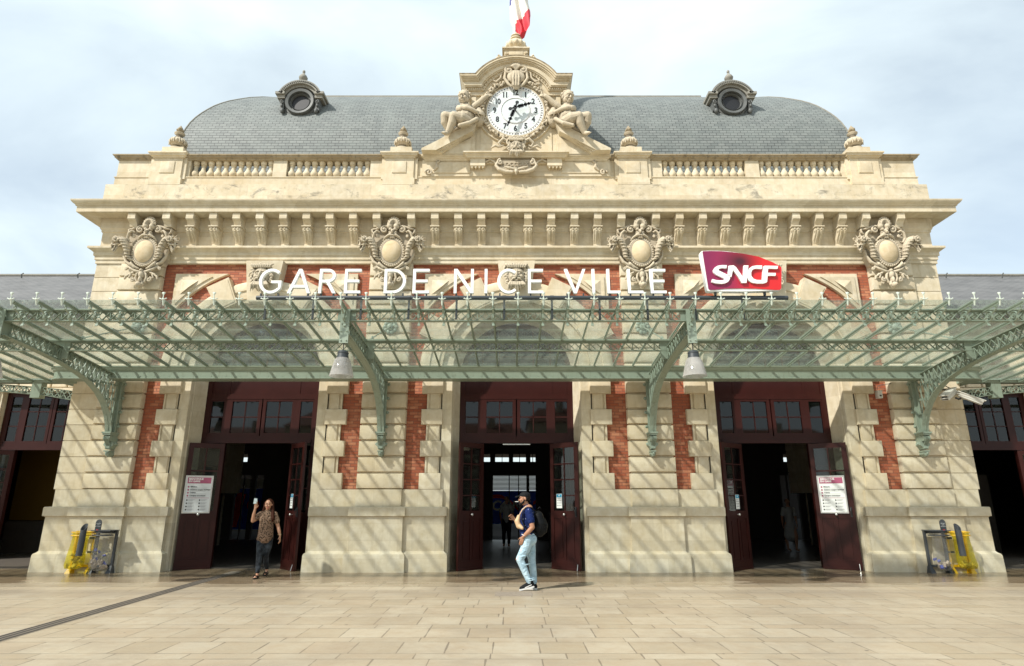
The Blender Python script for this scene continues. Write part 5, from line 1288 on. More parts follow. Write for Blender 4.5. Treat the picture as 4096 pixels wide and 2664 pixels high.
# ================================================================ clock
ck_ = root('clock', 'round white station clock with black numerals in the carved gable', 'clock', (X0 - 0.02, 15.05, 12.25))
def cw(n, b, m, **k): return part(n, b, m, ck_, world=False, **k)
b = B(); b.tube([(0, 0.03, 0), (0, 0.0, 0)], 0.805, 64); cw('dial', b, 'dial_white')
for i in range(60):
    b = B()
    a = 2 * pi * i / 60; w = 0.011; d = V((sin(a), 0, cos(a))); x = V((cos(a), 0, -sin(a))); b.obox(d * 0.755 + V((0, -0.003, 0)), w, 0.003, 0.017, x, (0, 1, 0), d)
    cw('minute_mark', b, 'black_ink')
for i in range(12):
    a = 2 * pi * (i + 1) / 12; d = (sin(a), cos(a)); b = B(); pts = []
    for k in range(16):
        t = 2 * pi * k / 16; ex = 2.6; cx, cz = cos(t), sin(t); s = 1 / (abs(cx) ** ex + abs(cz) ** ex) ** (1 / ex); lx, lz = 0.118 * cx * s * (1 + 0.22 * cz * s), 0.10 * cz * s
        pts.append((d[0] * 0.585 + lx * cos(a) + lz * d[0], d[1] * 0.585 - lx * sin(a) + lz * d[1]))
    b.poly(pts[::-1], -0.004, 0.0); pl_ = cw('numeral_plate', b, 'dial_blue')
    me = text_mesh(str(i + 1), 0.24, 0.004, 'numeral', bold=0.008, wide=0.80, space=0.85); cw('numeral', me, 'black_ink', at=(d[0] * 0.585, -0.008, d[1] * 0.585))
b = B(); b.tube([(0, 0, 0), (0, -0.004, 0)], 0.385, 48)
cw('centre_disc', b, 'dial_blue')
b = B(); b.tube([(0.41 * cos(2 * pi * i / 48), -0.006, 0.41 * sin(2 * pi * i / 48)) for i in range(49)], 0.014, 6)
for i in range(72): a = 2 * pi * i / 72; b.ell((0.405 * cos(a), -0.012, 0.405 * sin(a)), 0.011, n=6, m=4)
b.join(ring([(0.70, 0), (0.705, -0.008), (0.72, -0.008), (0.725, 0)])); cw('beaded_ring', b, 'dial_white', sm=50)
def hand(deg, L, w, y):
    a = R(deg); d = V((sin(a), 0, cos(a))); x = V((cos(a), 0, -sin(a))); b = B()
    b.obox(d * (L * 0.5 - 0.06), w * 0.45, 0.006, L * 0.5 + 0.06, x, (0, 1, 0), d); b.obox(d * L * 0.33, w * 1.1, 0.006, L * 0.16, x, (0, 1, 0), d); b.obox(d * L * 0.62, w, 0.006, w, (x + d).normalized(), (0, 1, 0), (d - x).normalized())
    b.obox(d * L * 0.82, w * 0.8, 0.006, w * 0.8, (x + d).normalized(), (0, 1, 0), (d - x).normalized())
    b.tube([d * -0.15 + V((0, 0.007, 0)), d * -0.15 + V((0, -0.007, 0))], 0.052, 16); b.obox(d * -0.09, 0.02, 0.006, 0.07, x, (0, 1, 0), d); b.tube([(0, 0.008, 0), (0, -0.01, 0)], 0.055, 16)
    q = B(); q.v = [(p[0], p[1] + y, p[2]) for p in b.v]; q.f = b.f; return q
cw('hour_hand', hand(72, 0.48, 0.05, -0.15), 'black_ink'); cw('minute_hand', hand(200, 0.66, 0.045, -0.18), 'black_ink')
cw('hub', B().tube([(0, 0, 0), (0, -0.19, 0)], 0.025, 12), 'black_ink')

# ================================================================ flag
fl = root('flagpole', 'white flagpole with blue, white and red flag above the clock gable', 'flagpole', (X0 - 0.04, 15.3, 15.0))
part('pole', B().tube([(0, 0, -0.05), (0, 0, 5.2)], 0.045, 12).ell((0, 0, 5.25), 0.08), 'white_paint', fl, world=False, sm=60)
def flag():
    """limp cloth hanging from the masthead in deep folds; stripes run diagonally down it"""
    LE = [(5.0, 0.0, 0.10), (4.2, -0.10, 0.20), (3.0, -0.16, 0.34), (2.0, -0.15, 0.40), (1.3, -0.13, 0.42), (0.85, -0.15, 0.46), (0.6, -0.13, 0.49), (0.4, -0.08, 0.47), (0.2, 0.02, 0.44), (0.0, 0.08, 0.36), (-0.08, 0.13, 0.22)]
    nu, rows = 24, []
    for k in range(len(LE) - 1):
        for t in range(4):
            f = t / 4; rows.append(tuple(LE[k][i] * (1 - f) + LE[k + 1][i] * f for i in range(3)))
    rows.append(LE[-1])
    P_ = []
    for z, xl, xr in rows:
        for i in range(nu + 1):
            u = i / nu; x = xl + (xr - xl) * u; P_.append((x + 0.012 * sin(z * 9), -0.06 + 0.11 * sin(u * 11 + z * 2.2) * (0.4 + 0.6 * u), z + 0.05 * sin(u * 7) * (1 - u) - 0.04 * cos(u * 9)))
    G_ = {'flag_red': [], 'flag_white': [], 'flag_blue': []}
    for j in range(len(rows) - 1):
        for i in range(nu):
            a = j * (nu + 1) + i; q = (a, a + 1, a + nu + 2, a + nu + 1); x = sum(P_[v][0] for v in q) / 4; z = sum(P_[v][2] for v in q) / 4
            s_ = z - 1.15 * (x - 0.05); m = 'flag_red' if s_ < 0.42 else ('flag_blue' if s_ > 1.3 and x < 0.02 or s_ > 2.2 else 'flag_white'); G_[m].append(q)
    out = []
    for m, fs in G_.items():
        ids = sorted({v for f in fs for v in f}); mp = {v: k for k, v in enumerate(ids)}
        out.append((B().add([P_[v] for v in ids], [tuple(mp[v] for v in f) for f in fs]), m))
    return out
fo = None
for b, m in flag():
    o = part('flag' if fo is None else 'flag_band', b, m, fo or fl, world=False, sm=80); fo = fo or o

# ================================================================ urns
def urn():
    b = B(); b.lathe([(0.22, 0), (0.22, 0.05), (0.12, 0.08), (0.11, 0.11), (0.17, 0.16), (0.235, 0.24), (0.24, 0.30), (0.20, 0.37), (0.11, 0.41), (0.09, 0.45), (0.10, 0.52), (0.15, 0.56), (0.155, 0.59), (0.10, 0.61), (0.06, 0.63)], n=28)
    for i in range(10):
        a = 2 * pi * i / 10; b.ell((0.215 * cos(a), 0.215 * sin(a), 0.26), (0.055, 0.055, 0.075), n=10, m=8)
        b.tube([(0.25 * cos(a + .3), 0.25 * sin(a + .3), 0.17), (0.255 * cos(a + .3), 0.255 * sin(a + .3), 0.27), (0.2 * cos(a + .3), 0.2 * sin(a + .3), 0.37)], 0.018, 6)
    f = B(); f.lathe([(0.05, 0.61), (0.10, 0.66), (0.105, 0.70), (0.07, 0.77), (0.03, 0.83), (0.005, 0.87)], n=16)
    for i in range(6): a = i; f.ell((0.07 * cos(a), 0.07 * sin(a), 0.67 + 0.02 * (i % 3)), (0.05, 0.05, 0.045), n=8, m=6)
    u = root('stone_urn', 'x', 'urn', group='stone urns on the parapet pedestals')
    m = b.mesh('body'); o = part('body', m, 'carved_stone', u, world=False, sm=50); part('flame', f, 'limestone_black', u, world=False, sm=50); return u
u0 = urn()
for i, (pc, lab) in enumerate(zip(BP, ('stone urn at the far left end of the parapet', 'stone urn on the pedestal left of the clock gable', 'stone urn on the pedestal right of the clock gable', 'stone urn at the far right end of the parapet'))):
    u = u0 if i == 0 else copy_tree(u0); u.location = (X0 + pc, 15.52, 11.25); u.scale = (0.92, 0.92, 0.95); u['label'] = lab

# ================================================================ figure helpers
def chain(b, pts, rad, n=10):
    """smooth limb: tapered tube with balls at every joint"""
    b.tube(pts, rad, n, cap=True)
    for p, r in zip(pts, rad): b.ell(p, r, n=10, m=8)
def place(o, loc, rz=0): o.location = loc; o.rotation_euler = (0, 0, rz)
def hand5(b, w, d, up, sc=1.0, curl=0.5, side=1):
    """palm and five fingers at wrist w, pointing along d; up = back of the hand; side = thumb side"""
    d = V(d).normalized(); up = V(up); up = (up - d * up.dot(d)).normalized(); s = d.cross(up) * side; w = V(w)
    pc = w + d * 0.045 * sc
    for t in (-0.026, -0.009, 0.009, 0.026): b.tube([w + s * t * 0.6 * sc, w + d * 0.085 * sc + s * t * sc], [0.014 * sc, 0.012 * sc], 8); b.ell(w + d * 0.085 * sc + s * t * sc, 0.012 * sc, n=8, m=6)
    for t, L in ((-0.028, 0.058), (-0.0095, 0.07), (0.0095, 0.075), (0.028, 0.066)):
        p = w + d * 0.088 * sc + s * t * sc; dirv = d.copy(); pts = [p]
        for k, f in enumerate((0.45, 0.32, 0.23)):
            dirv = (dirv * cos(curl * 0.8) - up * sin(curl * 0.8)).normalized(); p = p + dirv * L * f * sc * 1.1; pts.append(p)
        b.tube(pts, [0.0095 * sc, 0.009 * sc, 0.008 * sc, 0.006 * sc], 8); b.ell(pts[-1], 0.0065 * sc, n=8, m=6)
    p = w + d * 0.02 * sc + s * 0.028 * sc; p1 = p + (d * 0.7 + s * 0.7 - up * 0.3).normalized() * 0.04 * sc; p2 = p1 + (d * 0.9 + s * 0.2 - up * 0.4).normalized() * 0.032 * sc
    b.tube([p, p1, p2], [0.013 * sc, 0.011 * sc, 0.008 * sc], 8); b.ell(p2, 0.008 * sc, n=8, m=6)
def head_mesh(b, c, rot, s=1.0, child=False, open_mouth=False):
    """skull, jaw, nose, brows, lips, ears; c = centre of the head, rot = Euler; front looks to -Y"""
    q = rot.to_matrix(); c = V(c)
    def e(p, r): b.ell(c + q @ (V(p) * s), tuple(x * s for x in (r if hasattr(r, '__len__') else (r, r, r))), rot=rot, n=14, m=10)
    e((0, 0.01, 0.025), (0.076, 0.093, 0.088)); e((0, -0.022, -0.03), (0.060 if not child else 0.068, 0.066, 0.078 if not child else 0.062)); e((0, -0.055, -0.088 if not child else -0.07), (0.028, 0.028, 0.022))
    e((0, -0.094, -0.012), (0.012, 0.018, 0.026)); e((0, -0.104, -0.026), (0.016, 0.014, 0.011)); e((0, -0.072, 0.036), (0.05, 0.022, 0.012))
    for t in (-1, 1):
        e((t * 0.030, -0.082, 0.026), (0.022, 0.010, 0.007)); e((t * 0.036, -0.066, -0.022), (0.024, 0.022, 0.022)); e((t * 0.077, 0.008, -0.005), (0.010, 0.018, 0.030)); e((t * 0.030, -0.078, 0.010), (0.014, 0.010, 0.008))
    e((0, -0.089, -0.048), (0.024, 0.011, 0.006)); e((0, -0.085, -0.066 if open_mouth else -0.060), (0.020, 0.011, 0.007))
from mathutils import Euler

# ================================================================ cherubs
CH_ = chain
def cherub(s, name, label):
    """plump winged child seated on the sloping cornice; built as the left one (s=1), mirrored for the right"""
    b = B()
    chain = lambda b_, pts, rad, n=10: CH_(b_, pts, [r * 1.2 for r in rad], n)
    # coordinates: world x relative to X0, z world; later shifted
    pel, chest, neck = (-1.40, -0.02, 11.90), (-1.42, -0.04, 12.26), (-1.44, -0.06, 12.47)
    chain(b, [pel, (-1.42, -0.06, 12.07), chest, (-1.45, -0.05, 12.40)], [0.215, 0.215, 0.19, 0.13], 14); chain(b, [(-1.45, -0.05, 12.40), neck], [0.08, 0.075], 10)
    head_mesh(b, (-1.46, -0.10, 12.665), Euler((R(12), R(-6), R(-22))), 2.1, child=True)
    r = random.Random(5)
    for i in range(34):
        a = r.uniform(0, 2 * pi); t = r.uniform(0.15, 1.35); d = V((sin(t) * cos(a), sin(t) * sin(a) * 1.0, cos(t)))
        if d.y < -0.62 and d.z < 0.62: continue
        b.ell(V((-1.46, -0.07, 12.69)) + V((d.x * 0.185, d.y * 0.19, d.z * 0.20)), r.uniform(0.03, 0.05), n=8, m=6)
    # thighs, shins, feet: one leg up, one stretched down the slope
    chain(b, [(-1.33, -0.10, 11.86), (-1.52, -0.30, 11.88), (-1.72, -0.38, 11.90)], [0.15, 0.14, 0.105], 12); chain(b, [(-1.72, -0.38, 11.90), (-1.76, -0.33, 11.72), (-1.88, -0.26, 11.45)], [0.10, 0.10, 0.06], 12)
    chain(b, [(-1.88, -0.26, 11.45), (-1.93, -0.33, 11.39), (-1.98, -0.40, 11.36)], [0.055, 0.05, 0.035], 10)
    for i in range(5): b.ell((-2.03 + 0.022 * i, -0.44 + 0.004 * i, 11.345), 0.018, n=8, m=6)
    chain(b, [(-1.50, 0.0, 11.90), (-1.74, -0.12, 12.0), (-1.98, -0.22, 12.02)], [0.14, 0.13, 0.10], 12); chain(b, [(-1.98, -0.22, 12.02), (-1.98, -0.16, 11.85), (-1.86, -0.06, 11.60)], [0.10, 0.095, 0.06], 12)
    # arms: one across the body, one raised to the garland
    chain(b, [(-1.60, -0.08, 12.34), (-1.52, -0.24, 12.24), (-1.40, -0.28, 12.22)], [0.085, 0.075, 0.065], 10); chain(b, [(-1.40, -0.28, 12.22), (-1.25, -0.26, 12.19), (-1.10, -0.22, 12.14)], [0.065, 0.06, 0.045], 10); hand5(b, (-1.09, -0.22, 12.14), (1, 0.1, -0.25), (0, -1, 0), 1.35, 0.3, 1)
    chain(b, [(-1.28, -0.02, 12.36), (-1.14, -0.06, 12.46), (-1.02, -0.08, 12.56)], [0.085, 0.08, 0.07], 10); chain(b, [(-1.02, -0.08, 12.56), (-0.93, -0.10, 12.65), (-0.84, -0.12, 12.72)], [0.07, 0.062, 0.05], 10); hand5(b, (-0.84, -0.12, 12.72), (1, -0.1, 0.3), (0, -1, 0), 1.3, 0.7, -1)
    # wings
    for dx, a0, L in ((-1.66, 205, 0.30), (-1.22, 40, 0.26)):
        for i in range(7):
            a = R(a0 + i * (14 if a0 > 90 else -13)); b.tube([(dx, 0.08, 12.28), (dx + L * 0.6 * cos(a), 0.10, 12.30 + L * 0.6 * sin(a)), (dx + L * cos(a), 0.08, 12.26 + L * 1.0 * sin(a))], [0.05, 0.045, 0.02], 8)
    # owl or vase under the arm, drapery
    chain(b, [(-1.06, 0.02, 12.0), (-1.04, -0.02, 12.16), (-1.05, -0.02, 12.32)], [0.15, 0.14, 0.08], 12)
    for p, q in (((-1.10, -0.2, 11.92), (-1.30, -0.34, 11.70)), ((-1.30, -0.34, 11.70), (-1.55, -0.36, 11.62)), ((-1.2, -0.1, 11.8), (-1.5, -0.2, 11.68)), ((-1.55, -0.1, 11.75), (-1.95, 0.0, 11.55)), ((-1.8, 0.0, 11.55), (-2.18, 0.05, 11.36))):
        chain(b, [p, q], [0.055, 0.045], 8)
    o = B(); o.v = [(x * s, y, z - 11.3) for x, y, z in b.v]; o.f = b.f if s > 0 else [f[::-1] for f in b.f]
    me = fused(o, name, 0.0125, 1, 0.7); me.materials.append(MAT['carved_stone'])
    ob = bpy.data.objects.new(name, me); COL.objects.link(ob); ob.location = (X0, 15.02, 11.19)
    return tag(ob, label, 'statue', 'winged children beside the clock')
cherub(1, 'cherub_statue', 'carved winged child seated left of the clock, one hand on the garland')
cherub(-1, 'cherub_statue', 'carved winged child seated right of the clock, legs down the slope')

# ================================================================ rooftop sign letters
T_ = 0.108
def arcp(cx, cz, rx, rz, a0, a1, n=18): return [(cx + rx * cos(R(a0 + (a1 - a0) * i / n)), cz + rz * sin(R(a0 + (a1 - a0) * i / n))) for i in range(n + 1)]
def glyph(ch, w):
    t = T_
    if ch == 'E': return [[(0, 0), (w, 0), (w, t), (t, t), (t, .45), (w * .9, .45), (w * .9, .45 + t), (t, .45 + t), (t, 1 - t), (w, 1 - t), (w, 1), (0, 1)]]
    if ch == 'L': return [[(0, 0), (w, 0), (w, t), (t, t), (t, 1), (0, 1)]]
    if ch == 'I': return [[(0, 0), (t, 0), (t, 1), (0, 1)]]
    if ch == 'N': return [[(0, 0), (t, 0), (t, .80), (w - t * 1.2, 0), (w, 0), (w, 1), (w - t, 1), (w - t, .20), (t * 1.2, 1), (0, 1)]]
    if ch == 'V': return [[(0, 1), (t * 1.1, 1), (w / 2, .17), (w - 1.1 * t, 1), (w, 1), (w / 2 + .52 * t, 0), (w / 2 - .52 * t, 0)]]
    if ch == 'A':
        xi = lambda z: 1.1 * t + (w / 2 - 1.1 * t) * z / .84
        return [[(0, 0), (1.1 * t, 0), (xi(.23), .23), (w - xi(.23), .23), (w - 1.1 * t, 0), (w, 0), (w / 2 + .55 * t, 1), (w / 2 - .55 * t, 1)], [(xi(.34), .34), (w / 2, .84), (w - xi(.34), .34)]]
    if ch == 'D':
        c = w * .42; return [[(0, 0)] + arcp(c, .5, w - c, .5, -90, 90) + [(0, 1)], [(t, t), (t, 1 - t)] + arcp(c, .5, w - c - t, .5 - t, 90, -90)]
    if ch == 'R':
        c = w * .5; return [[(0, 0), (t, 0), (t, .44), (w * .42, .44), (w - 1.25 * t, 0), (w, 0), (w * .62, .45)] + arcp(c, .725, w * .93 - c, .275, -75, 90) + [(0, 1)], [(t, .55), (t, 1 - t)] + arcp(c, .725, w * .93 - c - t, .275 - t, 90, -90) + []]
    if ch in 'CG':
        rx = w * .54; cx = rx
        if ch == 'C': return [arcp(cx, .5, rx, .51, 48, 312, 26) + arcp(cx, .5, rx - t, .51 - t, 312, 48, 26)]
        o = arcp(cx, .5, rx, .51, 48, 325, 28); return [o + [(w, .52), (cx * 1.02, .52), (cx * 1.02, .52 - t * .9), (w - t, .52 - t * .9), (w - t, .20)] + arcp(cx, .5, rx - t, .51 - t, 318, 48, 26)]
SX = [(-4.9, -4.465, 'G'), (-4.34, -3.891, 'A'), (-3.736, -3.399, 'R'), (-3.244, -2.93, 'E'), (-2.477, -2.057, 'D'), (-1.921, -1.603, 'E'), (-1.125, -0.743, 'N'), (-0.531, -0.478, 'I'), (-0.285, 0.121, 'C'), (0.309, 0.603, 'E'), (1.014, 1.429, 'V'), (1.55, 1.617, 'I'), (1.839, 2.095, 'L'), (2.24, 2.534, 'L'), (2.679, 2.983, 'E')]
sg = root('station_sign', 'row of large white letters spelling GARE DE NICE VILLE above the canopy', 'sign', (-1, 11.2, 5.38))
for i, (a, d, ch) in enumerate(SX):
    w = (d - a) / 0.5; me = curve_mesh([[(x * 0.5, z * 0.5) for x, z in lp] for lp in glyph(ch, w)], 0.07)
    part('letter', me, 'white_paint', sg, at=(a, 11.20, 5.452))
b = B(); b.tube([(-4.93, 11.22, 5.375), (5.32, 11.22, 5.375)], 0.043, 14); part('pipe', b, 'pipe_grey', sg, sm=60)
for a, d, ch in SX:
    for x in ((a + 0.05, d - 0.05) if d - a > 0.2 else (a + 0.03,)): part('letter_foot', B().box(x - 0.014, x + 0.014, 11.19, 11.23, 5.40, 5.46), 'pipe_grey', sg)
for x in [-4.75 + 0.92 * k for k in range(11)]: part('strut', B().box(x - 0.02, x + 0.02, 11.24, 11.262, 4.95, 5.36).tube([(x - 0.035, 11.22, 5.375), (x + 0.035, 11.22, 5.375)], 0.05, 12), 'pipe_grey', sg)
# logo panel
def zl(pts):           # points traced on a 4.76x enlargement -> metres on the sign plane
    return [((2700 + x / 4.76 - 2048) * 0.004857, 6.30 + (1012 - (960 + y / 4.76)) * 0.00519) for x, y in pts]
lg = root('logo_sign', 'red and purple curved panel with white italic SNCF letters beside the station name', 'sign', (3.75, 11.15, 5.4))
outl = zl([(500, 290), (508, 262), (530, 245), (650, 239), (830, 240), (1000, 250), (1150, 268), (1400, 312), (1650, 372), (1850, 455), (2000, 545), (2022, 575), (2015, 640), (1965, 950), (1950, 980), (1925, 992), (1215, 1010), (600, 1005), (565, 990)])
part('case', curve_mesh([outl[::-1]], 0.12, 'case'), 'white_paint', lg, at=(0, 11.17, 0))
face = zl([(540, 268), (552, 254), (700, 250), (900, 254), (1100, 272), (1300, 298), (1600, 358), (1850, 462), (1985, 540), (2010, 565), (2008, 600), (1958, 955), (1930, 985), (1850, 985), (1700, 975), (1500, 962), (1215, 956), (900, 962), (700, 985), (605, 982), (590, 960)])
fx = [(x - 3.75, z - 5.4) for x, z in face]
me = curve_mesh([fx[::-1]], 0.012, 'face'); part('face', me, 'logo_face', lg, world=False, at=(0, -0.048, 0))
SN = {'S': [(965, 535), (870, 533), (790, 545), (730, 580), (695, 630), (700, 675), (740, 712), (820, 750), (880, 778), (892, 800), (870, 815), (800, 820), (740, 815), (665, 795), (643, 850), (720, 875), (830, 885), (900, 875), (960, 845), (1000, 790), (995, 745), (950, 710), (880, 675), (810, 640), (797, 620), (815, 600), (870, 590), (950, 595)],
 'N': [(965, 712), (1000, 545), (1090, 538), (1135, 575), (1248, 765), (1285, 540), (1372, 540), (1300, 868), (1205, 868), (1175, 790), (1070, 625), (1025, 762), (1008, 760), (990, 725)],
 'C': [(1632, 540), (1520, 540), (1440, 555), (1380, 595), (1335, 680), (1325, 760), (1345, 820), (1400, 862), (1500, 880), (1620, 878), (1680, 860), (1692, 815), (1610, 815), (1500, 812), (1440, 790), (1405, 735), (1410, 670), (1440, 620), (1500, 600), (1618, 605)],
 'F': [(1600, 815), (1650, 560), (1675, 545), (1930, 550), (1915, 605), (1738, 600), (1720, 680), (1872, 683), (1862, 735), (1712, 735), (1688, 850), (1640, 862)]}
for i, (k, v) in enumerate(SN.items()):
    part('letter', curve_mesh([zl(v)[::-1]], 0.04 + 0.004 * (i % 2), 'letter'), 'white_paint', lg, at=(0, 11.075, 0))
part('foot', B().box(4.2 - 0.3, 4.24 - 0.3, 11.16, 11.20, 5.41, 5.50).box(4.85, 4.89, 11.16, 11.20, 5.41, 5.50), 'pipe_grey', lg)

# ================================================================ posters and stickers
def poster(L, u0, u1, z0, z1, side, label, white):
    """framed information poster fixed to a door leaf, side=-1: on the face turned to the square"""
    ang = L.rotation_euler.z; org = wloc(L); o = root('poster', label, 'poster', group='welcome posters on the door leaves')
    o.location = org + V((cos(ang) * (u0 + u1) / 2, sin(ang) * (u0 + u1) / 2, 0)) ; flip = side
    nrm = V((sin(ang), -cos(ang), 0)) * side; o.location += nrm * 0.045; o.location.z = z0; o.rotation_euler = (0, 0, ang if side > 0 else ang + pi)
    w, h = (u1 - u0) / 2, z1 - z0
    def pp(n, b, m): return part(n, b, m, o, world=False)
    b = B(); b.box(-w, w, -0.012, 0.016, 0, 0.028); b.box(-w, w, -0.012, 0.016, h - 0.028, h); b.box(-w, -w + 0.028, -0.012, 0.016, 0.028, h - 0.028); b.box(w - 0.028, w, -0.012, 0.016, 0.028, h - 0.028); pp('frame', b, 'steel')
    pp('sheet', B().box(-w + 0.028, w - 0.028, -0.002, 0.012, 0.028, h - 0.028), 'white_paint' if white else 'white_soft')  # sun and shade put into the sheet colour
    pp('banner', B().box(-w + 0.05, w - 0.045, -0.005, -0.0025, h * 0.79, h - 0.045), 'pink_print')
    b = B(); b.box(-w + 0.06, w - 0.05, -0.005, -0.0025, h * 0.40, h * 0.408); pp('rule', b, 'pink_print')
    me = text_mesh('BIENVENUE\nEN GARE', 0.062, 0.002, 'heading', bold=0.002, align='LEFT', line=0.9); q = pp('heading', me, 'white_paint'); q.location = (-w + 0.075, -0.007, h * 0.875)
    for i, tx in enumerate(('Billetterie', 'Assistance voyageur handicapé', 'Toilettes', 'Consignes automatiques')):
        z = h * (0.70 - i * 0.078); me = text_mesh(tx, 0.036, 0.002, 'line_of_text', bold=0.001, align='LEFT'); q = pp('line_of_text', me, 'black_ink'); q.location = (-w + 0.13, -0.006, z)
        b = B().box(-w + 0.07, -w + 0.105, -0.005, -0.0025, z - 0.022, z + 0.016); pp('pictogram', b, 'pink_print')
        b = B(); b.box(-w + 0.13, w - 0.12 - 0.03 * (i % 2), -0.005, -0.0025, z - 0.034, z - 0.029); pp('small_print', b, 'grey_ink')
    b = B(); b2 = B()
    for r_ in range(4):
        for c_ in range(2):
            z = h * (0.35 - r_ * 0.083); x = -w + 0.085 + c_ * (w - 0.03); b2.box(x - 0.012, x + 0.016, -0.005, -0.0025, z - 0.02, z + 0.012)
            for k in range(3): b.box(x + 0.03, x + 0.17 - 0.02 * k, -0.005, -0.0025, z + 0.008 - 0.014 * k, z + 0.012 - 0.014 * k)
    pp('small_print', b, 'grey_ink'); pp('pictogram', b2, 'black_ink')
    return o
poster(leafL, 0.17, 0.79, 1.30, 2.20, -1, 'grey framed welcome poster toned duller for the shaded door leaf, left of the woman', False)
poster(leafR, 0.10, 0.72, 1.30, 2.20, 1, 'welcome poster toned whiter for the sunlit rightmost door leaf', True)
def sticker(x, y, z, ang, w, h, label, kind='info'):
    o = root('notice', label, 'notice', (x, y, z), rz=ang)
    def pp(n, b, m, at=None):
        q = part(n, b, m, o, world=False); 
        if at: q.location = at
    if kind == 'cam':
        pp('sheet', B().box(-w / 2, w / 2, -0.002, 0.002, 0, h), 'black_ink')
        b = B(); b.poly([(-w * .36, h * .62), (-w * .30, h * .52), (w * .22, h * .70), (w * .30, h * .86)], -0.005, -0.003); b.poly([(-w * .30, h * .40), (-w * .2, h * .40), (-w * .2, h * .50), (w * .15, h * .50), (w * .15, h * .58), (-w * .3, h * .55)], -0.005, -0.003); pp('symbol', b, 'red_orange' if 'red_orange' in MAT else 'red_print')
        pp('small_print', B().box(-w * .36, w * .36, -0.004, -0.003, h * .16, h * .25), 'white_soft'); return
    pp('sheet', B().box(-w / 2, w / 2, -0.002, 0.002, 0, h), 'white_paint'); pp('blue_head', B().box(-w / 2 + 0.006, w / 2 - 0.006, -0.004, -0.0025, h * 0.76, h - 0.008), 'cyan_print')
    pp('symbol', B().tube([(0, -0.006, h * 0.88), (0, -0.004, h * 0.88)], w * 0.11, 12), 'white_paint')
    b = B()
    for r_ in range(3):
        for c_ in range(2):
            x0 = -w * .38 + c_ * w * .42; z0 = h * (0.50 - 0.17 * r_); b.box(x0, x0 + w * .1, -0.004, -0.0025, z0, z0 + h * .07)
            for k in range(3): b.box(x0 + w * .15, x0 + w * .34, -0.004, -0.0025, z0 + h * .028 * k, z0 + h * (.028 * k + .012))
    b.box(-w * .38, w * .3, -0.004, -0.0025, h * .68, h * .70); b.box(-w * .38, w * .1, -0.004, -0.0025, h * .63, h * .645); pp('pictogram', b, 'grey_ink')
def on_leaf(L, u, side, z, *a, **k):
    ang = L.rotation_euler.z; p = wloc(L) + V((cos(ang) * u, sin(ang) * u, 0)) + V((sin(ang), -cos(ang), 0)) * 0.02 * side
    sticker(p.x, p.y, z, ang if side > 0 else ang + pi, *a, **k)
doors = [o for o in st.children if o.name.startswith('door') and o.rotation_euler.z != 0]
dl = {round(wloc(o).x, 2): o for o in doors}
on_leaf(dl[0.98] if 0.98 in dl else leafC, 0.27, 1, 1.42, 0.17, 0.34, 'white notice with a blue head on the door leaf right of the man')
on_leaf(dl[-5.62], 0.30, 1, 1.42, 0.15, 0.34, 'narrow white notice with a blue head on the door leaf right of the woman')
on_leaf(dl[5.86], 0.40, -1, 1.40, 0.15, 0.34, 'white notice with a blue head on the dark leaf left of the right doorway')
on_leaf(dl[-0.73] if -0.73 in dl else doors[0], 0.50, -1, 1.40, 0.16, 0.34, 'black notice with a red camera symbol on the door leaf left of the middle doorway', kind='cam')

# ================================================================ security cameras
cc = root('security_camera', 'large white twin security camera on the right corner of the pavilion', 'security camera', (X0 + 10.72, 14.9, 4.05))
def housing(b, a, d, w):
    a, d = V(a), V(d); dr = (d - a).normalized(); b.bar(a, d, w, w * 0.8); b.bar(a - dr * 0.05, d, w * 1.15, 0.02, up=(0, 0, 1)); return b
b = B(); housing(b, (10.42, 14.62, 3.98), (10.85, 14.9, 4.20), 0.15); b.bar((10.36, 14.58, 4.03), (10.85, 14.9, 4.28), 0.19, 0.02); part('housing', b, 'camera_white', cc)
b = B(); housing(b, (10.90, 14.80, 4.10), (11.30, 14.62, 3.86), 0.13); b.bar((10.88, 14.80, 4.17), (11.36, 14.60, 3.90), 0.16, 0.02); part('housing', b, 'camera_white', cc)
b = B(); b.bar((10.405, 14.61, 3.97), (10.43, 14.63, 3.985), 0.11, 0.08); part('lens', b, 'black_ink', cc)
b = B(); b.tube([(10.85, 15.28, 4.3), (10.85, 14.95, 4.25), (10.86, 14.86, 4.1)], 0.022, 8); b.tube([(10.80, 14.8, 4.02), (10.86, 14.78, 3.98), (10.93, 14.8, 4.0)], 0.025, 8); b.tube([(10.83, 14.9, 4.25), (10.75, 15.1, 4.4), (10.70, 15.2, 4.5)], 0.012, 6); part('mount', b, 'black_metal', cc)
sb = root('sensor_box', 'small white box on the brick strip beside the right portal', 'sensor', (9.26, 15.33, 4.12))
part('case', B().box(9.20, 9.31, 15.24, 15.37, 4.08, 4.26).box(9.19, 9.32, 15.23, 15.37, 4.26, 4.275), 'camera_white', sb); part('lens', B().tube([(9.255, 15.24, 4.14), (9.255, 15.22, 4.14)], 0.02, 10), 'black_ink', sb)
part('cable', B().tube([(9.25, 15.34, 4.27), (9.26, 15.33, 4.38), (9.35, 15.3, 4.43), (9.55, 15.2, 4.44)], 0.007, 6), 'black_metal', sb)

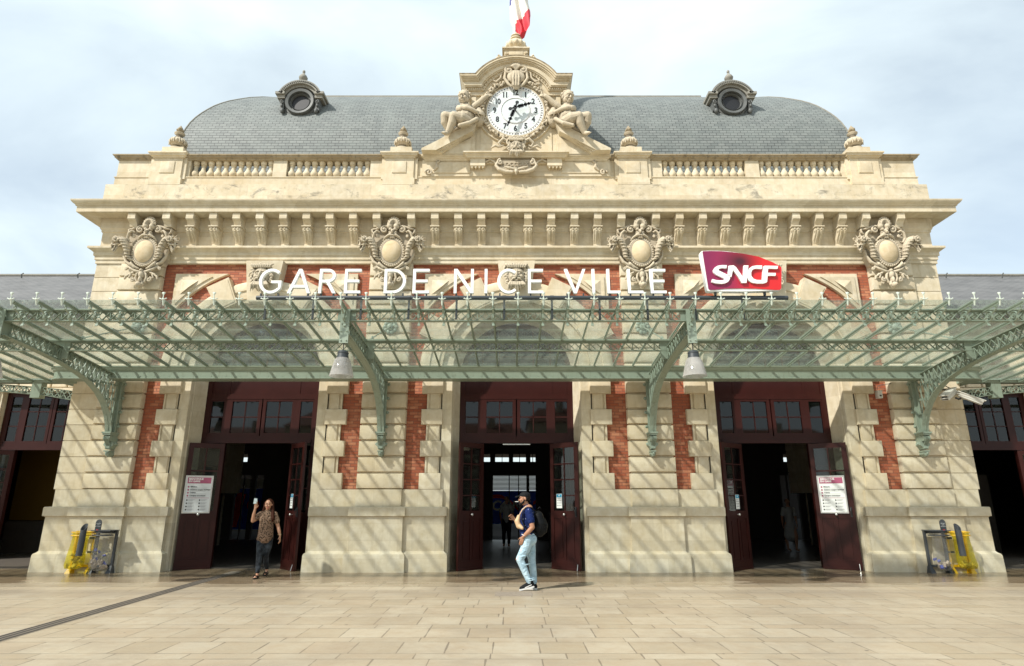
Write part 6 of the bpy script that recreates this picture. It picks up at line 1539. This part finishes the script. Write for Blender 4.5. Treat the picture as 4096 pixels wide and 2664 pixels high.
# ================================================================ drain
dr = root('drain', 'dark double slotted drain channel running from the square into the left portal', 'drain', (-6.25, 10, 0.0))
b = B()
def dxy(y): return -6.06 - (y - 6) * 0.040
for off in (-0.085, 0.0, 0.085):
    for k in range(14):
        y0, y1 = 5.0 + k * 0.75, 5.0 + k * 0.75 + 0.74
        if y1 > 15.3: break
        for e in (0.0,): b.add([(dxy(y0) + off + e - 0.018, y0, 0.006), (dxy(y0) + off + e + 0.018, y0, 0.006), (dxy(y1) + off + e + 0.018, y1, 0.006), (dxy(y1) + off + e - 0.018, y1, 0.006)], [(0, 1, 2, 3)])
part('slot', b, 'black_ink', dr)
b = B()
b.add([(dxy(5) - 0.13, 5, 0.003), (dxy(5) + 0.13, 5, 0.003), (dxy(15.3) + 0.13, 15.3, 0.003), (dxy(15.3) - 0.13, 15.3, 0.003)], [(0, 1, 2, 3)]); part('channel', b, 'drain_metal', dr)
mh_ = root('inspection_cover', 'dark worn square slab set in the paving in front of the middle portal', 'cover', (-0.05, 11.75, 0)); part('slab', B().box(-0.30, 0.36, 11.45, 11.95, 0.001, 0.005), 'cover_stone' if 'cover_stone' in MAT else 'limestone_black', mh_)

# ================================================================ litter stands
def litter_stand(x, y, flip, tilt, label):
    o = root('litter_stand', label, 'litter bin', (x, y, 0), group='two-bag litter stands beside the doors'); f = flip
    def pp(n, b, m, parent=None, sm=None):
        if f < 0: b = b.moved(sx=-1)
        return part(n, b, m, parent or o, world=False, sm=sm)
    def frame(x0, x1, b):
        for xx in (x0, x1):
            b.box(xx - 0.022, xx + 0.022, -0.03, 0.03, 0.10, 0.92); s = -1 if xx == x0 else 1
            b.add([(xx - 0.06, -0.12, 0.0), (xx + 0.06, -0.12, 0.0), (xx + 0.06, 0.12, 0), (xx - 0.06, 0.12, 0), (xx - 0.025, -0.035, 0.16), (xx + 0.025, -0.035, 0.16), (xx + 0.025, 0.035, 0.16), (xx - 0.025, 0.035, 0.16)], [(0, 3, 2, 1), (4, 5, 6, 7), (0, 1, 5, 4), (1, 2, 6, 5), (2, 3, 7, 6), (3, 0, 4, 7)])
        b.box(x0, x1, -0.02, 0.02, 0.13, 0.18)
        cx = (x0 + x1) / 2; rx = (x1 - x0) / 2
        for z in (0.83, 0.90): b.tube([(cx + rx * cos(2 * pi * i / 24), -0.16 + 0.16 * sin(2 * pi * i / 24) + 0.0, z) for i in range(25)], 0.012, 6)
        b.box(x0, x1, -0.01, 0.01, 0.86, 0.92)
        return b
    pp('yellow_frame', frame(-0.46, -0.03, B()), 'bin_yellow')
    b = frame(0.03, 0.46, B()); b.box(-0.10, 0.05, -0.10, -0.06, 0.74, 0.79); b.box(-0.10, 0.05, -0.10, -0.06, 0.44, 0.48); pp('grey_frame', b, 'bin_grey')
    b = B(); b.box(0.06, 0.50, -0.34, 0.03, 0.925, 0.945); pp('lid', b, 'bin_grey')
    def bag(cx, w, lean, low, seed):
        b = B(); r = random.Random(seed); n = 22; rows = []
        prof = [(0.90, 1.02), (0.86, 1.06), (0.82, 0.92), (0.7, 0.90), (0.5, 0.95), (0.3, 1.05), (0.2, 1.08), (0.12, 0.92), (low, 0.35)]
        for z, k in prof:
            rows.append([(cx + lean * (0.9 - z) + w * k * cos(2 * pi * i / n) * (1 + 0.05 * sin(5 * i + z * 9)), -0.16 + 0.15 * k * sin(2 * pi * i / n) * (1 + 0.06 * sin(3 * i + z * 14)), z) for i in range(n)])
        vs = [p for q in rows for p in q]; fs = [(j * n + i, j * n + (i + 1) % n, (j + 1) * n + (i + 1) % n, (j + 1) * n + i) for j in range(len(rows) - 1) for i in range(n)]; fs.append(tuple((len(rows) - 1) * n + i for i in range(n)))
        return b.add(vs, fs)
    by = pp('yellow_bag', bag(-0.245, 0.19, -0.10, 0.10, 1), 'yellow_bag', sm=60); bc = pp('clear_bag', bag(0.245, 0.18, -0.02, 0.07, 2), 'clear_bag', sm=60)
    r = random.Random(9 + f)
    def junk(cx, n, zt):
        b = B()
        for i in range(n):
            c = (cx + r.uniform(-0.13, 0.13), -0.16 + r.uniform(-0.08, 0.08), r.uniform(0.14, zt)); e = Euler((r.uniform(0, 6), r.uniform(0, 6), r.uniform(0, 6))); q = e.to_matrix()
            b.obox(c, r.uniform(0.02, 0.05), r.uniform(0.02, 0.05), r.uniform(0.01, 0.03), q @ V((1, 0, 0)), q @ V((0, 1, 0)), q @ V((0, 0, 1)))
        return b
    k = 0.42 if f > 0 else 0.26
    pp('rubbish', junk(-0.30, 16, k), 'litter_mix', by); pp('rubbish', junk(0.24, 12, k * 0.9), 'litter_mix', bc); pp('rubbish', junk(0.27, 5, k + 0.12), 'litter_blue', bc)
    b = B(); n = 20; vs = []
    for i in range(n): vs.append((-0.10 + 0.065 * cos(2 * pi * i / n), -0.36 + 0.065 * sin(2 * pi * i / n), 0.40))
    for i in range(n): vs.append((-0.085 + 0.065 * cos(2 * pi * i / n), -0.36 + 0.065 * sin(2 * pi * i / n), 1.02 + 0.075 * sin(2 * pi * i / n)))
    for i in range(n): vs.append((-0.085 + 0.056 * cos(2 * pi * i / n), -0.36 + 0.056 * sin(2 * pi * i / n), 1.02 + 0.07 * sin(2 * pi * i / n)))
    for i in range(n): vs.append((-0.085 + 0.056 * cos(2 * pi * i / n), -0.36 + 0.056 * sin(2 * pi * i / n), 0.85))
    b.add(vs, [(j * n + i, j * n + (i + 1) % n, (j + 1) * n + (i + 1) % n, (j + 1) * n + i) for j in range(3) for i in range(n)] + [tuple(range(n)), tuple(3 * n + i for i in range(n))]); pp('ash_tube', b, 'bin_grey', sm=40)
    b = B(); pts = [(0.055, 0.90), (0.185, 0.90), (0.19, 1.08)] + [(0.122 + 0.068 * cos(R(a)), 1.10 + 0.08 * sin(R(a))) for a in range(0, 181, 20)] + [(0.055, 1.08)]
    sp_ = pp('sign_plate', B().poly(pts, -0.20, -0.18), 'bin_grey')
    for i, tx in enumerate(('DÉCHETS', 'NON', 'RECYCLABLES')):
        me = text_mesh(tx, 0.024 if i < 2 else 0.019, 0.002, 'lettering'); q = part('lettering', me, 'white_soft', sp_, world=False); q.location = (0.122 * f, -0.203, 1.09 - 0.032 * i)
    part('red_mark', B().poly([(-0.026 + 0.122 * f, 0.93), (0.026 + 0.122 * f, 0.935), (0.022 + 0.122 * f, 0.955), (-0.026 + 0.122 * f, 0.96)], -0.204, -0.201), 'red_print', sp_, world=False)
    return o
litter_stand(-9.66, 14.98, 1, 0, 'litter stand at the left corner with a bulging yellow bag and a clear bag')
litter_stand(10.06, 14.98, -1, 0, 'litter stand at the right corner with a clear bag beside a slack yellow bag')
# ================================================================ people
def skin_part(b, name, mat, parent=None, vox=0.009, sm=2, dec=None):
    me = fused(b, name, vox, sm, dec); me.materials.append(MAT[mat]); o = bpy.data.objects.new(name, me); COL.objects.link(o)
    if parent: o.parent = parent
    return o
def shoe(b, heel, toe, w=0.045, h=0.05):
    heel, toe = V(heel), V(toe); m = heel.lerp(toe, 0.5)
    chain(b, [heel, m, toe], [w * 0.9, w, w * 0.8], 10)

# ---- the woman: walking out of the left portal towards us, right arm up (her right = our left)
def woman():
    b = B()
    hp, ch = (0, 0, 0.88), (0, 0, 1.22)
    # torso
    chain(b, [(0, 0, 0.84), (0, 0, 0.98), (0, -0.01, 1.12), (0, 0, 1.26), (0, 0.01, 1.33)], [0.125, 0.115, 0.12, 0.13, 0.09], 14); chain(b, [(0, 0.01, 1.30), (0, 0.0, 1.42)], [0.052, 0.048], 10)
    for s in (-1, 1): chain(b, [(0, 0.01, 1.30), (s * 0.155, 0.01, 1.30)], [0.07, 0.052], 10); b.ell((s * 0.065, -0.09, 1.19), (0.06, 0.055, 0.06))
    # raised arm (image left, x<0)
    chain(b, [(-0.165, 0.01, 1.29), (-0.23, -0.03, 1.21), (-0.285, -0.06, 1.17)], [0.05, 0.045, 0.04], 10); chain(b, [(-0.285, -0.06, 1.17), (-0.265, -0.10, 1.30), (-0.235, -0.13, 1.43)], [0.04, 0.036, 0.024], 10)
    hand5(b, (-0.235, -0.13, 1.44), (0.12, -0.1, 1), (0, 1, 0.1), 0.95, 0.55, -1)
    # hanging arm (image right)
    chain(b, [(0.165, 0.01, 1.29), (0.21, 0.0, 1.16), (0.25, 0.01, 1.05)], [0.05, 0.044, 0.038], 10); chain(b, [(0.25, 0.01, 1.05), (0.30, -0.04, 0.94), (0.335, -0.08, 0.855)], [0.038, 0.035, 0.022], 10)
    hand5(b, (0.338, -0.085, 0.85), (0.15, -0.2, -1), (1, 0, 0.1), 0.95, 0.35, 1)
    # legs: front leg straight, rear leg trailing
    chain(b, [(-0.075, 0.0, 0.84), (-0.07, -0.05, 0.62), (-0.06, -0.08, 0.46)], [0.088, 0.075, 0.058], 12); chain(b, [(-0.06, -0.08, 0.46), (-0.055, -0.10, 0.28), (-0.05, -0.12, 0.09)], [0.056, 0.050, 0.032], 12)
    chain(b, [(0.075, 0.02, 0.84), (0.07, 0.02, 0.62), (0.045, 0.02, 0.47)], [0.088, 0.075, 0.058], 12); chain(b, [(0.045, 0.02, 0.47), (0.03, 0.14, 0.30), (0.02, 0.27, 0.16)], [0.056, 0.050, 0.032], 12)
    chain(b, [(-0.05, -0.10, 0.055), (-0.05, -0.19, 0.045), (-0.05, -0.25, 0.035)], [0.034, 0.036, 0.026], 10); chain(b, [(0.02, 0.28, 0.12), (0.02, 0.25, 0.055), (0.02, 0.19, 0.035)], [0.032, 0.034, 0.026], 10)
    for i in range(5): b.ell((-0.078 + 0.014 * i, -0.27 + 0.004 * i, 0.03), 0.011, n=8, m=6)
    head_mesh(b, (0.01, -0.015, 1.515), Euler((R(4), 0, R(-6))), 1.0, open_mouth=True)
    o = skin_part(b, 'person', 'skin_tan', vox=0.0065, sm=1, dec=0.6)
    tag(o, 'woman in a leopard print top and dark trousers walking out with one arm raised', 'person')
    # top
    t = B(); chain(t, [(0, 0.0, 0.83), (0, 0, 0.95), (0, -0.012, 1.10), (0, -0.005, 1.24), (0, 0.008, 1.32)], [0.165, 0.158, 0.147, 0.146, 0.10], 16)
    for s in (-1, 1): chain(t, [(0, 0.01, 1.31), (s * 0.15, 0.01, 1.305)], [0.082, 0.066], 12); t.ell((s * 0.065, -0.095, 1.19), (0.072, 0.065, 0.075))
    chain(t, [(-0.15, 0.01, 1.305), (-0.215, -0.025, 1.235)], [0.068, 0.066], 12); chain(t, [(0.15, 0.01, 1.305), (0.215, 0.0, 1.16)], [0.068, 0.066], 12)
    for x, y, z, r in ((-0.13, 0.08, 0.80, 0.07), (-0.165, 0.10, 0.76, 0.04), (0.0, 0.0, 0.79, 0.15), (-0.10, -0.05, 0.80, 0.07), (0.09, -0.05, 0.81, 0.07)): t.ell((x, y, z), (r, r * 0.9, r * 0.7))
    skin_part(t, 'top', 'leopard_print', o, 0.010, 1, 0.7)
    # trousers
    t = B(); chain(t, [(0, 0, 0.80), (0, 0.0, 0.86)], [0.145, 0.13], 14)
    for s in (-1, 1): t.ell((s * 0.075, 0.03, 0.82), (0.095, 0.11, 0.11))
    chain(t, [(-0.075, 0.0, 0.82), (-0.07, -0.05, 0.62), (-0.06, -0.08, 0.46)], [0.098, 0.085, 0.068], 12); chain(t, [(-0.06, -0.08, 0.46), (-0.055, -0.10, 0.28), (-0.05, -0.118, 0.13)], [0.066, 0.060, 0.045], 12)
    chain(t, [(0.075, 0.02, 0.82), (0.07, 0.02, 0.62), (0.045, 0.02, 0.47)], [0.098, 0.085, 0.068], 12); chain(t, [(0.045, 0.02, 0.47), (0.03, 0.14, 0.30), (0.022, 0.25, 0.185)], [0.066, 0.060, 0.045], 12)
    skin_part(t, 'trousers', 'dark_denim', o, 0.009, 1, 0.7)
    # hair
    t = B(); t.ell((0.012, 0.012, 1.555), (0.087, 0.098, 0.088)); chain(t, [(0.0, 0.06, 1.53), (0.0, 0.075, 1.42), (0.01, 0.07, 1.34)], [0.085, 0.07, 0.06], 12)
    chain(t, [(-0.075, 0.02, 1.55), (-0.085, 0.03, 1.46), (-0.10, 0.03, 1.36), (-0.12, 0.02, 1.33)], [0.03, 0.035, 0.04, 0.02], 10); chain(t, [(0.085, 0.01, 1.55), (0.095, 0.0, 1.45), (0.12, -0.04, 1.34), (0.15, -0.09, 1.22), (0.145, -0.10, 1.16)], [0.03, 0.034, 0.04, 0.04, 0.015], 10)
    c = B()
    skin_part(t, 'hair', 'hair_brown', o, 0.009, 1, 0.7)
    f = B()
    for s in (-1, 1): f.ell((0.01 + s * 0.030 + 0.008, -0.105, 1.532), (0.012, 0.006, 0.0045), n=8, m=6); f.tube([(0.018 + s * 0.014, -0.108, 1.548), (0.018 + s * 0.045, -0.098, 1.552)], 0.004, 5)
    part('eyes', f, 'eye_dark', o, world=False)
    f = B(); f.ell((0.02, -0.110, 1.452), (0.021, 0.010, 0.013), n=10, m=8); part('lips', f, 'lip', o, world=False, sm=60)
    for (p, q) in (((-0.05, -0.08, 0.018), (-0.05, -0.28, 0.014)), ((0.02, 0.29, 0.07), (0.02, 0.16, 0.014))):
        t = B(); p, q = V(p), V(q); m_ = p.lerp(q, 0.55); chain(t, [p, m_, q], [0.03, 0.036, 0.034], 10); t.v = [(v[0], v[1], (v[2] - m_.z) * 0.4 + m_.z + (p.z - m_.z) * 0 ) for v in t.v]
        for k in (0.3, 0.62, 0.85):
            c0 = p.lerp(q, k); t.tube([c0 + V((-0.044, 0, 0.0)), c0 + V((-0.036, 0, 0.04)), c0 + V((0, 0, 0.062 - 0.01 * k)), c0 + V((0.036, 0, 0.04)), c0 + V((0.044, 0, 0.0))], 0.009, 6)
        part('sandal', t, 'cap_black', o, world=False, sm=60)
    t = B(); t.tube([(0.318 + 0.03 * cos(2 * pi * i / 14), -0.068 + 0.03 * sin(2 * pi * i / 14), 0.885) for i in range(15)], 0.008, 6); t.ell((0.345, -0.085, 0.885), (0.014, 0.018, 0.018)); part('watch', t, 'tan_leather', o, world=False)
    return o
w = woman(); w.location = (-5.40, 14.10, 0); w.rotation_euler = (0, 0, R(4))
pp_ = root('folded_paper', 'pale blue folded paper held up in the raised hand of the woman', 'paper', (-5.63, 13.90, 1.53))
b = B(); b.add([(-0.03, 0.0, 0), (0.035, 0.01, 0.005), (0.05, -0.01, 0.11), (-0.01, -0.02, 0.12), (0.0, 0.02, 0.06), (0.05, 0.025, 0.03)], [(0, 1, 2, 3), (1, 5, 4, 2)]); b.join(B().obox((0.01, 0.0, 0.06), 0.03, 0.003, 0.05, (1, 0.1, 0.1), (0, 1, 0), (0.1, 0, 1)))
part('sheet', b, 'paper', pp_, world=False)

# ---- the man: in profile facing left, weight on the far leg, near leg bent back
def man():
    b = B()   # built facing -X (towards image left); near side = -Y
    chain(b, [(0.02, 0, 0.94), (0.0, 0, 1.06), (-0.01, 0, 1.20), (0.0, 0, 1.36), (0.01, 0, 1.44)], [0.125, 0.115, 0.125, 0.135, 0.10], 14); chain(b, [(0.0, 0, 1.42), (-0.035, 0, 1.54)], [0.06, 0.056], 10)
    for s in (-1, 1): chain(b, [(0.01, 0, 1.40), (0.02, s * 0.175, 1.39)], [0.08, 0.062], 10)
    # near arm, hand in pocket
    chain(b, [(0.02, -0.19, 1.38), (0.06, -0.22, 1.24), (0.085, -0.235, 1.12)], [0.06, 0.052, 0.046], 10); chain(b, [(0.085, -0.235, 1.12), (0.0, -0.225, 1.03), (-0.085, -0.195, 0.95)], [0.046, 0.042, 0.030], 10); hand5(b, (-0.09, -0.19, 0.945), (-0.35, 0.1, -1), (0, -1, 0.1), 1.0, 0.3, 1)
    # far arm, forearm forward and up, hand half closed
    chain(b, [(0.02, 0.19, 1.38), (-0.02, 0.20, 1.26), (-0.06, 0.19, 1.16)], [0.058, 0.05, 0.045], 10); chain(b, [(-0.06, 0.19, 1.16), (-0.15, 0.16, 1.18), (-0.25, 0.11, 1.25)], [0.045, 0.04, 0.028], 10); hand5(b, (-0.25, 0.11, 1.255), (-0.6, -0.2, 0.6), (0.2, 1, 0.2), 1.0, 0.9, 1)
    # legs
    chain(b, [(0.0, -0.09, 0.92), (-0.05, -0.095, 0.72), (-0.15, -0.10, 0.54)], [0.10, 0.085, 0.065], 12); chain(b, [(-0.15, -0.10, 0.54), (-0.06, -0.10, 0.34), (0.03, -0.10, 0.13)], [0.062, 0.06, 0.036], 12)
    chain(b, [(0.03, 0.09, 0.92), (0.065, 0.09, 0.70), (0.075, 0.09, 0.50)], [0.10, 0.085, 0.065], 12); chain(b, [(0.075, 0.09, 0.50), (0.10, 0.09, 0.30), (0.115, 0.09, 0.10)], [0.062, 0.06, 0.036], 12)
    chain(b, [(0.03, -0.10, 0.12), (-0.03, -0.10, 0.07), (-0.10, -0.10, 0.045)], [0.036, 0.038, 0.028], 10); chain(b, [(0.115, 0.09, 0.07), (0.03, 0.09, 0.045), (-0.05, 0.09, 0.04)], [0.036, 0.036, 0.03], 10)
    head_mesh(b, (-0.055, -0.01, 1.635), Euler((R(2), 0, R(-86))), 1.04)
    o = skin_part(b, 'person', 'skin_olive', vox=0.0065, sm=1, dec=0.6)
    tag(o, 'bearded man in a black cap, navy shirt and ripped light jeans, seen side on', 'person')
    t = B(); chain(t, [(0.01, 0, 0.95), (-0.01, 0, 1.06), (-0.025, 0, 1.18), (-0.005, 0, 1.34), (0.01, 0, 1.43)], [0.142, 0.143, 0.148, 0.155, 0.105], 16)
    for s in (-1, 1): chain(t, [(0.01, 0, 1.40), (0.02, s * 0.175, 1.39)], [0.09, 0.078], 12)
    chain(t, [(0.02, -0.185, 1.385), (0.05, -0.21, 1.28), (0.06, -0.215, 1.235)], [0.078, 0.074, 0.074], 12); chain(t, [(0.02, 0.185, 1.385), (-0.01, 0.20, 1.27)], [0.076, 0.072], 12); chain(t, [(0.0, 0, 1.45), (-0.02, 0, 1.49)], [0.078, 0.068], 10)
    skin_part(t, 'shirt', 'navy_dotted', o, 0.010, 1, 0.7)
    t = B(); chain(t, [(0.02, 0, 0.91), (0.015, 0, 0.97)], [0.135, 0.132], 14); t.ell((0.075, -0.06, 0.90), (0.10, 0.09, 0.12)); t.ell((0.075, 0.06, 0.90), (0.10, 0.09, 0.12))
    chain(t, [(0.0, -0.09, 0.90), (-0.05, -0.095, 0.72), (-0.15, -0.10, 0.55)], [0.115, 0.096, 0.074], 12); chain(t, [(-0.15, -0.10, 0.55), (-0.065, -0.10, 0.36), (0.025, -0.10, 0.155)], [0.073, 0.066, 0.052], 12)
    chain(t, [(0.03, 0.09, 0.90), (0.065, 0.09, 0.70), (0.08, 0.09, 0.50)], [0.115, 0.092, 0.072], 12); chain(t, [(0.08, 0.09, 0.50), (0.105, 0.09, 0.30), (0.12, 0.09, 0.13)], [0.072, 0.066, 0.056], 12)
    for z in (0.66, 0.60, 0.46, 0.22, 0.19): t.tube([(-0.09 + (0.55 - z) * -0.3 * 0 + (0.0 if z > 0.5 else 0.07 + (0.46 - z) * 0.35) + 0.075 * cos(a) * 0 - 0.07 * cos(R(a)), -0.10 + 0.085 * sin(R(a)), z + 0.01 * sin(R(a * 2))) for a in range(-150, 151, 30)], 0.010, 6)
    j = skin_part(t, 'jeans', 'light_denim', o, 0.010, 1, 0.7)
    f = B(); f.ell((-0.216, -0.11, 0.545), (0.012, 0.028, 0.018), n=8, m=6); part('rip', f, 'skin_olive', j, world=False, sm=60)
    # beard, hair, cap
    t = B(); q = Euler((R(2), 0, R(-86))).to_matrix(); c = V((-0.055, -0.01, 1.635))
    def hp(p): return c + q @ (V(p) * 1.04)
    for s in (-1, 1): chain(t, [hp((s * 0.072, -0.005, -0.02)), hp((s * 0.062, -0.035, -0.065)), hp((s * 0.03, -0.075, -0.095)), hp((0, -0.088, -0.10))], [0.014, 0.02, 0.022, 0.022], 10)
    t.tube([hp((-0.03, -0.088, -0.05)), hp((0, -0.104, -0.040)), hp((0.03, -0.088, -0.05))], 0.008, 8); t.ell(hp((0, -0.09, -0.078)), (0.022, 0.03, 0.018))
    skin_part(t, 'beard', 'hair_black', o, 0.006, 1, 0.7)
    t = B(); t.ell(hp((0, 0.022, 0.015)), (0.094, 0.0855, 0.075)); skin_part(t, 'hair', 'hair_black', o, 0.008, 1, 0.7)
    t = B(); t.ell(hp((0, 0.012, 0.062)), (0.103, 0.088, 0.070)); t.ell(hp((0, 0.012, 0.052)), (0.106, 0.090, 0.042)); chain(t, [hp((-0.03, -0.09, 0.048)), hp((-0.025, -0.155, 0.030))], [0.012, 0.010], 8); chain(t, [hp((0.03, -0.09, 0.048)), hp((0.025, -0.155, 0.030))], [0.012, 0.010], 8); chain(t, [hp((0, -0.09, 0.052)), hp((0, -0.165, 0.034))], [0.014, 0.012], 8)
    t.ell(hp((0, -0.115, 0.045)), (0.06, 0.052, 0.010)); skin_part(t, 'cap', 'cap_black', o, 0.007, 1, 0.7)
    part('earphone', B().ell(hp((-0.085, -0.01, -0.01)), (0.012, 0.008, 0.012)).tube([hp((-0.087, -0.012, -0.015)), hp((-0.085, -0.02, -0.04))], 0.005, 6), 'white_paint', o, world=False)
    f = B(); f.ell(hp((-0.032, -0.090, 0.012)), (0.006, 0.006, 0.005), n=8, m=6); f.tube([hp((-0.02, -0.098, 0.03)), hp((-0.05, -0.083, 0.03))], 0.005, 6); part('eye', f, 'eye_dark', o, world=False)
    part('bracelet', B().tube([(-0.075 + 0.036 * cos(2 * pi * i / 14), -0.198 + 0.034 * sin(2 * pi * i / 14), 0.975 - 0.02 * cos(2 * pi * i / 14)) for i in range(15)], 0.006, 6), 'white_soft', o, world=False)
    # trainers
    for hx, hz, tx, tz, y, roll in ((0.075, 0.11, -0.13, 0.045, -0.10, 1), (0.14, 0.05, -0.09, 0.045, 0.09, 0)):
        t = B(); chain(t, [(hx, y, hz), (hx * 0.6 + tx * 0.4, y, (hz * 0.6 + tz * 0.4) + 0.02), (hx * 0.25 + tx * 0.75, y, (hz * .25 + tz * .75) + 0.005), (tx, y, tz)], [0.043, 0.047, 0.042, 0.032], 12); chain(t, [(hx - 0.01, y, hz), (hx - 0.02, y, hz + 0.055)], [0.042, 0.044], 10)
        s_ = skin_part(t, 'trainer', 'cap_black', o, 0.008, 1, 0.7)
        t = B(); d = V((tx - hx, 0, tz - hz)); t.bar((hx + 0.035, y, hz - 0.035), (hx * 0.5 + tx * 0.5, y, (hz + tz) / 2 - 0.033), 0.085, 0.026); t.bar((hx * 0.5 + tx * 0.5 + 0.005, y, (hz + tz) / 2 - 0.033), (tx - 0.03, y, max(0.014, tz - 0.030)), 0.08, 0.024); t.bar((hx - 0.01, y - 0.046, hz), (tx + 0.07, y - 0.040, tz + 0.012), 0.004, 0.014, up=(0, 0, 1)); part('sole', t, 'sole_white', s_, world=False)
    return o
m = man(); MX, MY = 0.295, 12.20; m.location = (MX, MY, 0)
def held(name, label, cat):
    return root(name, label, cat, (MX, MY, 1.2))
bp = held('backpack', 'bulging black backpack on the back of the man', 'backpack')
def pk(n, b, m_, par=None, vox=0.012):
    me = fused(b, n, vox, 1, 0.7); me.materials.append(MAT[m_]); me.transform(M.Translation(V((0, 0, -1.2)))); o = bpy.data.objects.new(n, me); COL.objects.link(o); o.parent = par or bp; return o
b = B(); chain(b, [(0.23, -0.04, 1.04), (0.235, -0.04, 1.18), (0.205, -0.03, 1.32)], [0.105, 0.115, 0.095], 14); chain(b, [(0.23, 0.06, 1.04), (0.235, 0.06, 1.18), (0.205, 0.05, 1.32)], [0.105, 0.115, 0.095], 14); b.obox((0.20, 0.01, 1.17), 0.08, 0.11, 0.20); bod = pk('body', b, 'pack_black')
b = B(); chain(b, [(0.30, -0.02, 1.06), (0.31, -0.02, 1.15), (0.29, -0.02, 1.24)], [0.075, 0.08, 0.06], 12); b.ell((0.20, -0.145, 1.09), (0.06, 0.03, 0.07)); pk('pocket', b, 'pack_black')
b = B(); b.tube([(0.15, -0.11, 1.40), (0.06, -0.16, 1.475), (-0.03, -0.165, 1.46), (-0.09, -0.165, 1.38), (-0.11, -0.165, 1.26), (-0.06, -0.175, 1.13), (0.05, -0.175, 1.04), (0.16, -0.12, 1.0)], 0.022, 8, flat=0.6); b.tube([(0.20, 0, 1.44), (0.23, 0, 1.48), (0.26, 0, 1.45)], 0.012, 8); pk('strap', b, 'pack_black', None, 0.008)
cb_ = held('chest_bag', 'tan crossbody bag across the chest of the man', 'bag')
b = B(); chain(b, [(-0.165, -0.06, 1.31), (-0.195, -0.08, 1.22), (-0.165, -0.09, 1.14), (-0.10, -0.15, 1.10)], [0.035, 0.055, 0.055, 0.03], 12); pk('pouch', b, 'tan_leather', cb_, 0.009)
b = B(); b.tube([(-0.155, -0.06, 1.33), (-0.10, -0.09, 1.43), (-0.02, -0.07, 1.50)], 0.012, 6); part('strap', b.moved(dz=-1.2), 'tan_leather', cb_, world=False, sm=60)
cg = root('cigarette', 'white cigarette in the mouth of the man', 'cigarette', (MX - 0.17, MY - 0.02, 1.58))
part('stick', B().tube([(0.0, 0.0, -0.0), (-0.065, 0.0, 0.0)], 0.005, 8), 'white_paint', cg, world=False)

# ---- dim figures inside the hall
def bystander(x, y, label, shirt, legs, walk=0.0, dress=False, h=1.0):
    b = B(); chain(b, [(0, 0, 0.92), (0, 0, 1.1), (0, 0, 1.3), (0, 0, 1.42)], [0.12, 0.12, 0.14, 0.09], 12); chain(b, [(0, 0, 1.42), (0, 0, 1.52)], [0.055, 0.05], 8); head_mesh(b, (0, 0, 1.62), Euler((0, 0, R(150))), 1.0)
    for s in (-1, 1):
        chain(b, [(s * 0.18, 0, 1.38), (s * 0.23, 0.02, 1.12), (s * 0.2, -0.1 * s, 0.90)], [0.052, 0.045, 0.03], 8); hand5(b, (s * 0.2, -0.1 * s, 0.89), (0, -0.1, -1), (s, 0, 0), 1.0, 0.3, 1); chain(b, [(s * 0.08, 0, 0.9), (s * 0.09, -s * walk, 0.5), (s * 0.09, s * walk * 0.4 - s * walk, 0.09)], [0.09, 0.065, 0.038], 10)
        chain(b, [(s * 0.09, -s * walk * 0.6, 0.06), (s * 0.09, -s * walk * 0.6 - 0.16, 0.04)], [0.04, 0.035], 8)
    o = skin_part(b, 'person', 'skin_olive', vox=0.011, sm=1, dec=0.5); tag(o, label, 'person'); o.location = (x, y, 0.02); o.scale = (h, h, h)
    t = B(); chain(t, [(0, 0, 0.92), (0, 0, 1.1), (0, 0, 1.3), (0, 0, 1.40)], [0.145, 0.14, 0.155, 0.10], 12)
    for s in (-1, 1): chain(t, [(0, 0, 1.38), (s * 0.17, 0, 1.38), (s * 0.215, 0.01, 1.20)], [0.08, 0.07, 0.065], 10)
    if dress: chain(t, [(0, 0, 0.95), (0, 0, 0.7), (0, 0, 0.52)], [0.15, 0.19, 0.22], 12)
    skin_part(t, 'dress' if dress else 'shirt', shirt, o, 0.014, 1, 0.6)
    t = B(); t.ell((0, 0.015, 1.655), (0.085, 0.10, 0.085)); skin_part(t, 'hair', 'hair_black', o, 0.012, 1, 0.6)
    if not dress:
        t = B()
        for s in (-1, 1): chain(t, [(s * 0.08, 0, 0.88), (s * 0.09, -s * walk, 0.5), (s * 0.09, -s * walk * 0.6, 0.12)], [0.115, 0.08, 0.055], 10)
        skin_part(t, 'trousers', legs, o, 0.014, 1, 0.6)
    return o
bystander(-0.20, 23.2, 'dim figure in a pale T-shirt standing inside the middle portal', 'dim_cloth', 'cap_black')
bystander(9.1, 21.0, 'dim walking figure in a pale dress inside the right portal', 'dim_cloth', 'cap_black', 0.2, True, 0.95)
